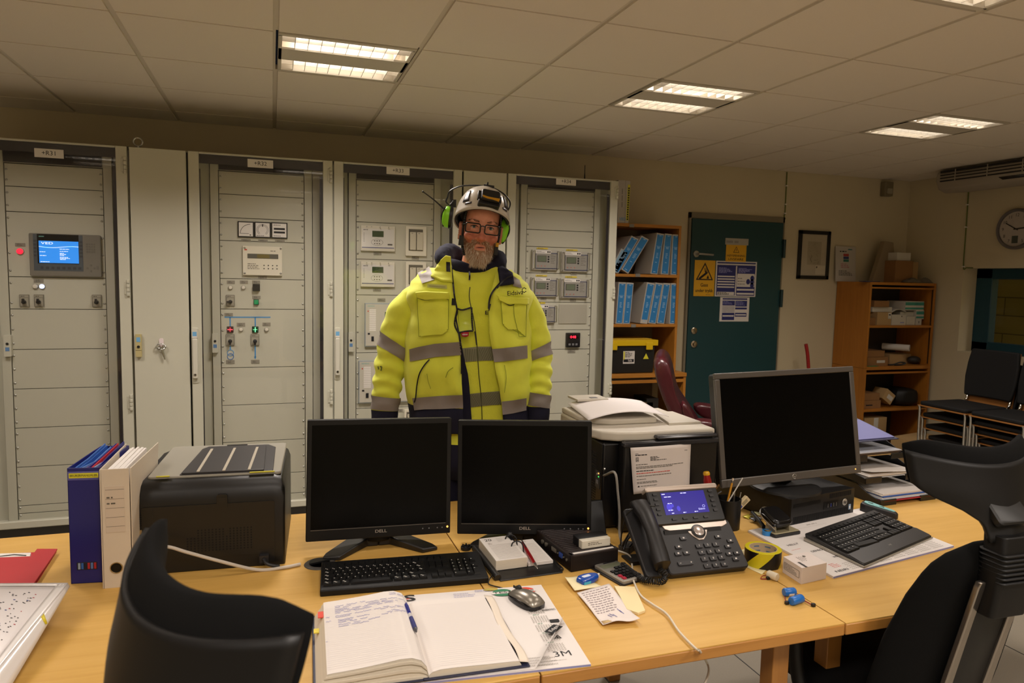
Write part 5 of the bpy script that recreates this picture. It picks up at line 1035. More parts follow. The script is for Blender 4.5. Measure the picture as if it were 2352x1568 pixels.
for i in range(3): MM[i][0],MM[i][1],MM[i][2],MM[i][3]=x[i],y[i],z[i],p0[i]
L=d.length; b=B().mat(mat('eraser_cream','d6c39a',.6)); b.push(MM); b.box(0,L,-.006,.008,-.011,.011); b.pop(); b.obj('body',t,bev=.0015)
b=B().mat(INK); b.push(MM); 
for q in range(4): b.box(L*(.36+.05*q),L*(.39+.05*q),.008,.0085,-.005,.004)
b.mat(mat('ink_blue')); b.box(L*.58,L*.66,.008,.0085,-.006,.006); b.mat(mat('print_grey'));
for q in range(3): b.box(L*.7,L*.92,.008,.0085,-.005+.004*q,-.0035+.004*q)
b.pop(); b.obj('printed_label',t,flat=True)
p1,p0=PD(1622,1082,2.42),PD(1634,1180,2.42); t=thing('screwdriver','red and yellow handled screwdriver standing between the large printer and the pen cup','screwdriver',p0)
b=B().mat(mat('driver_red','8c1418',.25)); d=p0-p1; q=d.to_track_quat('Z','Y').to_matrix().to_4x4(); b.push(T(*p1)@q); Ld=d.length; b.lathe([(.01,.012),(.0135,.03),(.0145,.06),(.011,.1),(.013,.115),(.008,.125)],14); b.pop(); b.obj('handle',t)
b=B().mat(mat('driver_yellow','d4a01c',.3)); b.push(T(*p1)@q); b.lathe([(.0001,0),(.009,.001),(.0115,.006),(.0112,.0125)],14); b.pop(); b.obj('end_cap',t)
b=B().mat(STEEL); b.push(T(*p1)@q); b.cyl((0,0,.12),(0,0,Ld+.05),.004); b.pop(); b.obj('blade',t)
b=B().mat(mat('cup_black')); g2=PZ(1640,1205,DZ); b.lathe([(.0001,0),(.036,0),(.037,.08),(.034,.08),(.033,.004),(.0001,.004)],20,(p0.x,p0.y,DZ)); tag(b.obj('tool_cup'),'black cup holding the red screwdriver, behind the phone screen','cup')
for k,(u,v,m) in enumerate(((1646,1120,'8a8478'),(1652,1112,'6a4a20'),(1657,1128,'4a4a4c'),(1640,1128,'9a9890'))):
    a_=PD(u,v,2.42); b=B().mat(mat('tool_%d'%k,m,.35,metal=.5)); b.tube([a_,a_*.4+(p0+V((.005*k-.01,.005,.05)))*.6,p0+V((.006*k-.01,.004,.02))],.003,8,4); tag(b.obj('small_tool'),['thin pale pin standing right of the red screwdriver','brown wire tool standing behind the red screwdriver','dark grey pick standing rightmost in the tool cup','small white tipped rod in front of the red screwdriver'][k],'tool','tools in the black cup')
# foil sachets by the cup
g=PZ(1700,1195,DZ); rn=random.Random(8)
for k,(cc,dx,dy) in enumerate((('c8b83a',0,.0),('b0aea8',.02,-.02),('3a3a3c',-.005,-.045),('d0cc9a',.035,-.01))):
    b=B().mat(mat('sachet_%d'%k,cc,.3,metal=.3)); x,y=g.x+.05+dx,g.y+.02+dy; b.push(T(x,y,DZ+.003+.004*k)@RZ(rn.uniform(0,2))@Matrix.Rotation(.15,4,'X')); b.grid(lambda u,v:(-.02+.04*u,-.013+.026*v,.004*math.sin(u*PI)*math.sin(v*PI)),6,6); b.pop(); tag(b.obj('battery_sachet',solid=.001),['yellow crumpled wrapper beside the pen cup','silver crumpled wrapper beside the pen cup','dark flat clip nearest the phone beside the pen cup','pale yellow wrapper lying rightmost beside the pen cup'][k],'wrapper','small wrappers by the pen cup')
# ================================================================ grey monitor and desktop computer
bl,br,tl=PD(1659,1122,2.5),PD(1979,1085,2.7),PD(1638,858,2.52); M,w,h=SF(bl,br,tl); ct=M@V((w/2,.07,0))
A,Bq=PZ(1797,1214,DZ),PZ(1958,1180,DZ); a_=math.atan2(Bq.y-A.y,Bq.x-A.x); PCM=T(Bq.x,Bq.y,DZ)@RZ(a_)@T(-.338,0,0); PH_=.1; PD_=.38
t=thing('desktop_computer','black desktop computer lying flat under the grey monitor','computer',(PCM@V((.17,.19,0))))
PCB=mat('pc_black','131314',.42)
b=B().mat(PCB); b.push(PCM); b.box(0,.338,.006,PD_,.004,PH_); b.pop(); b.obj('case',t,bev=.003)
b=B().mat(PCB); b.push(PCM); b.box(0,.338,-.002,.008,.004,PH_); b.mat(mat('vent_black'))
for k in range(56): 
    x=.014+.0055*k
    if x<.33: b.box(x,x+.002,-.0028,-.001,.01,.034)
    if x>.2 and x<.33: b.box(x,x+.002,-.0028,-.001,.078,.096)
b.pop(); b.obj('front_panel',t)
b=B().mat(mat('pc_recess','0a0a0b',.3)); b.push(PCM); b.box(.012,.15,-.0032,.0,.068,.08); b.box(.17,.25,-.003,0,.04,.068); b.mat(STEEL)
for x in (.19,.205,.22,.235): b.box(x,x+.005,-.004,-.002,.046,.06)
b.mat(mat('usb_blue','2a3aa8',.4)); b.box(.206,.209,-.0045,-.003,.048,.058); b.pop(); b.obj('port_bay',t)
b=B().mat(mat('hp_silver','c9c6c0',.3,metal=.6)); b.push(PCM@T(.285,-.003,.054)@Matrix.Rotation(PI/2,4,'X')); b.lathe([(.0001,.001),(.0125,.0008),(.013,0)],24); b.mat(INK); b.text('hp',.016,(0,.0005,.0014),rot=RZ(0),bold=True); b.pop(); b.obj('maker_badge',t,flat=True)
b=B().mat(mat('chip_sticker','8fa8c4',.4)); b.push(PCM); b.box(.309,.321,-.003,-.0015,.022,.042); b.mat(WHT); b.box(.311,.319,-.0034,-.002,.026,.036); b.pop(); b.obj('processor_sticker',t)
t=thing('grey_monitor','large grey framed monitor standing on the black desktop computer','monitor',(ct.x,ct.y,DZ+PH_+.0))
HPG=mat('hp_grey','5d5853',.38,metal=.25)
b=B().mat(mat('hp_back','1a1a1b',.45)); b.push(M); b.rbox(.003,w-.003,.012,.045,.003,h-.003,.01,ax='y'); b.pop(); o=b.obj('back_cover',t,bev=.003)
bz=.021; b=B().mat(HPG); b.push(M); 
for x0,x1,z0,z1 in ((0,w,h-bz,h),(0,w,0,.03),(0,bz,.03,h-bz),(w-bz,w,.03,h-bz)): b.box(x0,x1,0,.014,z0,z1)
b.pop(); f=b.obj('frame',t,bev=.003)
b=B().mat(SCREEN); b.push(M); b.box(bz-.001,w-bz+.001,.003,.01,.029,h-bz+.001); b.pop(); b.obj('screen',t)
b=B().mat(mat('hp_silver')); b.push(M); b.push(T(w*.5,-.001,.0145)@Matrix.Rotation(PI/2,4,'X')); b.tube([(.0085*math.cos(a*PI/8),.0085*math.sin(a*PI/8),0) for a in range(14)],.001,5); b.text('hp',.011,(0,0,.0004),rot=RZ(0)); b.pop(); b.mat(mat('led_amber')); b.cyl((w*.955,.0,.016),(w*.955,-.001,.016),.0022,n=8); b.mat(mat('print_grey')); b.lines(w*.8,w*.9,-.0006,.012,.018,1,.0015); b.pop(); b.obj('front_marks',f,flat=True)
yaw=math.atan2((br-bl).y,(br-bl).x); SM=T(ct.x,ct.y,DZ+PH_)@RZ(yaw)
b=B().mat(mat('hp_back')); b.push(SM); b.lathe([(.0001,.014),(.1,.014),(.125,.008),(.127,.0)],40,(0,-.02,0)); b.box(-.045,.045,.0,.03,.008,.16); b.pop(); b.obj('stand',t)
# hole punch
A=PZ(1783,1233,DZ+.008); Bq=PZ(1835,1224,DZ+.008); M=DF(A,Bq); w=.105
t=thing('hole_punch','black and putty coloured paper hole punch on the right desk pad','hole punch',(M@V((.05,.03,0))))
PUT=mat('putty','9c9274',.45); b=B().mat(DGR); b.push(M); b.rbox(-.012,w,-.008,.052,0,.009,.008); b.mat(PUT); b.rbox(-.01,w-.003,-.004,.05,.009,.0125,.007); b.pop(); b.obj('base',t,bev=.002)
for x0 in (.0,.06):
    b=B().mat(mat('punch_steel','a59b82',.35,metal=.4)); b.push(M); b.prism([(.028+.024*math.cos(a*PI/10)*(1),.0125+.042*math.sin(a*PI/10)) for a in range(11)],x0,x0+.004,ax='x') ; b.mat(CAPB); b.cyl((x0-.001,.028,.036),(x0+.006,.028,.036),.005); b.pop(); b.obj('side_plate',t,bev=.001)
b=B().mat(mat('punch_handle','0e0e10',.22)); b.push(M@T(0,.03,.04)@Matrix.Rotation(.35,4,'X')); b.loft([[(x,y,z) for x,y in rrect(-.006+i,.075-i,-.03+i,.06-i,.018)] for z,i in ((-.004,.002),(.014,0),(.022,.006))]); b.pop(); b.obj('handle',t,bev=.002)
b=B().mat(CHROME); b.push(M@T(0,.03,.035)@Matrix.Rotation(.3,4,'X')); b.tube([(-.008,-.03,0),(-.01,.04,.01),(.03,.07,.016),(.078,.04,.012)],.0025,8,5); b.pop(); b.obj('spring_bar',t)
p0,p1=PZ(1728,1178,.765),PZ(1755,1210,.765); b=B().mat(CAPB); b.tube([p0,p1],.0075,10); b.ball(p0,.0078); tag(b.obj('marker_pen'),'black marker pen leaning against the hole punch, left of the desktop computer','marker')
# second desk pad
bl,br=PZ(1914,1329,DZ),PZ(2175,1262,DZ); tl,tr=PZ(1718,1222,DZ),PZ(2000,1170,DZ)
br=bl+(PZ(2172,1262,DZ)-bl).normalized()*.585; an=math.atan2((br-bl).y,(br-bl).x); M=T(bl.x,bl.y,DZ)@RZ(an); H=.43; W=.585
t=thing('desk_pad','printed paper desk pad under the wireless keyboard on the right desk','desk pad',(M@V((.29,.21,0))))
sk=(tl-bl); sx=M.inverted()@V((tl.x,tl.y,DZ)); H=sx.y; shx=sx.x/H
b=B().mat(PADP); b.push(M); b.prism([(0,0),(W,0),(W+shx*H,H),(shx*H,H)],0,.007); b.mat(mat('pad_edge_blue')); b.box(0,W,-.0004,0,.001,.006); b.pop(); b.obj('pad_block',t)
S=Matrix.Identity(4); S[0][1]=shx
b=B(); b.push(M@S@T(0,0,.0074)); 
hprint(b,[(INK,'TESS',.055,.235,.385,0,0,.17)]); b.mat(CAL); b.push(FLAT); b.lines(.24,.34,0,.335,.35,1,.006,3); b.lines(.02,.56,0,.325,.328,1,.001,3,1); b.pop()
for cx,cy,mm in ((.49,.39,GRN),):
    b.mat(mm); b.add([(cx+.03*math.cos(k*PI/10),cy+.02*math.sin(k*PI/10),0) for k in range(20)],[tuple(range(20))]); b.mat(PADP); b.box(cx-.033,cx+.033,cy-.005,cy+.005,0,.0003); b.mat(INK); b.text('TESS',.011,(cx,cy,.0006),rot=RZ(0),bold=True,w=.05)
for (tx,x,y,wd) in (('HELLY',.06,.23,.05),('DENSO',.1,.16,.05),('WRIST',.13,.1,.04),('NEIRI',.06,.02,.055),('3M',.53,.2,.04),('TITE',.045,.33,.04)): b.mat(INK); b.text(tx,.016,(x,y,0),rot=RZ(0),bold=True,w=wd)
b.mat(REDP); b.box(.16,.175,.075,.09,-.0002,0); b.push(FLAT); b.lines(.02,.1,0,.19,.2,1,.0015,4); b.lines(.05,.09,0,.04,.07,4,.002,5); b.pop(); b.mat(CAL)
for k in range(7): calblock(b,.1+.066*k,.012,0,.055,.05,k,7,5); calblock(b,.2+.066*(k%5),.072,0,.05,.03,k+20,7,3)
b.mat(mat('print_gold')); b.box(.28,.31,.062,.075,-.0002,0); b.pop(); b.obj('pad_print',t,flat=True)
g=PZ(1761,1227,DZ+.008); b=B().mat(mat('ring_blue','2f86cf',.35)); b.lathe([(.015,0),(.0158,.015),(.0135,.0152),(.013,.001),(.015,0)],24,(g.x,g.y,DZ+.0075)); tag(b.obj('blue_ring'),'small blue plastic ring on the corner of the right desk pad, left of the punch','ring')
# ================================================================ wireless keyboard
A,Bq=PZ(1984,1300,DZ+.012),PZ(2142,1232,DZ+.012); an=math.atan2(Bq.y-A.y,Bq.x-A.x); wq=.445; TLp=PZ(1850,1233,DZ+.02)
M=T(A.x,A.y,DZ+.0075)@RZ(an); loc=M.inverted()@TLp; dq=loc.y; S=Matrix.Identity(4); S[0][1]=loc.x/dq
M=M; LK=M
t=thing('wireless_keyboard','black wireless keyboard with silver edge lying on the right desk pad','keyboard',(M@V((.22,.1,0))))
M=M@S
b=B().mat(mat('kb2_black','1f1e1e',.38)); b.push(M); b.prism([(0,.002),(0,.01),(.05,.016),(dq,.026),(dq+.004,.022),(dq,.004)],0,wq,ax='x'); b.pop(); b.obj('case',t,bev=.003)
b=B().mat(mat('kb2_silver','a8a296',.3,metal=.6)); b.push(M); b.prism([(-.004,0),(-.004,.006),(dq+.004,.012),(dq+.004,0)],-.005,.001,ax='x'); b.box(-.005,wq+.004,-.004,0,0,.006); b.pop(); b.obj('silver_edge',t,bev=.002)
b=B().mat(mat('kb2_rest','2a2827',.35)); b.push(M@T(0,.002,.0105)@Matrix.Rotation(math.atan2(.006,.05),4,'X')); b.rbox(.003,wq-.003,0,.058,0,.0012,.008); b.mat(mat('print_silver','b5b0a8',.5)); b.text('Logi',.009,(wq*.48,.03,.0016),rot=RZ(0)); b.pop(); b.obj('palm_rest',t)
KM=M@T(0,.062,.0175)@Matrix.Rotation(math.atan2(.01,dq-.06),4,'X'); ud=wq*.0418; rh=(dq-.06-.045)/5
lg=B().mat(LEG); lg.push(KM)
for r,ks in rows:
    x=.008
    for k_ in ks:
        kw=k_*ud; key(t,KM,x,.002+r*rh,0,kw-.0012,rh-.0012,.005); 
        if k_<6: lg.push(T(x+.004,.002+r*rh+rh*.55,.0053)); lg.add([(0,0,0),(.004,0,0),(.004,.003,0),(0,.003,0)],[(0,1,2,3)]); lg.pop()
        x+=kw
xn=.008+ud*15.3
for c_ in range(3):
    for r in (3,4): key(t,KM,xn+c_*ud,.002+r*rh,0,ud-.0012,rh-.0012,.005)
for c_,r in ((1,1),(0,0),(1,0),(2,0)): key(t,KM,xn+c_*ud,.002+r*rh,0,ud-.0012,rh-.0012,.005)
for r in range(5):
    for c_ in range(4): 
        if xn+(3.3+c_)*ud+ud<wq: key(t,KM,xn+(3.3+c_)*ud,.002+r*rh,0,ud-.0012,rh-.0012,.005); lg.push(T(xn+(3.3+c_)*ud+.004,.002+r*rh+rh*.5,.0053)); lg.add([(0,0,0),(.003,0,0),(.003,.003,0),(0,.003,0)],[(0,1,2,3)]); lg.pop()
for k_ in range(16): key(t,KM,.008+k_*.0265,.002+5.2*rh,0,.023,rh*.55,.004)
lg.pop(); lg.obj('key_legends',t,flat=True)
# ================================================================ tape roll, box, batteries, stapler
g=PZ(1757,1297,DZ); gx,gy=g.x,g.y+.012; YEL=mat('tape_yellow','cfc21e',.35)
t=thing('hazard_tape','roll of yellow and black hazard tape standing flat on the desk beside the phone','tape',(gx,gy,DZ))
R_,Hh=.054,.05
b=B().mat(YEL); n=64
ring=lambda r,z:[(gx+r*math.cos(2*PI*k/n),gy+r*math.sin(2*PI*k/n),DZ+z) for k in range(n)]
b.loft([ring(.0415,Hh),ring(R_-.001,Hh),ring(R_,Hh-.001)],cap=False); 
nv=10; 
vs=[(gx+R_*math.cos(2*PI*k/n+.9*j/nv),gy+R_*math.sin(2*PI*k/n+.9*j/nv),DZ+(Hh-.001)*j/nv) for j in range(nv+1) for k in range(n)]; o0=len(b.v)
fy,fb=[],[]
for j in range(nv):
    for k in range(n):
        ph=((k+.5)/n*3+.15)%1
        (fb if ph<.56 else fy).append((j*n+k,j*n+(k+1)%n,(j+1)*n+(k+1)%n,(j+1)*n+k))
b.add(vs,fy); b.mat(CAPB); b.add(vs,fb); b.obj('tape_winding',t)
b=B().mat(mat('core_card','b6a286',.7)); b.loft([ring(.039,0),ring(.039,Hh),ring(.0415,Hh),ring(.0415,0)],cap=False); b.mat(mat('core_print','54708a',.7))
for k in range(7):
    for z in (.012,.026,.04):
        a0=2*PI*k/7+z*8; b.add([(gx+.0386*math.cos(a0+q*.09),gy+.0386*math.sin(a0+q*.09),DZ+z+s) for s in (-.002,.002) for q in range(6)],[(q,q+6,q+7,q+1) for q in range(5)])
b.obj('core',t)
g2=PZ(1745,1290,DZ); b=paperpoly([(1700,1262),(1735,1256),(1790,1275),(1750,1318),(1712,1300)],.752,.0006,mat('sticky_yellow')); tag(b.obj('sticky_note'),'pale yellow sticky note under the roll of hazard tape','sticky note')
A,Bq,Cq=PZ(1797,1314,DZ),PZ(1840,1342,DZ),PZ(1897,1329,DZ); Dq=A+Cq-Bq; zt=PY(1843,1304,Bq.y).z
t=thing('carton','small white carton with printed label standing right of the hazard tape','carton',(A+Cq)/2)
b=B().mat(mat('carton_white','ddd2cc',.6)); b.prism([(p.x,p.y) for p in (A,Bq,Cq,Dq)],DZ,zt); b.obj('box',t,bev=.0008)
M=DF(A,Bq); L=(Bq-A).length; hh=zt-DZ; b=B().mat(mat('print_grey')); b.push(M); b.tube([(x,-.0006,z) for x,z in rrect(.006,L-.01,hh*.3,hh*.72,.003)],.0005,4,close=True); b.lines(.009,L-.016,-.0006,hh*.34,hh*.68,4,.0016,7,1); b.pop()
Mt=DF(Bq,Cq); Lt=(Cq-Bq).length; b.mat(INK); b.push(T(0,0,hh+.0006)@M)
for k in range(14): b.quad(*[(L*.55+.0028*k+dx,.012+dy,0) for dx,dy in ((0,0),(.0012+.0006*(k%3),0),(.0012+.0006*(k%3),.009),(0,.009))])
b.push(FLAT); b.mat(mat('print_grey')); b.lines(L*.15,L*.8,0,.03,.06,4,.0016,3,.6); b.pop(); b.add([(L*.14+.005*math.cos(q),.062+.005*math.sin(q),0) for q in [k*PI/6 for k in range(12)]],[tuple(range(12))]); b.pop(); b.obj('printed_label',t,flat=True)
def battery(lab,u0,v0,u1,v1,m,band,wire,r=.0115):
    p0,p1=PZ(u0,v0,DZ+r),PZ(u1,v1,DZ+r); t=thing('wired_battery',lab,'battery',((p0+p1)/2).xy.to_3d()+V((0,0,DZ)),0); d=(p1-p0).normalized()
    b=B().mat(m); q=d.to_track_quat('Z','Y').to_matrix().to_4x4(); L=(p1-p0).length; b.push(T(*p0)@q); b.lathe([(.0001,0),(r*.85,.0004),(r,.003),(r,L-.003),(r*.85,L-.0004),(.0001,L)],18); b.pop(); b.obj('cell',t)
    if band: b=B().mat(WHT); b.push(T(*p0)@q); b.loft([[((r+.0003)*math.cos(a),(r+.0003)*math.sin(a),z) for a in [PI*1.0+PI*1.0*k/10 for k in range(11)]] for z in (L*.3,L*.75)],closed=False); b.pop(); b.obj('label_band',t)
    wp=[PZ(*x,DZ+.002+.004*(i==1)) for i,x in enumerate(wire)]
    for k,cc in enumerate(('wire_red','wire_black')):
        b=B().mat(mat(cc,'a01c1c' if k==0 else '1a1414',.5)); b.tube([p+V((.0018*k,.0012*k,0)) for p in wp],.0011,6,5); b.obj('lead',t)
    b=B().mat(CAPB); e=wp[-1]; b.box(e.x-.005,e.x+.005,e.y-.004,e.y+.004,DZ,DZ+.009); b.obj('plug',t,bev=.001)
battery('white wired battery in front of the hazard tape',1764,1317,1786,1326,mat('cell_white','d8cdb4',.45),0,[(1765,1322),(1752,1322),(1748,1329),(1764,1329)])
battery('blue wired battery with white label, farther of the two blue ones',1800,1360,1826,1358,mat('cell_blue','2068b8',.3),1,[(1802,1366),(1803,1374),(1807,1386)])
battery('blue wired battery nearer to the viewer, its plug at the right',1817,1381,1842,1373,mat('cell_blue'),0,[(1843,1377),(1856,1384),(1868,1391)])
A,Bq=PZ(1974,1176,DZ),PZ(2046,1192,DZ); M=T(A.x,A.y,DZ)@RZ(math.atan2(Bq.y-A.y,Bq.x-A.x)+.05); L=.125
t=thing('electric_stapler','black handheld label gun with pale turquoise top behind the wireless keyboard','stapler',(M@V((.06,.02,0))))
b=B().mat(DGR); b.push(M); o_=[(0,0),(.02,-.012),(.07,-.006),(L,.0),(L+.004,.014),(L-.006,.026),(.06,.034),(.02,.042),(.0,.03)]; b.loft([[(x,y,0) for x,y in o_],[(x,y,.034-.12*x) for x,y in o_],[(.006+x*.92,.002+y*.86,.04-.12*x) for x,y in o_]]); b.pop(); b.obj('body',t,bev=.004)
b=B().mat(mat('turquoise','7fb8b8',.4)); b.push(M); b.loft([[(.012+x*.82,.006+y*.66,.0405+e-.115*x) for x,y in o_] for e in (-.002,.0015)]); b.mat(INK); b.push(T(.03,.016,.04)); b.box(-.006,.012,-.002,.002,0,.0006); b.box(.03,.05,-.003,.0,-.006,-.005); b.pop(); b.pop(); b.obj('top_plate',t)
# ================================================================ letter trays at the right
A,Bq=PZ(2022,1163,DZ),PZ(2138,1148,DZ); an=math.atan2(Bq.y-A.y,Bq.x-A.x); M=T(A.x,A.y,DZ)@RZ(an); W=.30; D_=.36
TRM=mat('tray_black','141416',.35)
papers=[('d8d2cc',.028,'stack of papers in the lowest letter tray'),('d8d4d2',.018,'papers with a curled sheet in the middle letter tray'),('b89a6a',.02,'brown and blue folders in the top letter tray')]
for k in range(3):
    z=.074*k; off=M@T(-.022*k,.055*k,z)
    t=thing('letter_tray',['lowest of the three stacked black letter trays behind the right chair','middle one of the three stacked black letter trays','topmost of the three stacked black letter trays, under the blue folder'][k],'letter tray',off@V((W/2,D_/2,0)),0,'stacked letter trays')
    b=B().mat(TRM); b.push(off); b.box(0,W,.03,D_,.012,.0155)
    for x in (0,W-.004): b.prism([(.0,.0),(.03,.0),(D_,.0),(D_,.062),(.12,.06),(.05,.03),(.0,.02)],x,x+.004,ax='x')
    b.box(0,.085,0,.005,0,.024); b.box(W-.085,W,0,.005,0,.024); b.box(0,W,D_-.004,D_,0,.06); b.pop(); b.obj('tray',t,bev=.0015)
    cc,th,lab=papers[k]; b=B(); b.push(off); rn=random.Random(k)
    n=6
    for q in range(n):
        c2=[cc,'c9d2de','e2dcd6','2c58a8' if k!=1 else 'b88a90','e6e0da','e0dad6'][q] if k!=2 else ['b89a6a','a88a5a','2c4aa0','6a5648','d0cac4','c8ccd8'][q]
        b.mat(mat('tp_%s'%c2,c2,.65)); x=.012+rn.uniform(0,.012); y=-.004+rn.uniform(0,.02); b.box(x,x+.255,y+.005,y+.3,.016+th*q/n,.016+th*(q+.85)/n)
    if k==0: b.mat(mat('tp_red','a82430',.6)); b.box(.02,.27,.0,.28,.0158,.018)
    if k==1: b.mat(mat('tp_e6e0da')); b.grid(lambda u,v:(.03+.2*u,-.002+.12*v,.036+.012*(1-v)**2*(1-u)),8,8)
    b.pop(); tag(b.obj('paper_stack'),lab,'papers')
F_=M@T(-.07,.13,.222)
t=thing('blue_folder','dark blue folder with a lilac sheet lying slanted on the letter trays','binder',F_@V((.15,.1,0)))
b=B().mat(mat('binder_navy','15183e',.35)); b.push(F_@Matrix.Rotation(.2,4,'X')@Matrix.Rotation(.0,4,'Y')); b.box(-.02,.30,0,.26,0,.004); b.box(-.02,.3,.235,.26,0,.02); b.pop(); b.obj('cover',t,bev=.002)
b=B().mat(mat('lilac_sheet','6d70a8',.5)); b.push(F_@Matrix.Rotation(.2,4,'X')); b.box(-.0,.285,.012,.2,.004,.008); b.pop(); b.obj('sheet',t)
A=PZ(2140,1146,DZ); b=B().mat(mat('box_blue','39557c',.5)); b.push(T(A.x,A.y,DZ)@RZ(an)); b.box(.005,.14,0,.1,0,.062); b.mat(OFFW); b.box(0,.006,-.0005,.1,0,.062); b.mat(WHT); b.lines(.02,.05,-.0008,.03,.05,2,.003); b.pop(); tag(b.obj('small_box'),'small blue and white box standing right of the letter trays, half hidden by the chair','box')
# ================================================================ door in the back wall
DX0,DX1,DT=4.127,5.105,2.187; yd=WB-.012
d=B().mat(mat('door_frame_grey','7d7460',.5)); d.box(DX0,DX0+.022,yd-.01,WB,0,DT); d.box(DX1-.02,DX1,yd-.01,WB,0,DT); d.box(DX0,DX1,yd-.01,WB,DT-.05,DT)
dr=struct(d.obj('door_1',bev=.002))
d=B().mat(TEAL); d.box(DX0+.024,DX1-.022,yd-.02,yd+.005,.01,DT-.052); d.obj('door_leaf',dr,bev=.002)
ydf=yd-.02
p=PY(1598,583,ydf); q=PY(1633,585,ydf-.05); b=B().mat(STEEL); b.cyl((p.x,ydf,p.z),(p.x,ydf-.012,p.z),.028); b.tube([(p.x,ydf-.01,p.z),(p.x,ydf-.05,p.z),(p.x+.02,ydf-.055,p.z),(q.x+.02,ydf-.055,q.z)],.0095,10,4); b.obj('door_handle',dr)
for u,v in ((1593.5,759),(1593.5,790)):
    p=PY(u,v,ydf); b=B().mat(mat('brass_steel','b9ad97',.25,metal=1)); b.push(T(p.x,ydf,p.z)@Matrix.Rotation(PI/2,4,'X')); b.lathe([(.029,0),(.029,.008),(.022,.012),(.012,.013)],20) if v<780 else b.lathe([(.03,0),(.03,.006),(.018,.01),(.018,.028),(.0001,.03)],20); b.mat(CAPB); b.box(-.002,.002,-.009,.009,.0125,.0145); b.pop(); b.obj('lock_cylinder',dr)
for v0,v1 in ((550,592),(665,705)):
    x=DX1-.012; z0=PY(1795,v1,ydf).z; z1=PY(1795,v0,ydf).z; b=B().mat(mat('hinge_teal','10333a',.4)); b.cyl((x,ydf-.012,z0),(x,ydf-.012,z1),.014); b.obj('door_hinge',dr)
# signs
YSG=mat('sign_yellow','dca61a',.5); SGN=mat('sign_navy','262a6c',.5); SGW=mat('sign_white','d8d2cc',.5)
def sign(nm,lab,px,draw):
    x0,x1,z0,z1=RY(*px,ydf); t=thing(nm,lab,'sign',((x0+x1)/2,ydf,z0)); draw(t,x0,x1,z0,z1); return t
def tri(b,cx,z0,w,y,m1,m2,k=.72):
    h=w*.88; b.mat(m1); b.add([(cx-w/2,y,z0),(cx+w/2,y,z0),(cx,y,z0+h)],[(0,1,2)]); w2=w*k; b.mat(m2); zz=z0+h*(1-k)*.33; b.add([(cx-w2/2,y-.0004,zz),(cx+w2/2,y-.0004,zz),(cx,y-.0004,zz+h*k)],[(0,1,2)])
def d1(t,x0,x1,z0,z1):
    w,h=x1-x0,z1-z0; b=B().mat(YSG); b.box(x0,x1,ydf-.003,ydf,z0,z1); b.obj('plate',t); y=ydf-.0034; cx=(x0+x1)/2
    b=B(); tri(b,cx,z0+h*.45,w*.84,y,INK,YSG,.8)
    b.mat(INK); y-=.0008; b.push(T(cx-w*.1,y,z0+h*.56)@Matrix.Rotation(-.62,4,'Y')); b.box(-w*.2,w*.26,-.0002,.0002,-w*.045,w*.045); b.box(w*.26,w*.31,-.0002,.0002,-w*.02,w*.02); b.pop()
    for k in range(7): a=.55+.22*k; b.push(T(cx+w*.02,y,z0+h*.66)@Matrix.Rotation(-a,4,'Y')); b.box(0,w*.2,-.0002,.0002,-.0012,.0012); b.pop()
    b.add([(cx+w*.1,y,z0+h*.49),(cx+w*.22,y,z0+h*.49),(cx+w*.2,y,z0+h*.54),(cx+w*.165,y,z0+h*.6),(cx+w*.12,y,z0+h*.54)],[(0,1,2,3,4)])
    b.text('Gass',h*.13,(cx,y,z0+h*.31),bold=True,w=w*.36); b.text('under trykk',h*.13,(cx,y,z0+h*.155),bold=True,w=w*.86); b.mat(mat('print_grey')); b.lines(cx+w*.1,x1-.01,y,z0+h*.035,z0+h*.05,1,.004); b.obj('sign_print',t,flat=True)
sign('warning_sign','tall yellow gas cylinder warning sign, left of the white signs on the door',(1594,597.5,1641,680),d1)
def d2(t,x0,x1,z0,z1):
    w,h=x1-x0,z1-z0; b=B().mat(YSG); b.box(x0,x1,ydf-.003,ydf,z0,z1); b.obj('plate',t); y=ydf-.0034; cx=(x0+x1)/2
    b=B(); tri(b,cx,z0+h*.52,w*.3,y,INK,YSG,.76); b.mat(INK); b.add([(cx-.004,y-.0008,z0+h*.72),(cx+.004,y-.0008,z0+h*.72),(cx,y-.0008,z0+h*.56)],[(0,2,1)])
    b.text('HØYSPENNING',h*.16,(cx,y,z0+h*.34),bold=True,w=w*.88); b.text('LIVSFARE',h*.17,(cx,y,z0+h*.14),bold=True,w=w*.74); b.obj('sign_print',t,flat=True)
sign('warning_sign','small yellow high voltage warning sign with lightning triangle at the top on the teal door',(1667,561,1713.5,601),d2)
def d3(t,x0,x1,z0,z1):
    b=B().mat(mat('strip_white','aaa69c',.5)); b.box(x0,x1,ydf-.0045,ydf-.001,z0,z1); b.obj('strip',t); b=B().mat(mat('strip_grey','8f8b84',.6)); b.lines(x0+.01,x1-.01,ydf-.005,z0+.006,z1-.01,1,.02,3,1); b.obj('faint_print',t,flat=True)
sign('label_strip','pale label strip above the yellow high voltage sign on the teal door',(1665.5,547.5,1718.5,562.5),d3)
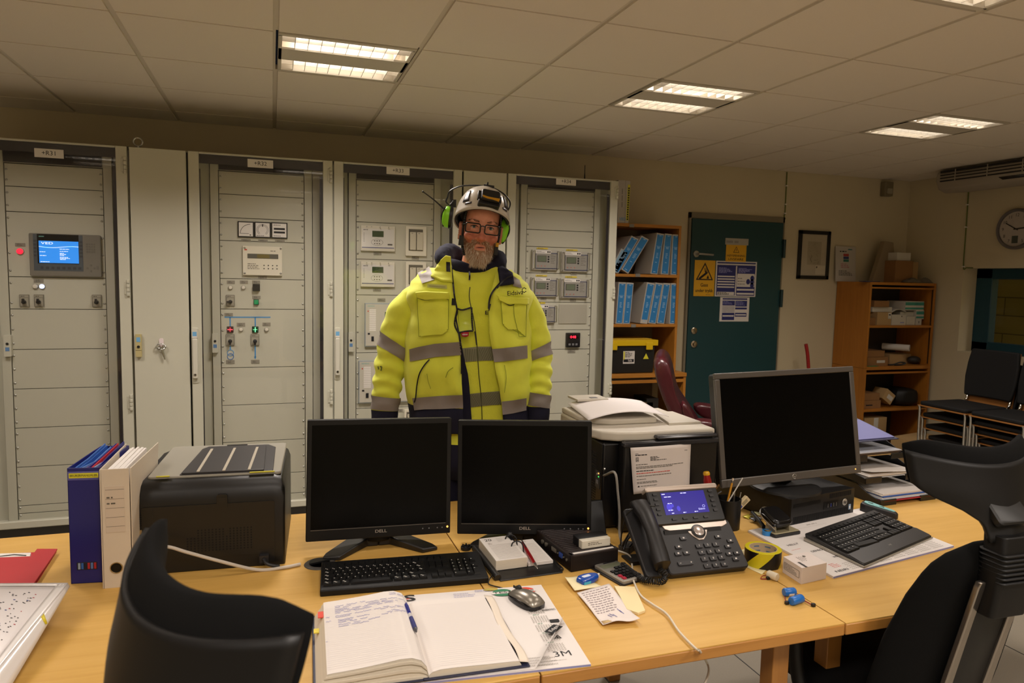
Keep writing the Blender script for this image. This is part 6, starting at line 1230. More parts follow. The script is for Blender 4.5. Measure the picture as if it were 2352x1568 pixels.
def d4(t,x0,x1,z0,z1):
    w,h=x1-x0,z1-z0; b=B().mat(SGW); b.box(x0,x1,ydf-.002,ydf,z0,z1); b.obj('plate',t); y=ydf-.0026; X=lambda k:x0+w*k; Z=lambda k:z0+h*k
    b=B().mat(SGN); b.box(X(.03),X(.97),y,y+.0003,Z(.93),Z(.97)); b.box(X(.03),X(.485),y,y+.0003,Z(.03),Z(.87)); b.box(X(.515),X(.97),y,y+.0003,Z(.62),Z(.87)); b.box(X(.515),X(.97),y,y+.0003,Z(.03),Z(.28)); b.box(X(.03),X(.97),y,y+.0003,Z(.87),Z(.89)); b.box(X(.515),X(.522),y,y+.0003,Z(.2),Z(.7)); b.box(X(.963),X(.97),y,y+.0003,Z(.2),Z(.7))
    b.mat(SGW)
    for z in (.55,.475,.4,.325,.25): b.box(X(.05),X(.465),y-.0004,y,Z(z),Z(z+.035))
    b.box(X(.05),X(.465),y-.0004,y,Z(.04),Z(.13)); b.box(X(.06),X(.94),y-.0004,y,Z(.895),Z(.925))
    for z in (.175,.06): b.box(X(.53),X(.955),y-.0004,y,Z(z),Z(z+.05))
    b.box(X(.53),X(.955),y-.0004,y,Z(.615),Z(.655)); b.mat(SGN)
    for cx,cz in ((.9,.53),(.8,.43),(.9,.43),(.9,.33)): b.add([(X(cx)+.02*math.cos(k*PI/8),y-.0006,Z(cz)+.024*math.sin(k*PI/8)) for k in range(16)],[tuple(range(16))])
    b.mat(mat('sign_text_blue','8a8cc0',.6)); b.lines(X(.07),X(.44),y-.0005,Z(.66),Z(.82),5,.006,3); b.lines(X(.55),X(.93),y-.0005,Z(.68),Z(.82),5,.006,4); b.mat(mat('print_grey')); b.lines(X(.54),X(.74),y-.0005,Z(.32),Z(.56),3,.005,5); b.lines(X(.06),X(.42),y-.0007,Z(.05),Z(.12),3,.005,6); b.obj('sign_print',t,flat=True)
sign('safety_data_sheet','large white and navy safety sheet on the teal door, right of the gas sign',(1643,600,1736.5,681),d4)
def d5(t,x0,x1,z0,z1):
    w,h=x1-x0,z1-z0; b=B().mat(SGW); b.box(x0,x1,ydf-.002,ydf,z0,z1); b.obj('plate',t); y=ydf-.0026; X=lambda k:x0+w*k; Z=lambda k:z0+h*k
    b=B().mat(SGN); b.box(X(.08),X(.92),y,y+.0003,Z(.9),Z(.96)); b.box(X(.08),X(.5),y,y+.0003,Z(.66),Z(.86)); b.box(X(.52),X(.92),y,y+.0003,Z(.62),Z(.86)); b.box(X(.08),X(.5),y,y+.0003,Z(.06),Z(.36)); b.box(X(.52),X(.92),y,y+.0003,Z(.5),Z(.58)); b.box(X(.52),X(.92),y,y+.0003,Z(.2),Z(.36))
    for k in range(5): b.box(X(.08),X(.5),y,y+.0003,Z(.4+.05*k),Z(.415+.05*k))
    b.mat(SGW); b.box(X(.1),X(.48),y-.0004,y,Z(.2),Z(.26)); b.box(X(.54),X(.9),y-.0004,y,Z(.25),Z(.3)); b.mat(mat('sign_text_blue')); b.lines(X(.1),X(.46),y-.0005,Z(.7),Z(.84),3,.005,1); b.lines(X(.54),X(.88),y-.0005,Z(.66),Z(.84),4,.005,2); b.obj('sign_print',t,flat=True)
sign('safety_data_sheet','smaller white and navy safety sheet, lowest on the teal door',(1653,682.5,1720,738),d5)
# ================================================================ cables and framed drawing on the walls
GY=mat('earth_cable','5d6b28',.5)
def wallcable(lab,pts,clips):
    c=B().mat(GY); c.tube(pts,.0045,8,4); c.mat(WHT)
    for p in clips: c.box(p[0]-.009,p[0]+.009,p[1]-.009,p[1]+.009,p[2]-.005,p[2]+.005)
    return tag(c.obj('wall_cable'),lab,'cable')
p0=PY(1808,395,WB-.008); p1=PY(1803,490,WB-.008); wallcable('yellow green earth cable running up the wall above the teal door corner',[p0,(p0+p1)/2,p1,p1+V((-.012,-.006,-.02)),p1+V((.004,-.004,-.05))],[p0+V((0,0,-.12)),p1+V((0,0,.08)),p1])
p0=PX(2225,430,XR-.008); p1=PX(2213,612,XR-.008); wallcable('yellow green earth cable running down the wall left of the clock',[p0,(p0+p1)/2,p1,p1+V((0,-.03,-.01)),p1+V((0,-.09,-.012))],[p0+V((0,0,-.15)),(p0+p1)/2,p1])
x0,x1,z0,z1=RY(1831,530,1902.5,641,WB)
t=thing('framed_drawing','black framed faint drawing hanging on the wall right of the teal door','picture',((x0+x1)/2,WB-.01,z0))
b=B().mat(CAPB); f=.032
for a in ((x0,x1,z0,z0+f),(x0,x1,z1-f,z1),(x0,x0+f,z0,z1),(x1-f,x1,z0,z1)): b.box(a[0],a[1],WB-.022,WB,a[2],a[3])
b.obj('frame',t,bev=.002)
b=B().mat(mat('mount_cream','b8ad97',.7)); b.box(x0+f,x1-f,WB-.01,WB-.002,z0+f,z1-f); w,h=x1-x0,z1-z0; b.mat(mat('print_cream','a89d86',.8)); b.box(x0+w*.3,x1-w*.26,WB-.0106,WB-.01,z0+h*.3,z0+h*.78); b.mat(mat('sketch_grey','5f584c',.8)); rn=random.Random(9)
pts=[(x0+w*(.42+.02*math.sin(k)),WB-.0112,z0+h*(.5-.018*k)) for k in range(9)]; b.tube(pts,.002,5)
for k in range(40): x=x0+w*rn.uniform(.32,.68); z=z0+h*rn.uniform(.32,.76); b.box(x,x+rn.uniform(.004,.02),WB-.0112,WB-.0106,z,z+.0015)
b.box(x0+w*.6,x0+w*.64,WB-.0115,WB-.01,z0+h*.24,z0+h*.27); b.mat(mat('card_cream','c8bea8',.7)); b.box(x0+w*.58,x1-f-.004,WB-.0112,WB-.01,z0+h*.1,z0+h*.29); b.mat(INK); b.box(x0+w*.6,x0+w*.625,WB-.0118,WB-.011,z0+h*.23,z0+h*.265); b.obj('drawing',t,flat=True)
b=B().mat(GLASS); b.box(x0+f,x1-f,WB-.016,WB-.014,z0+f,z1-f); b.obj('glass',t)
# motion sensor in the corner
p=PY(2048,427,WB-.06); b=B().mat(mat('sensor_grey','7a7058',.5)); b.push(T(XR-.3,WB-.04,ZC-.16)); b.rbox(-.07,.03,-.03,.035,0,.13,.015); b.mat(mat('sensor_lens','a09a86',.3)); b.rbox(-.05,.01,-.036,-.03,.02,.07,.01,ax='y'); b.pop(); tag(b.obj('motion_sensor',bev=.004),'small grey motion sensor box high in the back right corner','sensor')
# red handled tool behind the monitor
a_,c_=PY(1851,790,.45),PY(1855,815,.45); e=PY(1857,845,.45); t=thing('red_handled_stick','red grip of a thin metal stick showing above the grey monitor, against the pale wall','stick',(e.x,.45,0))
b=B().mat(mat('grip_red','9c1a1c',.4)); b.tube([a_,c_,e],.0155,10,3); b.obj('grip',t); b=B().mat(STEEL); b.cyl(e,(e.x+.0,.45,.02),.007); b.cyl((e.x,.45,.02),(e.x,.45,0),.06,.06); b.obj('rod',t)
# ================================================================ bookcase
BW=wood('bookcase_beech','b0742a','9a6220','bd8136',0,.42); BWV=wood('bookcase_beech_v','b0742a','9a6220','bd8136',2,.42)
ys=.27; x1=PY(1562,600,ys).x; x0=3.14; Z_=lambda v,u=1500:PY(u,v,ys).z
zt=Z_(519); zs=[Z_(633.5),Z_(747.5)]; zb=Z_(857,1470)
t=thing('bookcase','beech bookcase with blue binders between the +R34 rack and the teal door','bookcase',((x0+x1)/2,.45,0))
b=B().mat(BWV); b.box(x0,x0+.018,ys,WB-.02,zb,zt); b.obj('side_panel',t,bev=.001); b=B().mat(BWV); b.box(x1-.02,x1,ys,WB-.02,zb,zt); b.obj('side_panel',t,bev=.001)
b=B().mat(mat('bookcase_back','6d5f4a',.6)); b.box(x0,x1,WB-.025,WB-.018,.05,zt); b.obj('back_panel',t)
for z,h in ((zt,.024),(zs[0],.022),(zs[1],.022)): b=B().mat(BW); b.box(x0,x1-.0,ys-.002,WB-.025,z-h/2,z+h/2); b.obj('shelf',t,bev=.001)
xb=PY(1576,856,ys-.03).x
b=B().mat(BW); b.box(x0,xb,ys-.04,WB-.02,zb-.03,zb); b.obj('base_top',t,bev=.002); b=B().mat(BW); b.box(x0,xb-.02,ys-.03,ys-.01,zb-.075,zb-.05); b.obj('rail',t,bev=.002)
b=B().mat(BWV); b.box(xb-.022,xb,ys-.03,WB-.02,0,zb-.03); b.obj('base_side',t); b=B().mat(BWV); b.box(x0,x0+.02,ys-.03,WB-.02,0,zb-.03); b.obj('base_side',t); b=B().mat(BW); b.box(x0,xb,ys,WB-.02,.3,.32); b.obj('base_shelf',t)
for u,v in ((1451,518),(1465,632),(1455,748)): 
    p=PY(u,v,ys-.004); b=B().mat(mat('shelf_tag','7d7a74',.5)); b.box(p.x-.02,p.x+.02,ys-.005,ys-.002,p.z-.012,p.z+.012); b.obj('shelf_label',t)
SPB=mat('spine_blue','2f7dbb',.35,var=.05,scale=9); BNW=mat('ring_binder_white','b9b4ac',.5)
def binder(lab,q,zf,group=None,yb=ys+.012,blue=True,dp=.27,wrap=False):
    P=[]
    for zx,zy in q: P.append(PY(1390+zx*.255,380+zy*.255,yb))
    dz=zf-min(p.z for p in P); P=[(p.x,p.z+dz) for p in P]   # stand it on the shelf
    tl,tr,br,bl=P; cx=sum(p[0] for p in P)/4; t=thing('ring_binder',lab,'binder',(cx,yb+dp/2,zf),0,group)
    b=B().mat(BNW); b.prism(P,yb,yb+dp,ax='y'); b.obj('cover',t,bev=.002)
    L=lambda u,v:(tl[0]*(1-u)*(1-v)+tr[0]*u*(1-v)+br[0]*u*v+bl[0]*(1-u)*v, tl[1]*(1-u)*(1-v)+tr[1]*u*(1-v)+br[1]*u*v+bl[1]*(1-u)*v)
    def qd(b,u0,u1,v0,v1,e): b.quad(*[(L(u,v)[0],yb-e,L(u,v)[1]) for u,v in ((u0,v1),(u1,v1),(u1,v0),(u0,v0))])
    if blue:
        b=B().mat(SPB if not wrap else mat('spine_wrap','8fb3cc',.15)); qd(b,.1,.9,.035,.975 if not blue==2 else .9,.0012); b.mat(mat('spine_text','9cc3e4',.5)); rn=random.Random(int(q[0][0]))
        qd(b,.38,.66,.05,.065,.0018); qd(b,.15,.85,.31,.315,.0018); qd(b,.3,.7,.33,.345,.0018); qd(b,.34,.68,.36,.372,.0018)
        for k in range(4): qd(b,.36,rn.uniform(.55,.68),.48+.035*k,.494+.035*k,.0018)
        qd(b,.36,.6,.7,.714,.0018); qd(b,.3,.62,.93,.945,.0018); b.obj('spine_label',t,flat=True)
    return t
z1,z2=zs[0]+.0115,zs[1]+.0115
binder('blue spined binder in crinkled plastic, leftmost and half hidden on the upper shelf',[(150,622),(218,660),(112,850),(48,812)],z1,wrap=True)
binder('blue spined binder leaning left, second from the left on the upper shelf',[(240,628),(302,660),(118,970),(62,935)],z1)
binder('blue spined binder leaning left beside the empty gap on the upper shelf',[(330,630),(395,665),(208,975),(147,935)],z1)
binder('blue spined binder right of the empty gap on the upper shelf, leaning slightly',[(467,605),(532,618),(472,982),(408,976)],z1)
binder('blue spined binder second from the right end of the upper shelf',[(540,610),(603,617),(570,983),(500,978)],z1)
binder('blue spined binder standing upright at the right end of the upper shelf',[(608,617),(672,620),(657,984),(590,982)],z1)
binder('blue spined binder at the left end of the second shelf, beside the rack cabinet',[(122,1052),(190,1056),(155,1430),(93,1428)],z2)
binder('blue spined binder second from the left on the second shelf, before the gap',[(193,1055),(258,1060),(222,1430),(158,1430)],z2)
binder('blue spined binder just right of the gap on the second shelf, label stopping short',[(378,1055),(448,1068),(378,1432),(315,1426)],z2,blue=2)
binder('blue spined binder leaning, third from the right end of the second shelf',[(455,1058),(521,1068),(455,1432),(387,1426)],z2)
binder('blue spined binder leaning, second from the right end of the second shelf',[(525,1062),(588,1068),(532,1432),(464,1427)],z2)
binder('blue spined binder standing upright at the right end of the second shelf',[(593,1062),(655,1064),(640,1430),(578,1430)],z2)
t=binder('pale binder on top of the bookcase beside the rack cabinet, with small blue lettering',[(118,140),(183,142),(176,526),(112,526)],zt+.0125,blue=False)
b=B().mat(mat('mimic_blue')); p=PY(1427,503,ys+.011); b.text('VED',.03,(p.x+.01,ys+.01,p.z),bold=True); b.mat(mat('print_grey')); p=PY(1429,470,ys+.011); 
for k in range(3): b.box(p.x-.004,p.x+.0,ys+.0108,ys+.011,p.z-.02+.05*k,p.z+.02+.05*k)
b.obj('spine_print',t,flat=True)
t=binder('pale binder with a yellow strip on its spine, rightmost on top of the bookcase',[(184,142),(228,145),(208,526),(177,526)],zt+.0125,blue=False)
b=B().mat(mat('label_yellow')); pa,pb=PY(1444.5,424,ys+.0105),PY(1440,506,ys+.0105); b.quad((pb.x-.008,ys+.0105,pb.z),(pb.x+.012,ys+.0105,pb.z),(pa.x+.012,ys+.0105,pa.z),(pa.x-.008,ys+.0105,pa.z)); b.mat(INK)
for k in range(14): f_=(k+.5)/15; x=pb.x*(1-f_)+pa.x*f_; z=pb.z*(1-f_)+pa.z*f_; b.box(x-.003,x+.008,ys+.0098,ys+.0102,z-.006,z+.006)
b.obj('yellow_strip',t,flat=True)
# toolbox
tq=lambda zx,zy,y=ys+.01:PY(1390+zx*.255,720+zy*.255,y)
xl,xr=tq(86,400).x-.12,tq(447,400).x; zl=tq(260,290).z; ztp=tq(260,238).z
t=thing('toolbox','black toolbox with yellow lid and latches on the lower shelf of the bookcase','toolbox',((xl+xr)/2,ys+.13,zb))
b=B().mat(mat('toolbox_black','141311',.5)); b.prism([(xl+.01,zb+.001),(xr-.012,zb+.001),(xr,zl),(xl,zl)],ys+.01,ys+.27,ax='y'); b.obj('body',t,bev=.006)
YLB=mat('toolbox_yellow','d9b40a',.4); b=B().mat(YLB); b.box(xl-.01,xr+.02,ys-.002,ys+.28,zl,ztp); b.mat(mat('toolbox_top','c8a22c',.5)); b.box(xl+.03,xr-.02,ys+.03,ys+.25,ztp,ztp+.008); b.obj('lid',t,bev=.006)
for a0,a1 in ((372,430),(86,110)):
    b=B().mat(YLB); b.box(tq(a0,0).x-(.03 if a0<100 else 0),tq(a1,0).x,ys-.012,ys-.002,tq(0,328).z,tq(0,262).z); b.obj('latch',t,bev=.003)
xa,xb_,za,zc=tq(175,0).x,tq(278,0).x,tq(225,450).z,tq(225,337).z; y=ys+.0085
b=B().mat(SGW); b.box(xa,xb_,y-.001,y+.002,za,zc); b.mat(mat('label_yellow')); b.box(xa+.002,xa+.014,y-.0014,y,za+.03,zc-.004); b.mat(INK); b.box(xa+.004,xb_-.006,y-.0014,y,za+.012,za+.035); b.mat(mat('print_grey')); b.lines(xa+.016,xb_-.006,y-.0016,za+.05,zc-.006,5,.005,3); b.mat(SGW); b.text('Safe',.022,(xa+(xb_-xa)*.6,y-.002,za+.024),bold=True); b.obj('sticker',t,flat=True)
b=B(); tri(b,tq(381,0).x,tq(0,418).z,tq(412,0).x-tq(350,0).x,y-.001,INK,mat('label_yellow'),.82); b.obj('warning_triangle',t,flat=True)
# things in the dark base of the bookcase
for k,(u0,v0,u1,v1,m,lab) in enumerate(((1395,925,1500,955,'5a4526','flat brown carton in the dark base of the bookcase'),(1485,915,1512,960,'1e1a18','dark object beside the brown carton in the base of the bookcase'))):
    xa,xb_,za,zc=RY(u0,v0,u1,v1,ys+.08); b=B().mat(mat('basebox_%d'%k,m,.7)); b.box(xa,xb_,ys+.08,ys+.3,.3215,zc); tag(b.obj('carton',bev=.003),lab,'box')
# ================================================================ leather recliner
LEA=mat('oxblood_leather','43131a',.34,var=.18,scale=14,bump=.25,bscale=45,coat=.2)
yc=-.62; pp=lambda u,v:(PY(u,v,yc).x,PY(u,v,yc).z)
RQ=T(3.42,yc,0)@RZ(-.556)@Matrix.Diagonal((.86,1,1,1))@T(-3.42,-yc,0)
t=thing('leather_recliner','dark red leather recliner seen from the side behind the large black printer','armchair',(3.55,yc,0))
def cushion(name,prof,y0,y1,rnd=.05):
    """pillow shaped slab: outline in the xz plane, rounded toward both faces"""
    cx=sum(p[0] for p in prof)/len(prof); cz=sum(p[1] for p in prof)/len(prof); b=B().mat(LEA); R=[]
    for yy,k in ((y0,.78),(y0+rnd*.25,.9),(y0+rnd,1),(y1-rnd,1),(y1-rnd*.25,.9),(y1,.78)): R.append([(cx+(x-cx)*k,yy,cz+(z-cz)*k) for x,z in prof])
    b.push(RQ); b.loft(R); b.pop(); return b.obj(name,t,sub=2)
bk=[pp(*q) for q in ((1499,822),(1512,808),(1528,810),(1541,828),(1548,870),(1556,905),(1575,930),(1600,965),(1632,1010),(1600,1020),(1570,990),(1545,960),(1522,910),(1504,860))]
cushion('backrest',bk,yc-.3,yc+.32,.09)
hd=[pp(*q) for q in ((1560,905),(1575,905),(1592,940),(1610,975),(1590,985),(1572,955))]; cushion('side_wing',hd,yc-.33,yc-.2,.05)
ar=[pp(*q) for q in ((1588,942),(1610,938),(1660,943),(1720,948),(1725,962),(1710,985),(1640,982),(1600,972))]; cushion('armrest',ar,yc-.36,yc-.22,.06); cushion('armrest',ar,yc+.24,yc+.38,.06)
st=[pp(*q) for q in ((1590,1000),(1640,990),(1720,992),(1735,1012),(1725,1040),(1640,1045),(1595,1035))]; cushion('seat',st,yc-.24,yc+.26,.07)
b=B().mat(mat('recliner_base','1e1512',.4)); b.lathe([(.28,0),(.28,.03),(.05,.05),(.04,.36)],24,(3.75,yc,0)); b.obj('base',t)
# ================================================================ cupboard in the right corner
CB_=wood('cupboard_beech','a76a22','935a18','b5782c',2,.45); CBH=wood('cupboard_beech_h','a76a22','935a18','b5782c',0,.45)
x0,x1,yf,yb=5.735,6.495,.25,.64; zt,zm=1.632,.868
t=thing('cupboard','tall beech cupboard with open shelves of boxes in the back right corner','cupboard',((x0+x1)/2,.45,0))
for xa in (x0,x1-.02):
    for z0,z1_ in ((0,zm),(zm,zt)): b=B().mat(CB_); b.box(xa,xa+.02,yf,yb,z0+.001,z1_-.001); b.obj('side_panel',t,bev=.001)
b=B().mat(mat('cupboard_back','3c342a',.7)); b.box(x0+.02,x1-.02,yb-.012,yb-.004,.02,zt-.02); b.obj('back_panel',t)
Zc=lambda u,v:PY(u,v,yf+.02).z
zsh=[Zc(2070,749.5),Zc(2060,939)]
for z,h in ((zt-.012,.024),(zt-.05,.014),(zm,.03),(zm-.045,.014),(zsh[0],.02),(zsh[1],.022),(.03,.03)): b=B().mat(CBH); b.box(x0+.02,x1-.02,yf+.002,yb-.012,z-h/2,z+h/2); b.obj('shelf',t,bev=.001)
b=B().mat(CAPB); b.box(x1-.028,x1-.022,yf+.01,yf+.016,zm+.03,zt-.06); b.obj('shutter_track',t)
CARD=mat('cardboard','8a6238',.75,var=.08,scale=12); CARD2=mat('cardboard_pale','a98a5c',.75,var=.06,scale=12); BXW=mat('box_white','c4bfb4',.6); BXT=mat('box_teal','3f8f80',.6)
gq=lambda zx,zy,y:PY(1840+zx*.2423,640+zy*.2423,y)
def gbox(lab,a,zf,m,y=.3,dp=.2,name='carton',cat='box',deco=None,group=None):
    x0_,x1_=gq(a[0],(a[1]+a[3])/2,y).x,gq(a[2],(a[1]+a[3])/2,y).x; h=gq(a[0],a[1],y).z-gq(a[0],a[3],y).z
    b=B().mat(m); b.box(x0_,x1_,y,y+dp,zf,zf+h); 
    if deco:
        for (k0,q0,k1,q1,mm) in deco: b.mat(mm); b.box(x0_+(x1_-x0_)*k0,x0_+(x1_-x0_)*k1,y-.001,y,zf+h*q0,zf+h*q1)
    tag(b.obj(name,bev=.0015),lab,cat,group); return zf+h
s0=zsh[0]+.0105
gbox('small brown carton at the left end of the top cupboard shelf',(640,360,705,430),s0,CARD,.29,.12)
h1=gbox('labelled brown carton left of the white printed box on the top cupboard shelf',(722,313,855,437),s0,CARD2,.28,.2,deco=((.76,.5,.98,.95,BXW),(.8,.75,.94,.85,INK)))
gbox('white printed box in the middle of the top cupboard shelf',(858,338,995,437),s0,BXW,.29,.2,deco=((.6,.2,.88,.3,mat('sign_text_blue')),(.66,.78,.72,.9,INK)))
h2=gbox('plain white box right of the white printed box on the top cupboard shelf',(1000,350,1080,432),s0,BXW,.30,.2)
h3=gbox('low white box under the teal boxes on the top cupboard shelf',(1085,378,1142,432),s0,BXW,.31,.2,deco=((.5,.3,.6,.7,INK),))
td=((0,.1,1,.32,BXT),(0,.55,1,.9,BXT),(0,0,1,.06,BXW))
h4=gbox('teal and white box, lower of the two at the right of the top cupboard shelf',(1092,293,1165,375),h3+.001,BXW,.31,.2,deco=td)
gbox('long teal and white box, uppermost at the right of the top cupboard shelf',(990,202,1165,288),h4+.001,BXW,.31,.2,deco=td+((.55,0,.57,1,BXW),))
gbox('rust brown carton on top of the labelled brown carton in the cupboard',(692,228,835,287),h1+.045,CARD,.3,.18)
b=B().mat(BXW); p=gq(665,330,.33); x2=gq(850,330,.33).x; b.box(p.x,x2,.32,.5,h1+.001,h1+.044); tag(b.obj('paper_stack'),'stack of white papers under the rust brown carton in the cupboard','papers')
p0,p1=gq(845,300,.33),gq(990,300,.33); zz=gq(900,338,.33).z; b=B().mat(BXW); b.grid(lambda u,v:(p0.x+(p1.x-p0.x)*u,.31+.2*v,s0+.113+.045*(1-(2*u-1)**2)*(.6+.4*v)),10,6); tag(b.obj('paper_sheet',solid=.004),'curved bundle of white sheets on the white printed box in the cupboard','papers')
b=B().mat(BXW); p0,p1=gq(945,300,.32),gq(1085,300,.32); b.box(p0.x+.02,p1.x,.34,.48,h2+.001,h2+.04); tag(b.obj('envelope_stack',bev=.002),'flat white envelopes stacked left of the teal boxes in the cupboard','papers')
s0=zm+.0155
h1=gbox('brown carton with a white address label at the left of the middle cupboard shelf',(632,712,825,795),s0,CARD,.29,.2,deco=((.45,.35,.85,.65,BXW),))
gbox('flat brown carton on top of the labelled carton on the middle cupboard shelf',(632,648,795,708),h1+.001,CARD,.3,.18)
gbox('wide brown carton under the white paper roll on the middle cupboard shelf',(840,705,1040,795),s0,CARD2,.4,.18)
a_,c_=gq(835,672,.42),gq(1045,676,.29); zr=s0+.175; b=B().mat(mat('roll_white','d2ccc4',.6)); b.cyl((a_.x,.5,zr-.02),(c_.x,.31,zr-.02),.03,n=20); b.mat(mat('print_grey')); b.cyl((c_.x,.3105,zr-.02),(c_.x+.0015,.309,zr-.02),.012,n=14); tag(b.obj('paper_roll'),'roll of white paper lying on the wide carton in the cupboard','paper roll')
b=B().mat(BCAB); b.tube([gq(830,775,.28).xy.to_3d()+V((0,0,s0+.01)),gq(880,785,.28).xy.to_3d()+V((0,0,s0+.012)),gq(940,780,.28).xy.to_3d()+V((0,0,s0+.03)),gq(990,785,.28).xy.to_3d()+V((0,0,s0+.02)),gq(950,795,.28).xy.to_3d()+V((0,0,s0+.008)),gq(890,792,.28).xy.to_3d()+V((0,0,s0+.008))],.007,8,5); tag(b.obj('coiled_cable'),'black cable bundle lying at the front of the middle cupboard shelf','cable')
p=gq(1095,760,.33); b=B().mat(mat('bag_grey','2a2622',.6)); b.ball((p.x,.36,s0+.04),.05,12,(1.3,1,.72)); tag(b.obj('dark_pouch'),'dark grey pouch at the right of the middle cupboard shelf','pouch')
b=B().mat(mat('green_sheet','2e7a4a',.6)); p=gq(680,795,.27); b.box(p.x-.05,p.x+.06,.262,.285,s0,s0+.004); tag(b.obj('green_card'),'green card at the front left of the middle cupboard shelf','card')
s0=zsh[1]+.0115
h1=gbox('brown carton, lower of two at the left of the low cupboard shelf',(600,1140,755,1215),s0,CARD,.29,.2,deco=((.1,.35,.5,.5,INK),))
gbox('brown carton, upper of two at the left of the low cupboard shelf',(600,1075,745,1140),h1+.001,CARD,.3,.2)
p=gq(815,1125,.31); b=B().mat(CARD2); b.push(T(p.x,.36,s0+.1)@Matrix.Rotation(.6,4,'Y')); b.box(-.06,.06,-.07,.07,-.05,.05); b.mat(BXW); b.box(-.02,.05,-.0712,-.07,-.02,.02); b.pop(); tag(b.obj('tilted_carton',bev=.002),'brown carton with white label tilted against the black bag in the cupboard','box')
x2,x3=gq(870,1100,.36).x,x1-.03; b=B().mat(mat('bag_black','0d0d0f',.55)); b.loft([[(x2+(x3-x2)*.5+((x-.5)*(x3-x2))*k,.29+.3*y,s0+z) for x,y in ((0,0),(.3,-.02),(.7,-.02),(1,0),(1,1),(0,1))] for z,k in ((0,1),(.06,1.02),(.13,.96),(.165,.7))]); tag(b.obj('laptop_bag',sub=1),'large flat black bag at the right of the low cupboard shelf','bag')
gbox('brown carton with white tape standing in the base of the cupboard',(590,1320,800,1700),.046,CARD2,.28,.25,deco=((.42,.2,.62,1,BXW),))
b=B().mat(CARD2); p=PZ(2068,985,.3); b.push(T(5.95,-.18,.0)@RZ(.2)); b.box(-.18,.24,-.15,.15,0,.33); b.add([(-.18,-.15,.33),(.24,-.15,.33),(.22,-.27,.28),(-.22,-.27,.28)],[(0,1,2,3),(3,2,1,0)]); b.pop(); tag(b.obj('open_carton'),'open brown carton on the floor between the cupboard and the stacked chairs','box')
# on top of the cupboard
ptop=zt+.001
xa,xb_,za,zc=RY(1916,565,1962,643,.6); b=B().mat(mat('poster_white','b8b2aa',.6)); b.push(T(.03,.33,0)@T(0,.27,ptop)@Matrix.Rotation(-.08,4,'X')@T(0,-.27,-ptop)); b.box(xa,xb_,.27,.276,ptop,zc); w,h=xb_-xa,zc-ptop
for k,mm in enumerate(('a83a3a','2d3a6a','2f6f5e')): b.mat(mat('flag_%d'%k,mm,.6)); b.box(xa+w*.38,xa+w*.65,.2692,.27,ptop+h*(.72-.08*k),ptop+h*(.79-.08*k))
b.mat(INK); b.lines(xa+w*.2,xb_-w*.15,.2694,ptop+h*.84,ptop+h*.87,1,.01,4); b.mat(mat('teal_dark','2a6a70',.6)); b.box(xa+w*.62,xa+w*.82,.2692,.27,ptop+h*.9,ptop+h*.93); b.mat(mat('rose_text','b07a7c',.7)); b.lines(xa+w*.25,xb_-w*.2,.2694,ptop+h*.38,ptop+h*.52,3,.008,6); b.mat(mat('print_grey')); b.lines(xa+w*.15,xb_-w*.1,.2694,ptop+h*.16,ptop+h*.32,4,.007,7); b.pop(); tag(b.obj('info_poster'),'white printed notice leaning at the left on top of the cupboard','notice')
x3=lambda zx,y:PY(1800+zx*.2551,320+1150*.2551,y).x; z3=lambda zy,y:PY(2020,320+zy*.2551,y).z
b=B().mat(mat('board_beige','8e7d62',.7)); b.prism([(x3(790,.5),ptop),(x3(985,.5),ptop),(x3(990,.5),ptop+.12),(x3(960,.5),z3(925,.5)),(x3(880,.5),z3(915,.5)),(x3(830,.5),ptop+.16)],.48,.53,ax='y'); tag(b.obj('beige_board',bev=.004),'beige tilted board leaning behind the boxes on top of the cupboard','board')
xa,xb_=x3(990,.38),x3(1150,.38); zc=z3(1085,.38); b=B().mat(CARD); b.box(xa,xb_,.36,.55,ptop,zc); tag(b.obj('carton',bev=.002),'brown carton on top of the cupboard carrying a smaller white box','box')
b=B().mat(BXW); b.box(x3(1015,.38),x3(1138,.38),.38,.52,zc+.001,z3(1010,.38)); tag(b.obj('white_box',bev=.002),'small white box on the brown carton on top of the cupboard','box')
b=B().mat(CARD2); b.box(xb_+.004,x3(1212,.4),.4,.56,ptop,z3(1092,.4)); tag(b.obj('carton',bev=.002),'darker carton just right of the brown carton on top of the cupboard','box')
rn=random.Random(2)
for k,(a,c,hh) in enumerate(((1090,1230,.045),(1235,1385,.05))):
    b=B().mat(mat('bubble_clear','8a8070',.15,alpha=.55)); xa,xb_=x3(a,.33),min(x3(c,.33),x1); b.grid(lambda u,v:(xa+(xb_-xa)*u,.28+.1*v,ptop+.004+hh*(math.sin(u*PI)**.6)*(math.sin(v*PI)**.6)*(.8+.2*math.sin(u*17+v*9))),14,8); tag(b.obj('plastic_package',solid=.001),['clear plastic package, left of two at the front on top of the cupboard','clear plastic package at the right end on top of the cupboard'][k],'package')
b=B().mat(mat('blue_sheet','2b2f58',.5)); b.box(x3(735,.28),x3(860,.28),.26,.34,ptop,ptop+.006); tag(b.obj('blue_leaflet'),'dark blue leaflet lying at the front edge on top of the cupboard','leaflet')
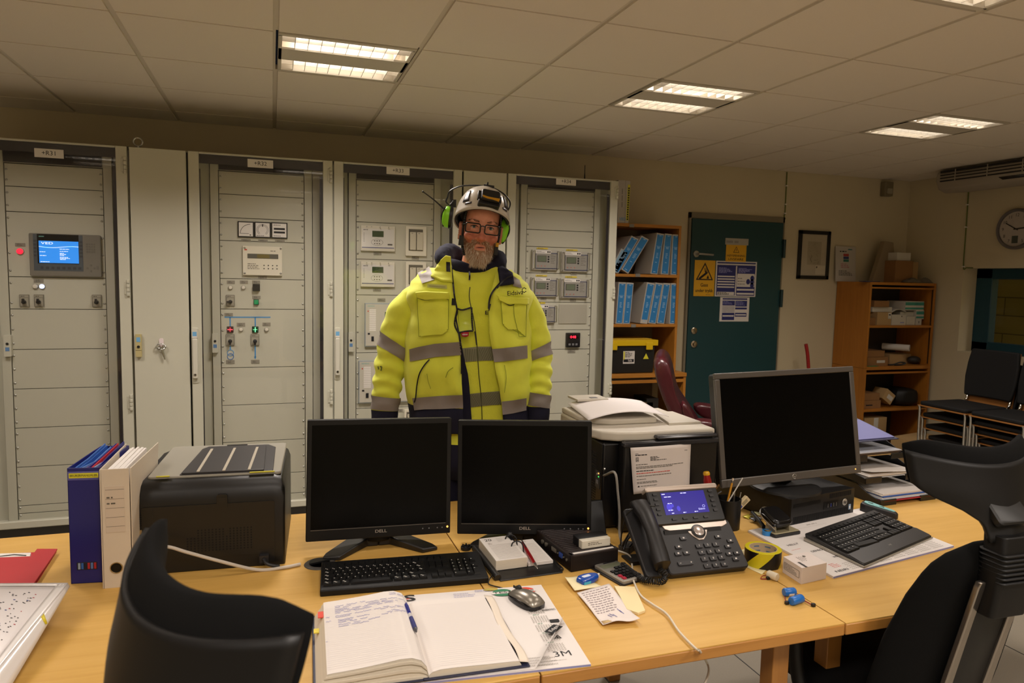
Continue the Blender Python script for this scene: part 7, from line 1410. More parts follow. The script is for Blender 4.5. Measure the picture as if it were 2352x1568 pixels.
# ================================================================ air conditioner
ACW=mat('ac_white','a39a8c',.45); xf=6.15; ye,yn=.04,-1.45
t=thing('air_conditioner','long white under ceiling air conditioner with louvred front at the right wall','air conditioner',(6.35,-.7,2.38))
pr_=[(XR-.002,2.585),(xf+.02,2.585),(xf-.01,2.56),(xf-.015,2.50),(xf+.02,2.425),(xf+.1,2.40),(XR-.002,2.43)]
b=B().mat(ACW); b.loft([[(x+(.02 if k else 0)*(1 if x<6.3 else 0),y,z) for x,z in pr_] for y,k in ((ye,1),(ye-.03,0),(yn+.03,0),(yn,1))]); b.obj('housing',t,bev=.012)
b=B().mat(mat('ac_dark','1d1a17',.6)); 
for z0,z1_ in ((2.556,2.572),(2.532,2.541),(2.508,2.517),(2.483,2.492)): b.box(xf-.019,xf+.0,ye-.06,yn+.06,z0,z1_)
b.obj('air_slots',t); b=B().mat(ACW)
for k in range(5): 
    y=ye-.2-.28*k; b.box(xf-.021,xf-.01,y-.004,y+.004,2.48,2.575)
b.obj('slot_ribs',t)
b=B().mat(mat('ac_display','2b2a2c',.3)); b.add([(xf+.003,-.52,2.465),(xf+.003,-.74,2.465),(xf+.012,-.72,2.442),(xf+.012,-.55,2.442)],[(0,1,2,3)]); b.obj('display',t,solid=.006)
b=B().mat(mat('print_grey')); b.box(xf-.009,xf-.006,-.83,-.76,2.471,2.476); b.box(xf-.006,xf-.003,-.8,-.76,2.46,2.464); b.obj('maker_print',t)
# ================================================================ wall clock
cy,cz,r=-.425,2.085,.165
t=thing('wall_clock','round grey wall clock showing ten to three on the right wall','clock',(XR-.02,cy,cz-r))
WM=T(XR,cy,cz)@Matrix.Rotation(-PI/2,4,'Z')@Matrix.Rotation(PI/2,4,'X')   # local x = along wall to the right, y up, z toward the room
b=B().mat(mat('clock_rim','6f6a6c',.35,metal=.3)); b.push(WM); b.lathe([(r,0),(r,.03),(r*.95,.04),(r*.86,.036),(r*.85,.012)],48); b.pop(); b.obj('rim',t)
b=B().mat(mat('clock_face','b9b0a8',.5)); b.push(WM); b.lathe([(.0001,.02),(r*.86,.02),(r*.86,.01)],48); b.mat(INK)
for k in range(1,13): a=PI/2-2*PI*k/12; b.text(str(k),.036,(r*.68*math.cos(a),r*.68*math.sin(a),.0205),rot=RZ(0)) if k!=6 else None
b.mat(mat('clock_lcd','4a5048',.3)); b.box(-.03,.02,-.115,-.055,.02,.0215); b.pop(); b.obj('dial',t,flat=True)
b=B().mat(CAPB); b.push(WM)
for a,l,w_ in ((PI/2+2*PI*10/60,.1,.004),(PI/2-2*PI*2.85/12,.07,.005)): b.push(T(0,0,.024)@RZ(a)); b.box(-.02,l,-w_,w_,0,.001); b.pop()
b.pop(); b.obj('hands',t)
b=B().mat(GLASS); b.push(WM); b.lathe([(.0001,.034),(r*.86,.034),(r*.86,.032)],40); b.pop(); b.obj('glass',t)
# ================================================================ stacked visitor chairs
SEATB=mat('seat_black_fabric','08080a',.8); PLY=wood('plywood','a06a34','8c5a28','ad763e',1,.4)
def vchair(first=None):
    t=thing('stacking_chair','x','chair',(0,0,0),0)
    b=B().mat(CHROME)
    W_=.2
    b2=B().mat(SEATB); b2.loft([[(x,y,z) for x,y in rrect(0,.42,-W_+.005,W_-.005,.03)] for z in (.435,.45,.462)]); b2.obj('seat',t,world=False,bev=.008)
    b2=B().mat(PLY); b2.box(-.004,.42,-W_,W_,.424,.4335); b2.obj('seat_shell',t,world=False,bev=.002)
    b2=B().mat(SEATB); b2.loft([[(.44+.05*k+dx,y*W_*(.92+.1*math.sin(k*PI)),.5+.36*k) for dx,y in ((0,-1),(.012,-.5),(.015,0),(.012,.5),(0,1),(.03,1),(.045,0),(.03,-1))] for k in (0,.15,.4,.7,.92,1)]); b2.obj('backrest',t,world=False,bev=.01)
    b2=B().mat(PLY); b2.loft([[(.472+.05*k+dx,y*W_*.9,.44+.42*k) for dx,y in ((0,-1),(.01,0),(0,1),(.01,1),(.02,0),(.01,-1))] for k in (0,.5,.98)]); b2.obj('back_shell',t,world=False)
    for s in (-1,1):
        b2=B().mat(CHROME); b2.tube([(.02,s*(W_-.012),.012),(.01,s*(W_-.012),.395),(.035,s*(W_-.012),.415),(.39,s*(W_-.012),.415)],.0095,10,4); b2.obj('front_leg',t,world=False)
        b2=B().mat(CHROME); b2.tube([(.47,s*(W_-.03),.012),(.42,s*(W_-.03),.4),(.46,s*(W_-.03),.47),(.5,s*(W_-.03),.62)],.0095,10,4); b2.obj('rear_leg',t,world=False)
    return t
ch0=None
for si,(yy,n,nm) in enumerate(((-.765,4,'farther'),(-1.185,5,'nearer'))):
    for k in range(n):
        c=vchair() if ch0 is None else dup(ch0); ch0=ch0 or c
        c.location=(5.45+.035*(n-1-k),yy,.0907*k if n==4 else .068*k); c['group']='stacked visitor chairs'
        pos=['lowest','second from the bottom','middle one','second from the top','topmost'] if n==5 else ['lowest','second from the bottom','second from the top','topmost']
        c['label']='black seated chrome chair, %s in the %s stack by the window'%(pos[k],nm)
        if n==4: c.location.z-=.0
# ================================================================
# ================================================================ office chairs with headrests
FAB=mat('chair_fabric','060606',.9,spec=.2,bump=.2,bscale=900); HRS=mat('headrest_shell','0b0a0a',.5,spec=.35); PAN=mat('chair_panel','12110f',.5)
def lerp(tb,x):
    for (a,p),(c,q) in zip(tb,tb[1:]):
        if x<=c: f=(x-a)/(c-a); f=f*f*(3-2*f) if 0 else f; return p+(q-p)*f
    return tb[-1][1]
def office_chair(label,loc,rz,lift=0):
    t=thing('office_chair',label,'office chair',loc,rz,'office chairs with headrests')
    # headrest: wide wings on top, tapering down to the stem
    wt=[(0,.045),(.2,.052),(.34,.10),(.44,.155),(.52,.186),(.9,.193),(1,.186)]
    def hs(u,v,off):
        w=lerp(wt,v); x=w*u; k=(w/.193)
        y=.075*abs(u)**2.3*k**1.6-.02-.055*max(0,1-v)**1.3; z=.98+.205*v+.03*u*u*k*v
        ny=-off*(1-.35*abs(u)); nx=off*.55*u*abs(u)
        return (x+nx,y+ny,z)
    b=B().mat(HRS); b.grid(lambda i,j:hs(2*i-1,j*.86,.02),26,16); b.obj('headrest_shell',t,world=False,solid=.012,ang=60)
    b=B().mat(FAB); n=28; R=[]
    for i in range(n+1):
        u=2*i/n-1; ring=[]; e=max(.15,(1-abs(u)**9)); 
        for q in range(20):
            a=2*PI*q/20; cv=.70+.335*math.cos(a)*(.55+.45*e)*(1 if math.cos(a)>0 else .95); th=.024*math.sin(a)*e
            v=min(max(cv,0.36),1.04); w=lerp(wt,min(v,1)); p=hs(u,v,0); ring.append((p[0],p[1]+.004-th*1.0,p[2]))
        R.append(ring)
    b.loft(R); b.obj('headrest_pad',t,world=False,ang=80)
    b=B().mat(PAN); b.push(T(0,-.07,1.04)@Matrix.Rotation(-.75,4,'X')); b.loft([[(x,y,z) for x,z in rrect(-.05,.05,-.03,.06,.012)] for y in (0,-.014)]+[[(x,-.018,z) for x,z in rrect(-.046,.046,-.026,.056,.012)]]); b.pop(); b.obj('pivot_plate',t,world=False)
    b=B().mat(HRS); b.loft([[(x*k,y+yo,z) for x,y in rrect(-.05,.05,-.03,.03,.012)] for z,k,yo in ((1.0,.9,-.08),(.97,1,-.085),(.93,1.12,-.087),(.86,1.15,-.08),(.8,1.1,-.07))])
    for k in range(7): b.loft([[(x*1.03,y*1.05+yo,z) for x,y in rrect(-.055,.055,-.034,.034,.012)] for z,yo in ((.962-.011*k,-.085),(.956-.011*k,-.087))])
    b.obj('neck',t,world=False,bev=.003)
    # backrest, reclined
    yb=lambda z:-.07+.13*(1-(z-.45)/.55)*1.0
    wb=[(.45,.19),(.55,.215),(.7,.208),(.82,.185),(.9,.155),(.95,.11),(.965,.06)]
    b=B().mat(FAB); R=[]
    for k in range(19):
        z=.45+.515*k/18; w=lerp(wb,z); th=.032*min(1,(.98-z)*12,(z-.43)*18)+.004; ring=[]
        for q in range(28):
            a=2*PI*q/28; x=w*math.copysign(abs(math.cos(a))**.7,math.cos(a)); ring.append((x,yb(z)+.045*(abs(x)/.235)**2.2+.02+th*math.sin(a),z))
        R.append(ring)
    b.loft(R); b.obj('backrest',t,world=False,ang=80)
    b=B().mat(mat('chair_chrome','a39b92',.22,metal=.9))
    for s in (-1,1):
        b.loft([[(s*(.066+dx),yb(z)-.025-(.012 if z<.5 else 0)+dy,z) for dx,dy in ((-.011*k,0),(.011*k,0),(.011*k,-.016),(-.011*k,-.016))] for z,k in ((.885,.7),(.87,1),(.75,1),(.6,1.15),(.5,1.4),(.44,1.6))])
    b.loft([[(x,yb(.5)-.03+dy,.5+dz) for dy,dz in ((0,-.05),(0,.03-.0*x),(-.018,.02),(-.018,-.05))] for x in (-.09,-.05,.05,.09)]); b.loft([[(x*k,yb(z)-.03,z) if 0 else (x*k,y,z) for x,y in rrect(-.05,.05,.05,.12,.02)] for z,k in ((.5,1),(.44,1.1),(.38,1))])
    b.obj('back_frame',t,world=False,bev=.003)
    b=B().mat(PAN); b.loft([[(x,yb(max(.5,min(z,.9)))-.02-e,z) for x,z in rrect(-.055+i,.055-i,.535+i,.9-i,.02)] for e,i in ((0,0),(.01,0),(.014,.004))]); b.obj('back_panel',t,world=False)
    b=B().mat(mat('logo_grey','6a6866',.6)); b.push(T(-.15,.008,.86)@Matrix.Rotation(PI/2,4,'X')); b.text('savo',.012,(0,0,.0),rot=RZ(PI/2)); b.pop(); b.obj('maker_mark',t,world=False)
    b=B().mat(FAB); b.loft([[(.0+x*k,.32+y*k,z) for x,y in rrect(-.24,.24,-.24,.25,.12,6)] for z,k in ((.425,.9),(.44,1),(.475,1.01),(.492,.96),(.5,.8))]); b.obj('seat',t,world=False,ang=70)
    for s in (-1,1):
        b=B().mat(mat('arm_pad','1a1a1b',.42)); b.push(T(s*.275,.3,.655)); b.loft([[(x*k,y*k,z) for x,y in rrect(-.042,.042,-.125,.125,.035,5)] for z,k in ((-.014,.86),(-.006,1),(.008,1),(.014,.9))]); b.pop(); a=b.obj('armrest',t,world=False,ang=60)
        b=B().mat(HRS); b.tube([(s*.275,.3,.64),(s*.275,.28,.5),(s*.25,.25,.42),(s*.1,.25,.4)],.02,10,4); b.obj('arm_post',t,world=False)
    b=B().mat(HRS); b.cyl((0,.25,.1-lift),(0,.25,.36),.028); b.box(-.1,.1,.12,.38,.36,.425); b.obj('mechanism',t,world=False,bev=.01)
    for k in range(5):
        a=2*PI*k/5+.3; c,s=math.cos(a),math.sin(a); b=B().mat(STEEL); b.push(T(0,0,-lift)); b.tube([(.03*c,.25+.03*s,.11),(.15*c,.25+.15*s,.095),(.3*c,.25+.3*s,.075)],[.026,.02,.016],8,3); b.obj('base_leg',t,world=False)
        b=B().mat(CAPB); b.push(T(0,0,-lift)); b.cyl((.3*c-.02*s,.25+.3*s+.02*c,.03),(.3*c+.02*s,.25+.3*s-.02*c,.03),.03); b.obj('castor',t,world=False)
    return t
CH_R=office_chair('black office chair at the right edge, seen from behind with its chrome back frame',(2.43,-3.41,.03),math.radians(-2),.03)
CH_L=office_chair('black office chair in the left foreground, close to the camera, only its headrest showing',(.676,-3.80,.07),math.radians(27.6-90),.07)
# ================================================================ the man
AZ=.2795; PD0=2.88
P0=V((CAM.x+PD0*math.sin(AZ),CAM.y+PD0*math.cos(AZ),0)); PM_=T(P0.x,P0.y,0)@RZ(-AZ); PI_=PM_.inverted()
_co=PI_@CAM
def pl(u,v,y=0):
    """local point (x,y,z) of the man's frame seen at pixel u,v on the plane at depth y"""
    d=PI_.to_3x3()@ray(u,v); return _co+d*((y-_co.y)/d.y)
Zm=lambda zx,zy:(840+zx*.287,600+zy*.287)      # drawing coordinates of the torso study
Zh=lambda zx,zy:(940+zx*.2041,400+zy*.2041)    # of the head study
man=thing('person','man in white helmet and yellow high visibility jacket standing behind the desk','person',(P0.x,P0.y,0),-AZ)
YEL_=mat('hivis_yellow','eaf046',.75,var=.07,scale=9,bump=.35,bscale=28,sheen=.2); FLE=mat('hivis_fleece','e6ea3c',.9,var=.05,scale=40,bump=.3,bscale=250,sheen=.3)
RFL=mat('reflective_grey','8f8680',.6,var=.07,scale=8,bump=.2,bscale=40); NVY=mat('navy_fabric','10102a',.9,bump=.3,bscale=60); ZIP=mat('zip_black','0c0c10',.5)
# ---- torso surfaces, given as half width and depth at each height
def zt_(zy): return pl(*Zm(820,zy),-.12).z
def xt(zx,zy,y=-.1): return pl(*Zm(zx,zy),y).x
TB=[]     # z, centre x, half width, half depth, y centre
for zy,l,r,dp,yc_ in ((1330,385,1275,.135,0),(1180,380,1282,.14,0),(1000,347,1290,.148,0),(850,345,1292,.152,0),(700,352,1290,.152,0),(550,372,1285,.148,.0),(400,385,1275,.142,.005),(280,362,1300,.13,.01),(190,392,1272,.114,.015),(120,452,1215,.097,.02),(70,535,1140,.083,.025),(20,630,1065,.072,.03)):
    xl,xr=xt(l,zy,-.0),xt(r,zy,-.0); TB.append((zt_(zy),(xl+xr)/2,(xr-xl)/2,dp,yc_))
def tor(z):
    if z<=TB[0][0]: return TB[0][1:]
    for a,c in zip(TB,TB[1:]):
        if z<=c[0]: f=(z-a[0])/(c[0]-a[0]); f=f*f*(3-2*f); return tuple(a[i]+(c[i]-a[i])*f for i in (1,2,3,4))
    return TB[-1][1:]
NE=2.6
def tpt(ang,z,off=0):
    cx,w,d,yc_=tor(z); w+=off; d+=off; c,s=math.cos(ang),math.sin(ang)
    return V((cx+w*math.copysign(abs(c)**(2/NE),c),yc_-d*math.copysign(abs(s)**(2/NE),s),z))     # ang pi/2 = front
def front(x,z,off=0):
    cx,w,d,yc_=tor(z); w+=off; d+=off; t=min(abs(x-cx)/w,.999); return yc_-d*(1-t**NE)**(1/NE)
def fold(x,z): return .0055*math.sin(38*z+9*x+3*math.sin(11*x))+.004*math.sin(61*z-33*x)*math.sin(13*x+2)+.003*math.sin(75*x+20*z)
def onjk(u,v,off):
    y=-.14
    for _ in range(7): p=pl(u,v,y); y=.5*y+.5*(front(p.x,p.z,off)+ (fold(p.x,p.z) if off>.008 else 0))
    return pl(u,v,y)
def patch(b,px,off,nu=10,nv=10,surf=None):
    """quad on the garment: px = four corners, or two equally long curves (left to right) top and bottom"""
    f=surf or onjk
    if len(px)==4 and not isinstance(px[0],list): top,bot=[px[0],px[1]],[px[3],px[2]]
    else: top,bot=px
    def ev(cv,u): w=u*(len(cv)-1); i=min(int(w),len(cv)-2); k=w-i; return (cv[i][0]*(1-k)+cv[i+1][0]*k,cv[i][1]*(1-k)+cv[i+1][1]*k)
    def fn(u,v): a,c=ev(top,u),ev(bot,u); q=(a[0]*v+c[0]*(1-v),a[1]*v+c[1]*(1-v)); return f(*Zm(*q),off)
    return b.grid(fn,nu,nv)
def ribbon(b,pts,w,off,surf=None,sm=6):
    P=spline([V((p[0],p[1],0)) for p in pts],sm); f=surf or onjk
    for a,c in zip(P,P[1:]):
        d=(c-a); n=V((-d.y,d.x,0)).normalized()*w/2
        b.quad(*[f(*Zm(q.x,q.y),off) for q in (a+n,a-n,c-n,c+n)])
# inner fleece, closed
def ML(b): b.push(PM_); return b
b=ML(B().mat(FLE)); zs_=[TB[0][0]+(TB[-1][0]-TB[0][0])*k/46 for k in range(47)]
b.loft([[tpt(2*PI*k/56,z,0) for k in range(56)] for z in zs_]); b.pop(); fle=b.obj('fleece_jacket',man,ang=80)
b=ML(B().mat(mat('reflective_hatched','8f8d6e',.45))); 
for tp_,bt in (([(770,696),(895,682),(1025,682)],[(785,806),(900,796),(1030,792)]),([(825,1062),(920,1050),(1095,1036)],[(840,1168),(925,1158),(1100,1142)])):
    patch(b,[tp_,bt],.0022,14,5)
b.mat(mat('hatch_dark','5b5a48',.6))
for (xa,xb_,ya,yb2,sk) in ((900,1020,690,795,40),(790,890,700,800,8),(835,920,1060,1162,60),(925,1090,1048,1150,60)):
    x=xa-sk
    while x<xb_:
        q=[(max(xa,min(xb_,x)),ya),(max(xa,min(xb_,x+5)),ya),(max(xa,min(xb_,x+5+sk)),yb2),(max(xa,min(xb_,x+sk)),yb2)]
        if q[2][0]>q[3][0] or q[1][0]>q[0][0]: patch(b,q,.0034,1,4)
        x+=14
b.pop(); b.obj('reflective_stripe',fle,flat=False)
b=ML(B().mat(mat('seam_dark','3c4214',.6))); ribbon(b,[(835,205),(830,300),(868,480),(890,670),(905,900),(925,1100),(932,1290)],7,.003); b.mat(ZIP); ribbon(b,[(873,560),(880,610),(888,670)],9,.0035); b.pop(); b.obj('front_seam',fle)
b=ML(B().mat(ZIP)); b.push(Matrix.Identity(4)); q=onjk(*Zm(968,412),.004); b.text('Eidsiva',.021,(q.x+.031,q.y-.002,q.z),bold=True,w=.075); b.pop(); b.pop(); b.obj('printed_name',fle,flat=True)
# fleece collar and navy hood
def ringc(z,cx,w,d,yc_,n=36,ph=0): return [V((cx+w*math.cos(2*PI*k/n),yc_-d*math.sin(2*PI*k/n),z)) for k in range(n)]
zc0=zt_(150); nx=pl(*Zm(835,100),-.06).x
b=ML(B().mat(FLE)); R=[]
for z,w,d,yy in ((zc0-.02,.108,.09,.005),(zc0+.01,.1,.082,.008),(zc0+.035,.094,.078,.012),(zc0+.048,.09,.075,.015),(zc0+.05,.084,.069,.015),(zc0+.03,.08,.065,.015),(zc0-.02,.08,.065,.012)):
    R.append([V((p.x,p.y-.004*math.cos(6*k),p.z-.02*max(0,math.sin(2*PI*k/36))**3+.006*math.sin(5*2*PI*k/36))) for k,p in enumerate(ringc(z,nx,w,d,yy))])
b.loft(R,cap=False); b.pop(); b.obj('collar',fle,ang=80)
b=ML(B().mat(ZIP)); ribbon(b,[(828,78),(832,110),(830,150)],14,.012); b.pop(); b.obj('collar_opening',fle)
hz=pl(*Zh(430,900),.02).z
b=ML(B().mat(NVY)); R=[]; n=40
for i in range(n):
    a=2*PI*i/n; c,s=math.cos(a),math.sin(a)      # s>0 is the back
    rx=.108+.012*(c<-.3)*0; cx=nx+rx*c; cy=.035+.085*s; th=.036+.014*abs(c)+.01*max(0,s); zc_=hz-.022+.012*s+(.012*max(0,-c))-.035*max(0,-s)**1.5; hh=.042+.008*math.sin(3*a)
    if s<-.55: th*=.55; hh*=.7
    R.append([V((cx+c*th*math.cos(q)*.8,cy+s*th*math.cos(q)*.8,zc_+hh*math.sin(q)+.004*math.sin(7*a+2*q))) for q in [2*PI*k/14 for k in range(14)]])
b.loft(R+[R[0]],cap=False); b.pop(); b.obj('hood',man,ang=80)
# ---- outer jacket: open in front
LE=[(20,640),(60,672),(100,690),(200,700),(270,710),(400,735),(570,748),(700,764),(900,766),(1080,775),(1330,782)]     # (zy, zx) left front edge
RE=[(20,1065),(70,1050),(150,1025),(250,1000),(380,985),(560,990),(700,1013),(850,1040),(1000,1070),(1130,1090),(1330,1105)]
OFF=.016
def angx(x,z,off):
    cx,w,d,yc_=tor(z); w+=off; t=max(-.999,min(.999,(x-cx)/w)); c=math.copysign(abs(t)**(NE/2),t); return math.acos(max(-1,min(1,c)))
ztop=zt_(60); zbot=zt_(1330)-.02
b=ML(B()); R=[]; nz=70; na=72; mi=[]
for k in range(nz+1):
    z=zbot+(ztop-zbot)*k/nz
    # drawing height of this z
    lo,hi=-50,1450
    for _ in range(20):
        m=(lo+hi)/2; 
        if zt_(m)>z: lo=m
        else: hi=m
    zy=(lo+hi)/2; xl=lerp(LE,max(20,min(zy,1329))); xr=lerp(RE,max(20,min(zy,1329)))
    pL=onjk(*Zm(xl,zy),OFF); pR=onjk(*Zm(xr,zy),OFF); aL=angx(pL.x,z,OFF); aR=angx(pR.x,z,OFF)
    ring=[]
    for q in range(na+1):
        a=aL+(2*PI+aR-aL)*q/na; p=tpt(a,z,OFF); fr=max(0,-(p.y-.05))*8; p.y+=fold(p.x,z)*min(1,fr); p.x+=.003*math.sin(50*z+4*a)*abs(math.cos(a)); ring.append(p)
    R.append(ring); mi.append(zy)
YLm,NVm=b.mat(YEL_),b.mat(NVY); b.mat(YEL_); kn=next(k for k in range(nz+1) if mi[k]<1185)
b.mat(NVY); b.loft(R[:kn+1],closed=False); b.mat(YEL_); b.loft(R[kn:],closed=False); b.pop(); jk=b.obj('hivis_jacket',man,ang=80,solid=.006)
e=OFF+.0075
def jpart(name,m,fn,**kw): b=ML(B().mat(m)); fn(b); b.pop(); return b.obj(name,jk,ang=70,**kw)
jpart('reflective_band',RFL,lambda b:(patch(b,[[(348,704),(420,685),(550,660),(765,644)],[(352,802),(430,788),(560,764),(765,750)]],e,24,6)))
jpart('reflective_band',RFL,lambda b:(patch(b,[[(1010,702),(1100,695),(1294,672)],[(1028,806),(1110,800),(1296,776)]],e,18,6)))
jpart('reflective_band',RFL,lambda b:(patch(b,[[(372,1095),(470,1086),(600,1076),(776,1069)],[(388,1192),(470,1184),(600,1182),(780,1174)]],e,24,6)))
jpart('reflective_band',RFL,lambda b:(patch(b,[[(1088,1122),(1180,1112),(1288,1094)],[(1096,1228),(1180,1216),(1286,1192)]],e,18,6)))
jpart('shoulder_patch',RFL,lambda b:patch(b,[(415,92),(508,40),(550,146),(450,176)],e+.001,8,8))
jpart('shoulder_patch',RFL,lambda b:patch(b,[(1168,108),(1232,150),(1252,215),(1180,196)],e+.001,8,8))
jpart('name_strip',mat('strip_yellowish','c9cc74',.5),lambda b:(patch(b,[(493,178),(648,190),(652,220),(492,208)],e,8,3),b.mat(mat('strip_text','a8a868',.6)),ribbon(b,[(505,196),(570,201),(638,206)],9,e+.001)))
jpart('placket',NVY,lambda b:patch(b,[[(764,690),(790,690)],[(764,700),(792,705)]],e,2,2) if 0 else [patch(b,[(LE_(y0)-2,y0),(pr0,y0),(pr1,y1),(LE_(y1)-2,y1)],OFF*.55,4,4) for (y0,y1,pr0,pr1) in ((560,700,752,770),(700,800,770,790),(800,900,790,818),(900,1000,818,830),(1000,1150,830,838),(1150,1300,838,850))]) if False else None
LE_=lambda y:lerp(LE,y)
def placket(b):
    for y0,y1,p0,p1 in ((600,700,757,774),(700,800,774,793),(800,900,793,818),(900,1000,818,830),(1000,1150,830,840),(1150,1320,840,852)): patch(b,[(LE_(y0)-4,y0),(p0,y0),(p1,y1),(LE_(y1)-4,y1)],OFF*.5,4,5)
jpart('placket',NVY,placket)
jpart('zip',ZIP,lambda b:ribbon(b,[(682,20),(690,80),(702,200),(712,290),(733,400),(722,450),(738,540),(752,620),(765,760),(768,900)],13,e))
jpart('zip',ZIP,lambda b:ribbon(b,[(1180,112),(1110,140),(1060,190),(1012,250),(990,310),(984,380)],14,e+.004))
jpart('hook_tape',ZIP,lambda b:(patch(b,[(690,295),(722,300),(724,352),(686,350)],e,3,3),patch(b,[(985,340),(1003,342),(990,392),(982,400)],e,3,3)))
SEW=mat('seam_olive','7f8f1e',.8); SHD=mat('pocket_gap','1c2210',.8)
def pocket(flap,body,gap):
    o=jpart('chest_pocket',YEL_,lambda b:patch(b,body,e+.003,12,14))
    b=ML(B().mat(YEL_)); patch(b,flap,e+.011,16,6); b.pop(); b.obj('pocket_flap',jk,ang=70,solid=.003)
    jpart('pocket_opening',SHD,lambda b:ribbon(b,gap,6,e+.006)); jpart('pocket_seam',SEW,lambda b:ribbon(b,body[0][:1]+[body[1][0]]+[body[1][-1]]+[body[0][-1]],3.5,e+.0055,sm=1))
pocket([[(398,248),(470,238),(560,244),(668,248)],[(405,290),(480,312),(560,304),(668,304)]],[[(412,300),(480,310),(560,304),(662,306)],[(425,600),(520,590),(615,584),(660,545)]],[(408,290),(470,310),(540,304),(600,296),(664,306)])
pocket([[(1045,268),(1120,285),(1200,290),(1308,292)],[(1070,310),(1140,345),(1210,340),(1306,346)]],[[(1082,318),(1140,344),(1210,342),(1290,346)],[(1096,500),(1140,544),(1215,545),(1282,604)]],[(1062,300),(1100,322),(1150,352),(1190,345)])
jpart('pocket_pen_slot',SEW,lambda b:(ribbon(b,[(1184,350),(1190,440),(1215,545),(1228,604)],4,e+.0055),ribbon(b,[(1228,604),(1282,602)],4,e+.0055)))
jpart('side_pocket_zip',ZIP,lambda b:ribbon(b,[(510,785),(470,830),(430,900),(410,990),(400,1085),(388,1130)],10,e+.001))
jpart('stain',mat('stain_olive','8c9a2c',.8),lambda b:(ribbon(b,[(640,930),(660,880),(700,850)],5,e),ribbon(b,[(490,900),(500,960),(520,1020)],3,e),ribbon(b,[(1110,830),(1125,930),(1110,1050)],4,e)))
q=onjk(*Zm(1202,252),e+.004)
b=ML(B().mat(ZIP)); b.push(T(q.x,q.y-.013,q.z)@Matrix.Rotation(-.10,4,'Y')@Matrix.Rotation(.42,4,'Z')); b.text('Eidsiva',.024,(-.004,0,0),bold=True,w=.068)
for k in range(8): a=2*PI*k/9+.6; b.push(T(.036+.0085*math.cos(a),0,.008+.0085*math.sin(a))@Matrix.Rotation(-a,4,'Y')); b.box(-.0018,.0022,-.0002,.0002,-.0022,.0022); b.pop()
b.pop(); b.pop(); b.obj('printed_name',jk,flat=True)
# badge holder
b=ML(B().mat(mat('badge_frame','2a2a2c',.35))); 
for seg in (((735,378),(775,388),(848,368)),((848,368),(850,460),(858,556)),((858,556),(800,560),(742,572)),((742,572),(712,500),(735,378))): ribbon(b,seg,13,.02)
b.pop(); bd=b.obj('badge_holder',man,solid=.003)
b=ML(B().mat(mat('badge_clear','cddc40',.2))); patch(b,[(742,385),(845,375),(850,552),(748,565)],.018,4,4); b.pop(); b.obj('clear_window',bd)
b=ML(B().mat(mat('badge_red','b0182a',.3))); patch(b,[[(764,572),(800,566),(826,566)],[(768,600),(800,606),(822,598)]],.022,4,4); b.mat(SGW); ribbon(b,[(772,587),(795,586),(815,585)],7,.023); b.pop(); b.obj('red_tab',bd,solid=.002)
# standing collar of the jacket: left wing up, right wing folded out in navy
def lift(y0,y1):
    def f(u,v,off):
        k=max(0,min(1,((v-600)/.287-y0)/(y1-y0))); p=onjk(u,v,off) if k>0 else None
        return pl(u,v,(-.088)*(1-k)+(p.y if p else 0)*k)
    return f
cw=lift(-44,130)
jpart('collar',YEL_,lambda b:patch(b,[[(598,-8),(640,-46),(680,-38)],[(520,120),(610,160),(696,165)]],e+.004,10,14,cw),solid=.006)
jpart('hook_tape',ZIP,lambda b:patch(b,[(643,-28),(674,-24),(678,84),(645,80)],e+.014,3,8,lift(-44,130)))
jpart('collar_lining',NVY,lambda b:patch(b,[[(1058,52),(1090,40),(1130,64),(1174,97)],[(1078,196),(1110,190),(1150,184),(1187,176)]],e+.012,10,8),solid=.008)
jpart('lining_zip',ZIP,lambda b:ribbon(b,[(1172,112),(1120,140),(1080,180),(1050,215)],12,e+.02))
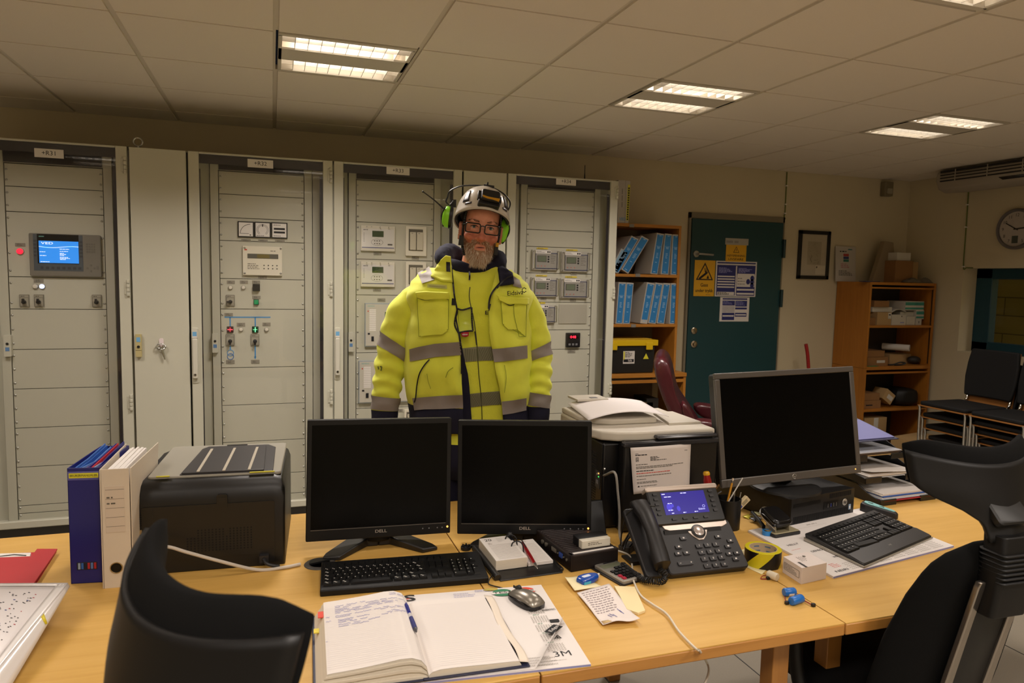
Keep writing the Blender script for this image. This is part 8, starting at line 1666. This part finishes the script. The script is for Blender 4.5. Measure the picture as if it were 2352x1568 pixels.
# ---- sleeves
def sleeve(side,path,navyfrom,bands,label):
    # path rows: zx, zy, half width (drawing units), y, depth scale
    pts=[]; 
    for zx,zy,hw,y in path: p=pl(*Zm(zx,zy),y); q=pl(*Zm(zx+hw,zy),y); pts.append((p,(q-p).length))
    C_=spline([p for p,_ in pts],11); n=len(C_); RR=[]
    for i in range(n): w=i/(n-1)*(len(pts)-1); k=min(int(w),len(pts)-2); f=w-k; f=f*f*(3-2*f); RR.append(pts[k][1]*(1-f)+pts[k+1][1]*f)
    rings=[]
    for i in range(n):
        tn=(C_[min(i+1,n-1)]-C_[max(i-1,0)]).normalized(); xx=V((1,0,0)); xx=(xx-tn*xx.dot(tn)).normalized(); yy=tn.cross(xx)
        s=i/(n-1); amp=.0052*max(0,math.sin(PI*min(1,max(0,s-.22)*1.3)))
        rings.append([C_[i]+xx*(RR[i]+amp*math.sin(s*60+2*math.cos(a)+1.4*math.sin(2*a)))*math.cos(a)+yy*(RR[i]*.88+amp*math.sin(s*71+3*math.sin(a)))*math.sin(a) for a in [2*PI*k/32 for k in range(32)]])
    zyi=lambda i:(lambda w,k:path[k][1]*(1-(w-k))+path[k+1][1]*(w-k))(i/(n-1)*(len(path)-1),min(int(i/(n-1)*(len(path)-1)),len(path)-2))
    cut=next(i for i in range(n) if zyi(i)>navyfrom)
    b=ML(B().mat(YEL_)); b.loft(rings[:cut+1]); b.mat(NVY); b.loft(rings[cut:]); b.pop(); o=b.obj('sleeve',jk,ang=80)
    def surf(u,v,off):
        y=-.06
        for _ in range(6):
            p=pl(u,v,y); i=min(range(n),key=lambda j:(C_[j].z-p.z)**2); t=min(abs(p.x-C_[i].x)/(RR[i]+.004),.985); y=.5*y+.5*(C_[i].y-(RR[i]*.88+off+.004)*math.sqrt(1-t*t))
        return pl(u,v,y)
    for q in bands:
        i0=min(range(n),key=lambda i:abs(zyi(i)-q[0])); i1=min(range(n),key=lambda i:abs(zyi(i)-q[1]))
        sl=q[2]   # slope of the band across the arm (drawing units from left to right)
        def ringat(zz,off):
            out=[]
            for k in range(33):
                a=2*PI*k/32; zq=zz+sl*math.cos(a)*.5; w=0
                i=min(range(n),key=lambda i:abs(zyi(i)-zq)); i=min(max(i,1),n-2); j=i+1 if zyi(i)<zq else i-1; f=abs(zq-zyi(i))/max(1e-6,abs(zyi(j)-zyi(i))); p=rings[i][k%32]*(1-f)+rings[j][k%32]*f; c=C_[i]*(1-f)+C_[j]*f; d=(p-c); out.append(c+d*(1+off/max(d.length,.01)))
            return out
        b=ML(B().mat(RFL)); R=[ringat(q[0]+(q[1]-q[0])*k/5,.003) for k in range(6)]; b.loft(R,closed=False); b.pop(); b.obj('reflective_band',o,ang=80)
    return o,surf
sL,surfL_=sleeve(-1,[(520,170,50,.03),(450,225,80,.02),(385,310,118,.01),(310,420,140,.0),(262,540,134,-.005),(232,660,128,-.012),(208,780,128,-.022),(185,900,118,-.035),(172,1000,114,-.045),(162,1090,110,-.05),(153,1190,106,-.055),(148,1300,104,-.06)],1188,[(640,742,105),(1082,1186,4)],'')
sR,surfR_=sleeve(1,[(1140,170,50,.03),(1205,235,78,.02),(1262,315,104,.01),(1318,430,108,.0),(1358,560,106,-.005),(1383,690,100,-.012),(1390,800,99,-.022),(1388,900,98,-.035),(1387,1000,96,-.045),(1384,1080,93,-.05),(1380,1180,92,-.055),(1376,1300,90,-.06)],1160,[(690,780,-70),(1056,1160,24)],'')
b=ML(B().mat(mat('stain_dark','59622a',.8))); ribbon(b,[(98,840),(104,865)],9,.002,surfL_,2); ribbon(b,[(112,845),(128,842),(122,876)],8,.002,surfL_,2); b.pop(); b.obj('stain',sL)
# ---- trousers and boots
zh=zt_(1190); zk=.5; cxb=tor(zt_(1180))[0]
b=ML(B().mat(NVY)); 
R=[[V((cxb+.19*math.copysign(abs(math.cos(a))**.8,math.cos(a)),.0-.13*math.sin(a),z)) for a in [2*PI*k/32 for k in range(32)]] for z in (zh+.02,zh-.06)]
za_,zb2=pl(1037,985,-.1).z,pl(1037,1018,-.1).z
def hip(z,k): return [V((cxb+.19*k*math.copysign(abs(math.cos(a))**.8,math.cos(a)),-.128*k*math.sin(a),z)) for a in [2*PI*q/32 for q in range(32)]]
b.loft([hip(zh+.03,1),hip(za_,1.0)]); b.mat(YEL_); b.loft([hip(za_,1.003),hip(zb2,1.0)]); b.mat(NVY); b.loft([hip(zb2,1.0),hip(.86,.98),hip(.80,.9)])
for s in (-1,1): b.loft([[V((cxb+s*x+r*math.cos(a),yy-r*1.05*math.sin(a),z)) for a in [2*PI*q/24 for q in range(24)]] for z,x,r,yy in ((.9,.09,.1,0),(.75,.095,.1,-.005),(.52,.105,.078,-.01),(.3,.112,.07,.01),(.08,.118,.068,.02))])
b.pop(); b.obj('trousers',man,ang=80)
for s in (-1,1):
    b=ML(B().mat(mat('boot_black','121110',.45))); b.push(T(cxb+s*.12,0,0)); b.loft([[(x*k,y*k2+yo,z) for x,y in rrect(-.05,.05,-.19,.09,.045,6)] for z,k,k2,yo in ((0,1,1,0),(.03,1.02,1.02,0),(.06,.95,.95,.005),(.09,.8,.62,.03),(.14,.85,.5,.035))]); b.pop(); b.pop(); b.obj('boot',man,bev=.006)
# ---- head
eye=pl(*Zh(808,586),-.10); HC=T(eye.x,-.012,eye.z)@Matrix.Rotation(.105,4,'Y')@Matrix.Rotation(math.radians(4),4,'Z')@Matrix.Rotation(math.radians(3),4,'X')
def HM(b): b.push(PM_@HC); return b
HR=[(-.128,.022,-.078,-.04),(-.122,.036,-.088,-.02),(-.108,.047,-.094,.01),(-.085,.056,-.094,.05),(-.06,.063,-.092,.075),(-.035,.068,-.090,.088),(-.012,.0705,-.087,.094),(.008,.072,-.086,.098),(.03,.0735,-.091,.1),(.055,.0735,-.090,.1),(.085,.068,-.078,.094),(.11,.052,-.052,.07),(.125,.025,-.02,.03)]
def hd(z):
    for a,c in zip(HR,HR[1:]):
        if z<=c[0]: f=max(0,(z-a[0])/(c[0]-a[0])); return tuple(a[i]+(c[i]-a[i])*f for i in (1,2,3))
    return HR[-1][1:]
def hface(x,z,off=0):
    w,yf_,yb_=hd(z); yc_=(yf_*.3+yb_*.7); t=min(abs(x)/(w+off),.995); return yc_+(yf_-off-yc_)*(1-t**2.35)**(1/2.35)
SKIN=mat('skin','d8967a',.5,var=.08,scale=18,bump=.25,bscale=220,spec=.4)
SKIN.node_tree.nodes['Principled BSDF'].inputs['Subsurface Weight'].default_value=.08; SKIN.node_tree.nodes['Principled BSDF'].inputs['Subsurface Radius'].default_value=(.01,.004,.002)
b=HM(B().mat(SKIN)); R=[]
for z,w,yf_,yb_ in HR:
    yc_=(yf_*.3+yb_*.7); r=[]
    for k in range(36):
        a=2*PI*k/36; c,s=math.cos(a),math.sin(a); x=w*math.copysign(abs(c)**(2/2.35),c); d=(yc_-yf_) if s>0 else (yb_-yc_); r.append((x,yc_-d*math.copysign(abs(s)**(2/2.35),s),z))
    R.append(r)
b.loft(R)
b.loft([[(x,y,z) for x,y in ((-.007*k,-.088-d),(.007*k,-.088-d),(.013*k2,-.078),(-.013*k2,-.078))] for z,k,k2,d in ((.016,1,1,.0),(.0,.75,1.0,.004),(-.014,.9,1.1,.014),(-.028,1.2,1.3,.024),(-.038,1.5,1.5,.031),(-.046,1.35,1.5,.028),(-.052,.8,1.2,.012))])
b.ball((0,-.115,-.040),.0125,12,(1.05,.95,.9))
for s in (-1,1):
    b.ball((s*.0135,-.101,-.0425),.0095,10,(1,1.15,.85)); b.ball((s*.043,-.066,-.036),.024,12,(1,.85,.9)); b.ball((s*.03,-.079,.021),.017,12,(1.3,.7,.5)); 
    b.tube([(s*.017,-.0855,.0025),(s*.026,-.0885,.0082),(s*.037,-.086,.0080),(s*.048,-.0765,.002)],.0042,8,4); b.tube([(s*.019,-.084,-.0035),(s*.03,-.0872,-.0082),(s*.04,-.083,-.0075),(s*.047,-.0765,-.001)],.0036,8,4); b.tube([(s*.02,-.087,-.014),(s*.033,-.0885,-.0185),(s*.047,-.079,-.014)],.0042,8,4)
    b.loft([[(s*(.073+.011*k2),.008+(y)*k*1.15,-.022+(z)*k*1.1) for y,z in ((-.018,.026),(-.008,.034),(.006,.034),(.016,.022),(.014,.004),(.004,-.018),(-.006,-.032),(-.014,-.03),(-.016,-.008))] for k,k2 in ((.75,-.6),(1,.3),(1.02,1.1),(.9,1.45),(.6,.95))])
b.tube([(-.024,-.0865,-.0735),(-.011,-.0965,-.0705),(0,-.0975,-.072),(.011,-.0965,-.0705),(.024,-.0865,-.0735)],[.002,.0042,.0036,.0042,.002],8,4); b.tube([(-.022,-.086,-.0795),(-.010,-.0945,-.0835),(.010,-.0945,-.0835),(.022,-.086,-.0795)],[.002,.0048,.0048,.002],8,4)
b.loft([[(w*math.cos(a)+xo,yo-d*math.sin(a),z) for a in [2*PI*k/24 for k in range(24)]] for z,w,d,yo,xo in ((-.06,.052,.06,.03,0),(-.11,.056,.06,.032,0),(-.16,.06,.06,.036,0),(-.24,.075,.065,.04,0))]); b.pop()
# trunk, arms and hands under the clothes
b.push(PM_); b.mat(SKIN)
zs2=[.86,1.0,1.15,1.3,zt_(400),zt_(280),zt_(190),zt_(120),zt_(60)]
b.loft([[tpt(2*PI*k/28,z,-.045) for k in range(28)] for z in zs2])
def arm(path):
    P=[pl(*Zm(x,y),yy) for x,y,yy in path]; b.tube(P,[.04,.042,.042,.04,.034,.028],14,4); return P[-1]
hands=[]
for s,path in ((-1,[(520,230,.03),(385,300,.01),(270,520,0),(208,780,-.022),(165,1080,-.05),(150,1330,-.065)]),(1,[(1130,230,.03),(1262,300,.01),(1350,540,0),(1390,800,-.022),(1384,1080,-.05),(1376,1330,-.065)])):
    w=arm(path)
    b.push(T(*w)@Matrix.Rotation(s*.05,4,'Y')@Matrix.Rotation(-.12,4,'X'))
    b.loft([[(x*.018*k3,y*.042*k,z) for x,y in [(math.cos(q),math.sin(q)) for q in [2*PI*m/16 for m in range(16)]]] for z,k,k3 in ((.03,.62,1.4),(0,.7,1.15),(-.035,.95,1.05),(-.07,1.02,.95),(-.088,.95,.8))])
    for k,(yo,L) in enumerate(((-.03,.072),(-.0105,.082),(.009,.076),(.028,.06))):
        b.tube([(0,yo*.98,-.078),(-s*.004,yo*1.02,-.078-L*.45),(-s*.014,yo*1.02,-.078-L*.78),(-s*.026,yo,-.078-L)],[.0095,.0088,.008,.0062],9,4)
    b.tube([(0,-.03,-.02),(-s*.006,-.05,-.045),(-s*.012,-.056,-.075),(-s*.016,-.05,-.1)],[.013,.0115,.0098,.007],9,4); b.pop()
for s in (-1,1): b.tube([(cxb+s*.09,0,.88),(cxb+s*.105,-.01,.5),(cxb+s*.118,.02,.09)],[.085,.06,.045],14,4)
b.pop(); body=b.obj('body',man)
rm=body.modifiers.new('r','REMESH'); rm.mode='VOXEL'; rm.voxel_size=.0034; rm.use_smooth_shade=True
sm_=body.modifiers.new('s','SMOOTH'); sm_.factor=.5; sm_.iterations=4
# redder lips, cheeks and nose come from the skin itself
nt=SKIN.node_tree; pb=nt.nodes['Principled BSDF']; tc=nt.nodes.new('ShaderNodeTexCoord'); src=pb.inputs['Base Color'].links[0].from_socket
def tint(center,rad,col,src,fac=1.0,sc=(1,1,1)):
    mp=nt.nodes.new('ShaderNodeMapping'); mp.vector_type='POINT'; c=HC@V(center); mp.inputs['Location'].default_value=tuple(-c[i]*sc[i] for i in range(3)); mp.inputs['Scale'].default_value=sc
    ln_=nt.nodes.new('ShaderNodeVectorMath'); ln_.operation='LENGTH'; mr=nt.nodes.new('ShaderNodeMapRange'); mr.inputs[1].default_value=rad*.5; mr.inputs[2].default_value=rad; mr.inputs[3].default_value=fac; mr.inputs[4].default_value=0
    mx=nt.nodes.new('ShaderNodeMix'); mx.data_type='RGBA'; mx.inputs[7].default_value=lin(col)
    nt.links.new(tc.outputs['Object'],mp.inputs[0]); nt.links.new(mp.outputs[0],ln_.inputs[0]); nt.links.new(ln_.outputs['Value'],mr.inputs[0]); nt.links.new(mr.outputs[0],mx.inputs[0]); nt.links.new(src,mx.inputs[6]); return mx.outputs[2]
src=tint((0,-.094,-.0775),.022,'b0584e',src,.7,(1,1,2.6)); src=tint((0,-.094,-.0765),.019,'2e1412',src,.9,(1,1,8)); src=tint((0,-.112,-.038),.03,'b85a48',src,.6)
for s in (-1,1): src=tint((s*.045,-.07,-.04),.04,'b65c48',src,.6); src=tint((s*.08,.012,-.02),.04,'b25a48',src,.5)
nt.links.new(src,pb.inputs['Base Color'])
# eyes, brows
for s in (-1,1):
    b=HM(B().mat(mat('eye_white','cfc4bc',.2))); b.push(T(s*.0325,-.0738,.0)); b.ball((0,0,0),.0122,16); b.pop(); b.mat(mat('iris','4a5a62',.2)); b.push(T(s*.0325,-.0738,.0)@Matrix.Rotation(PI/2,4,'X')); b.lathe([(.0056,.0112),(.004,.0122),(.0001,.0124)],14); b.mat(CAPB); b.lathe([(.0024,.0123),(.0001,.0126)],10); b.pop(); b.pop(); b.obj('eye',man)
    b=HM(B().mat(mat('brow_hair','6e4c34',.8))); rn=random.Random(3+s)
    for k in range(90):
        u=rn.random(); x=.014+.04*u; z=.021+.004*math.sin(u*2.4)+rn.uniform(-.003,.003); y=hface(x,z)-.0095; L=.007; dx,dz=L*(.8+.2*u),L*(.5-.8*u); b.add([(s*x,y,z-.0009),(s*x,y,z+.0009),(s*(x+dx),hface(x+dx,z+dz)-.011,z+dz)],[(0,1,2)])
    b.pop(); b.obj('eyebrow',man,flat=True)
b=HM(B().mat(mat('mouth_dark','2a1210',.6))); b.push(T(0,-.0935,-.0762)); b.ball((0,0,0),.0165,14,(1,.3,.17)); b.pop(); b.pop(); b.obj('mouth_opening',man)
for s in (-1,1):
    b=HM(B().mat(mat('lash_dark','2e1c14',.7))); b.tube([(s*.0185,-.0885,.0015),(s*.026,-.0925,.0052),(s*.036,-.0905,.005),(s*.047,-.080,-.0005)],.0011,6,4); b.pop(); b.obj('eyelashes',man)
# beard: dense strands rooted on the jaw
b=HM(B()); rn=random.Random(77); hair=[mat('beard_grey','cbb8a0',.75),mat('beard_brown','946c4c',.75),mat('beard_pale','efe2d0',.75),mat('beard_ginger','ae7850',.75)]
b.mat(mat('beard_base','98785c',.9)); 
def bface(x,z): return hface(x,z,.0015)
b.loft([[(.9*w*math.cos(a),-.01+(yf_-.003+.01)*math.sin(a)*1.0,z) for a in [PI*(.02+.96*k/20) for k in range(21)]] for z,w,yf_ in ((-.088,.058,-.094),(-.105,.053,-.097),(-.12,.042,-.097),(-.132,.027,-.092),(-.14,.012,-.082))],closed=False)
cnt=0
while cnt<5200:
    x=rn.uniform(-.072,.072); z=rn.uniform(-.142,-.03); ax=abs(x)
    w=hd(max(z,-.125))[0]
    if ax>w*.985: continue
    top=-.062-.0+ (.03 if ax>.05 else 0)*((ax-.05)/.02) if ax>.028 else -.05
    mous=(-.069<z<-.048 and ax<.032)
    if not mous:
        if z>top: continue
        if ax<.022 and -.0885<z<-.069: continue
        if z<-.1 and ax>.06*math.sqrt(max(0,1-((-.1-z)/.047)**2)): continue
    elif rn.random()<.35: continue
    cnt+=1
    y=hface(x,max(z,-.124),.001); 
    if z<-.124: y=-.088+(abs(z)-.124)*1.2
    if mous: L=rn.uniform(.007,.014); d=V((math.copysign(.75,x)+rn.uniform(-.3,.3),-.35,-.75))
    else: L=rn.uniform(.012,.026)*(1 if z<-.08 else .65); d=V((x*6+rn.uniform(-.4,.4),-.55*(1-ax/.09)+rn.uniform(-.2,.15),-1))
    d.normalize(); p=V((x,y+.001,z)); m=p+d*L*.55; e_=p+d*L+V((0,.004,-.003)); t_=V((.00055,0,.0002)) if rn.random()<.7 else V((0,.0004,.0005))
    g=min(1,max(0,(-.07-z)/.05)); r=rn.random(); b.mat(hair[0] if r<.25+.2*g else hair[2] if r<.3+.5*g else hair[3] if r>.72 else hair[1])
    b.add([p-t_,p+t_,m+t_*.9,m-t_*.9,e_],[(0,1,2,3),(3,2,4)])
b.pop(); b.obj('beard',man,flat=True)
b=HM(B().mat(mat('dark_hair','3a2a20',.8)));
for s in (-1,1):
    for k in range(160): z=rn.uniform(-.012,.05); y=rn.uniform(-.035,.03); w=hd(z)[0]; x=s*(w*.99); b.add([(x,y,z),(x,y+.001,z),(x+s*.004,y+.004,z-.013)],[(0,1,2)])
    b.loft([[(s*(hd(z)[0]*1.005+.001),y,z) for y in (-.04,-.01,.03,.08)] for z in (.0,.03,.06)],closed=False)
b.pop(); b.obj('hair',man,flat=True)
# spectacles
b=HM(B().mat(mat('spectacle_black','131416',.25)))
gl=[]
for s in (-1,1):
    yb_=lambda x:-.105+.02*(abs(x)/.07)**2
    o_=[(s*(.0365+x),yb_(.0365+x),-.004+z) for x,z in rrect(-.0275,.0285,-.0185,.0165,.008,5)]; b.tube(o_,.0025,8,close=True); gl.append(o_)
    b.tube([(s*.065,yb_(.065),.006),(s*.074,-.06,.006),(s*.077,-.01,.002),(s*.079,.03,-.01)],.0022,8,4)
b.tube([(-.0095,-.1045,.003),(0,-.108,.006),(.0095,-.1045,.003)],.0022,8,4); b.pop(); gs=b.obj('spectacles',man)
b=HM(B().mat(GLASS))
for o_ in gl: b.add(o_,[tuple(range(len(o_)))])
b.pop(); b.obj('lenses',gs)
# helmet
HEL=mat('helmet_white','cdc6ba',.28,coat=.3)
HH=PM_@HC@T(0,.012,.064)@Matrix.Rotation(math.radians(-6),4,'X')
b=B().mat(HEL); b.push(HH); R=[]; n=48
def rim(a):  # lower edge: high over the face, low at sides and back
    s=math.sin(a); return -.008-.04*(1-max(0,s))*.95 if s>0 else -.04-.03*min(1,-s*1.6)
for k in range(15):
    t=k/14; R.append([])
    for q in range(n):
        a=2*PI*q/n; c,s=math.cos(a),math.sin(a); z0=rim(a); el=t*PI/2; rx,ry=.108,(.128 if s>0 else .125)
        rr_=math.cos(el)**.82; z=z0+(.098-z0)*math.sin(el)**1.0; fl=1+.05*max(0,1-t*7)*(1 if s>.2 else .4)
        ridge=.004*math.exp(-((c*rr_)/.18)**2)*math.sin(PI*t) 
        R[-1].append((rx*c*rr_*fl,-ry*s*rr_*fl+.006,z+ridge))
b.loft(R,cap=False); b.pop(); hel=b.obj('safety_helmet',man,ang=60,solid=.003)
b=B().mat(CAPB); b.push(HH); b.loft([[(.107*k*math.cos(2*PI*q/n),.006-.124*k*math.sin(2*PI*q/n),rim(2*PI*q/n)+dz) for q in range(n)] for k,dz in ((1,.004),(.97,.0),(.9,.006),(.85,.03))],cap=False); b.pop(); b.obj('liner',hel)
def helpt(a,t,e=0): # point on the shell
    c,s=math.cos(a),math.sin(a); z0=rim(a); el=t*PI/2; rr_=math.cos(el)**.82; ry=.128 if s>0 else .125; return V(((.108+e)*c*rr_,-(ry+e)*s*rr_+.006,z0+(.098+e-z0)*math.sin(el)))
for a0 in (2.35,.62):
    b=B().mat(mat('helmet_vent','3a363c',.3)); b.push(HH); sg=1 if a0<1.5 else -1; b.grid(lambda u,v:helpt(a0+sg*(-.16+.30*u*(1-.45*v)),.2+.3*v,.0035),6,6); b.grid(lambda u,v:helpt(a0+sg*(.0+.26*u),.13+.045*v,.0035),6,2); b.pop(); b.obj('vent',hel,solid=.002)
# head torch
LT=HH@T(.014,-.114,.037)@Matrix.Rotation(-.5,4,'X')@RZ(.10)@Matrix.Diagonal((1.2,1.1,1.15,1))
b=B().mat(mat('torch_black','131214',.35)); b.push(LT); b.loft([[(x*k,y,z*k) for x,z in rrect(-.031,.031,-.02,.024,.008,5)] for y,k in ((.02,1),(-.014,1),(-.02,.9))]); b.box(-.04,-.029,-.006,.012,-.008,.022); b.box(.029,.037,-.006,.012,-.012,.012); b.loft([[(x,y,z) for x,z in rrect(-.037,.033,-.032,-.012,.006,4)] for y in (.022,-.008)]); b.pop(); tq_=b.obj('headlamp',hel,bev=.002)
b=B().mat(mat('torch_amber','c8900f',.35)); b.push(LT); b.prism([(-.028,-.006),(-.01,-.009),(.01,-.009),(.029,-.008),(.026,-.019),(.006,-.0165),(-.012,-.0165),(-.026,-.013)],-.0225,-.016,ax='y'); b.pop(); b.obj('amber_trim',tq_,bev=.001)
b=B().mat(CAPB); b.push(HH); b.tube([helpt(PI/2-.05,.78,.003),helpt(PI/2-.05,.92,.006),(.0,.01,.106)],.006,8,3); b.box(-.012,.03,-.052,-.03,.09,.1); b.box(-.0,.006,-.055,-.045,.098,.11); b.pop(); b.obj('torch_clip',hel,bev=.002)
# ear defenders on wires
GRN_=mat('defender_green','93e62c',.35)
def hp(zx,zy,y): return pl(*Zh(zx,zy),y)
for s,(zx,zy) in ((-1,(425,480)),(1,(1050,640))):
    p=hp(zx,zy,.035); b=ML(B().mat(GRN_)); b.push(T(p.x,p.y,p.z)@Matrix.Rotation(.12 if s<0 else .25,4,'Y')@Matrix.Diagonal((.8,.85,.82,1) if s<0 else (1,1,1,1))); b.loft([[(s*x,.04*k*math.cos(q),.052*k*math.sin(q)) for q in [2*PI*m/24 for m in range(24)]] for x,k in ((-.012,1),(.006,1),(.016,.9),(.022,.7),(.024,.3))]); b.mat(CAPB); b.loft([[(s*x,.043*k*math.cos(q),.055*k*math.sin(q)) for q in [2*PI*m/24 for m in range(24)]] for x,k in ((-.028,.8),(-.026,.98),(-.013,1))]); b.tube([(s*.012,-.03,.045),(s*.026,-.02,.0),(s*.012,-.012,-.05)],.0035,8,4); b.pop(); b.pop(); b.obj('ear_defender',hel)
b=ML(B().mat(CAPB)); W1=[hp(500,300,.03),hp(455,345,.03),hp(415,310,.03),hp(430,260,.03),hp(460,190,.02),hp(560,140,.01),hp(680,126,0),hp(815,130,-.02),hp(930,150,0),hp(1040,205,.01),hp(1110,270,.02),hp(1136,335,.03),hp(1110,410,.03),hp(1085,470,.03),hp(1100,520,.035),hp(1124,590,.035),hp(1095,650,.035),hp(1040,690,.035)]
b.tube(W1,.0031,8,6); b.box(*[c for k in range(3) for c in (sorted((hp(470,370,.035)[k],hp(530,290,.05)[k])))]); b.pop(); b.obj('headband_wire',hel)
b=ML(B().mat(CAPB)); b.tube([hp(395,395,.03),hp(280,290,.02),hp(160,200,.01)],[.0032,.0026,.0022],8,3); q=hp(155,197,.01); b.ball(q,.0042); b.pop(); b.obj('antenna',hel)
# chin strap
b=HM(B().mat(CAPB)); 
def strap(pts,w):
    for a,c in zip(pts,pts[1:]):
        a,c=V(a),V(c); n_=V((0,1,0)).cross(c-a).normalized()*w; b.quad(a-n_,a+n_,c+n_,c-n_)
strap(spline([V(p) for p in ((-.068,-.06,.055),(-.072,-.052,.0),(-.071,-.05,-.04),(-.066,-.05,-.08),(-.055,-.058,-.115))],6),.0045); strap(spline([V(p) for p in ((-.079,.03,.0),(-.079,-.0,-.045),(-.071,-.045,-.07))],5),.005)
strap(spline([V(p) for p in ((.068,-.06,.055),(.072,-.052,.0),(.071,-.05,-.04),(.066,-.05,-.08),(.055,-.058,-.115))],6),.004); b.box(-.083,-.066,-.058,-.04,-.078,-.04); b.mat(mat('strap_yellow','d8a010',.4)); b.box(.063,.073,-.06,-.048,-.066,-.05); b.mat(CAPB); b.box(.06,.073,-.06,-.046,-.098,-.066); b.pop(); b.obj('chin_strap',hel,solid=.0015)
# ================================================================ camera and view
cd=bpy.data.cameras.new('camera'); cam=bpy.data.objects.new('camera',cd); COL.objects.link(cam)
cd.sensor_width=36; cd.lens=FPX/2352*36; cd.clip_start=.05; cd.dof.use_dof=True; cd.dof.focus_distance=2.75; cd.dof.aperture_fstop=6.3
cam.matrix_world=Matrix(((RX.x,RU.x,-RF.x,CAM.x),(RX.y,RU.y,-RF.y,CAM.y),(RX.z,RU.z,-RF.z,CAM.z),(0,0,0,1)))
SC.camera=cam
w=bpy.data.worlds.new('World'); SC.world=w; w.use_nodes=True; w.node_tree.nodes['Background'].inputs[0].default_value=(.02,.02,.022,1); w.node_tree.nodes['Background'].inputs[1].default_value=.3
SC.view_settings.view_transform='Standard'; SC.view_settings.look='None'; SC.view_settings.exposure=0; SC.view_settings.gamma=1
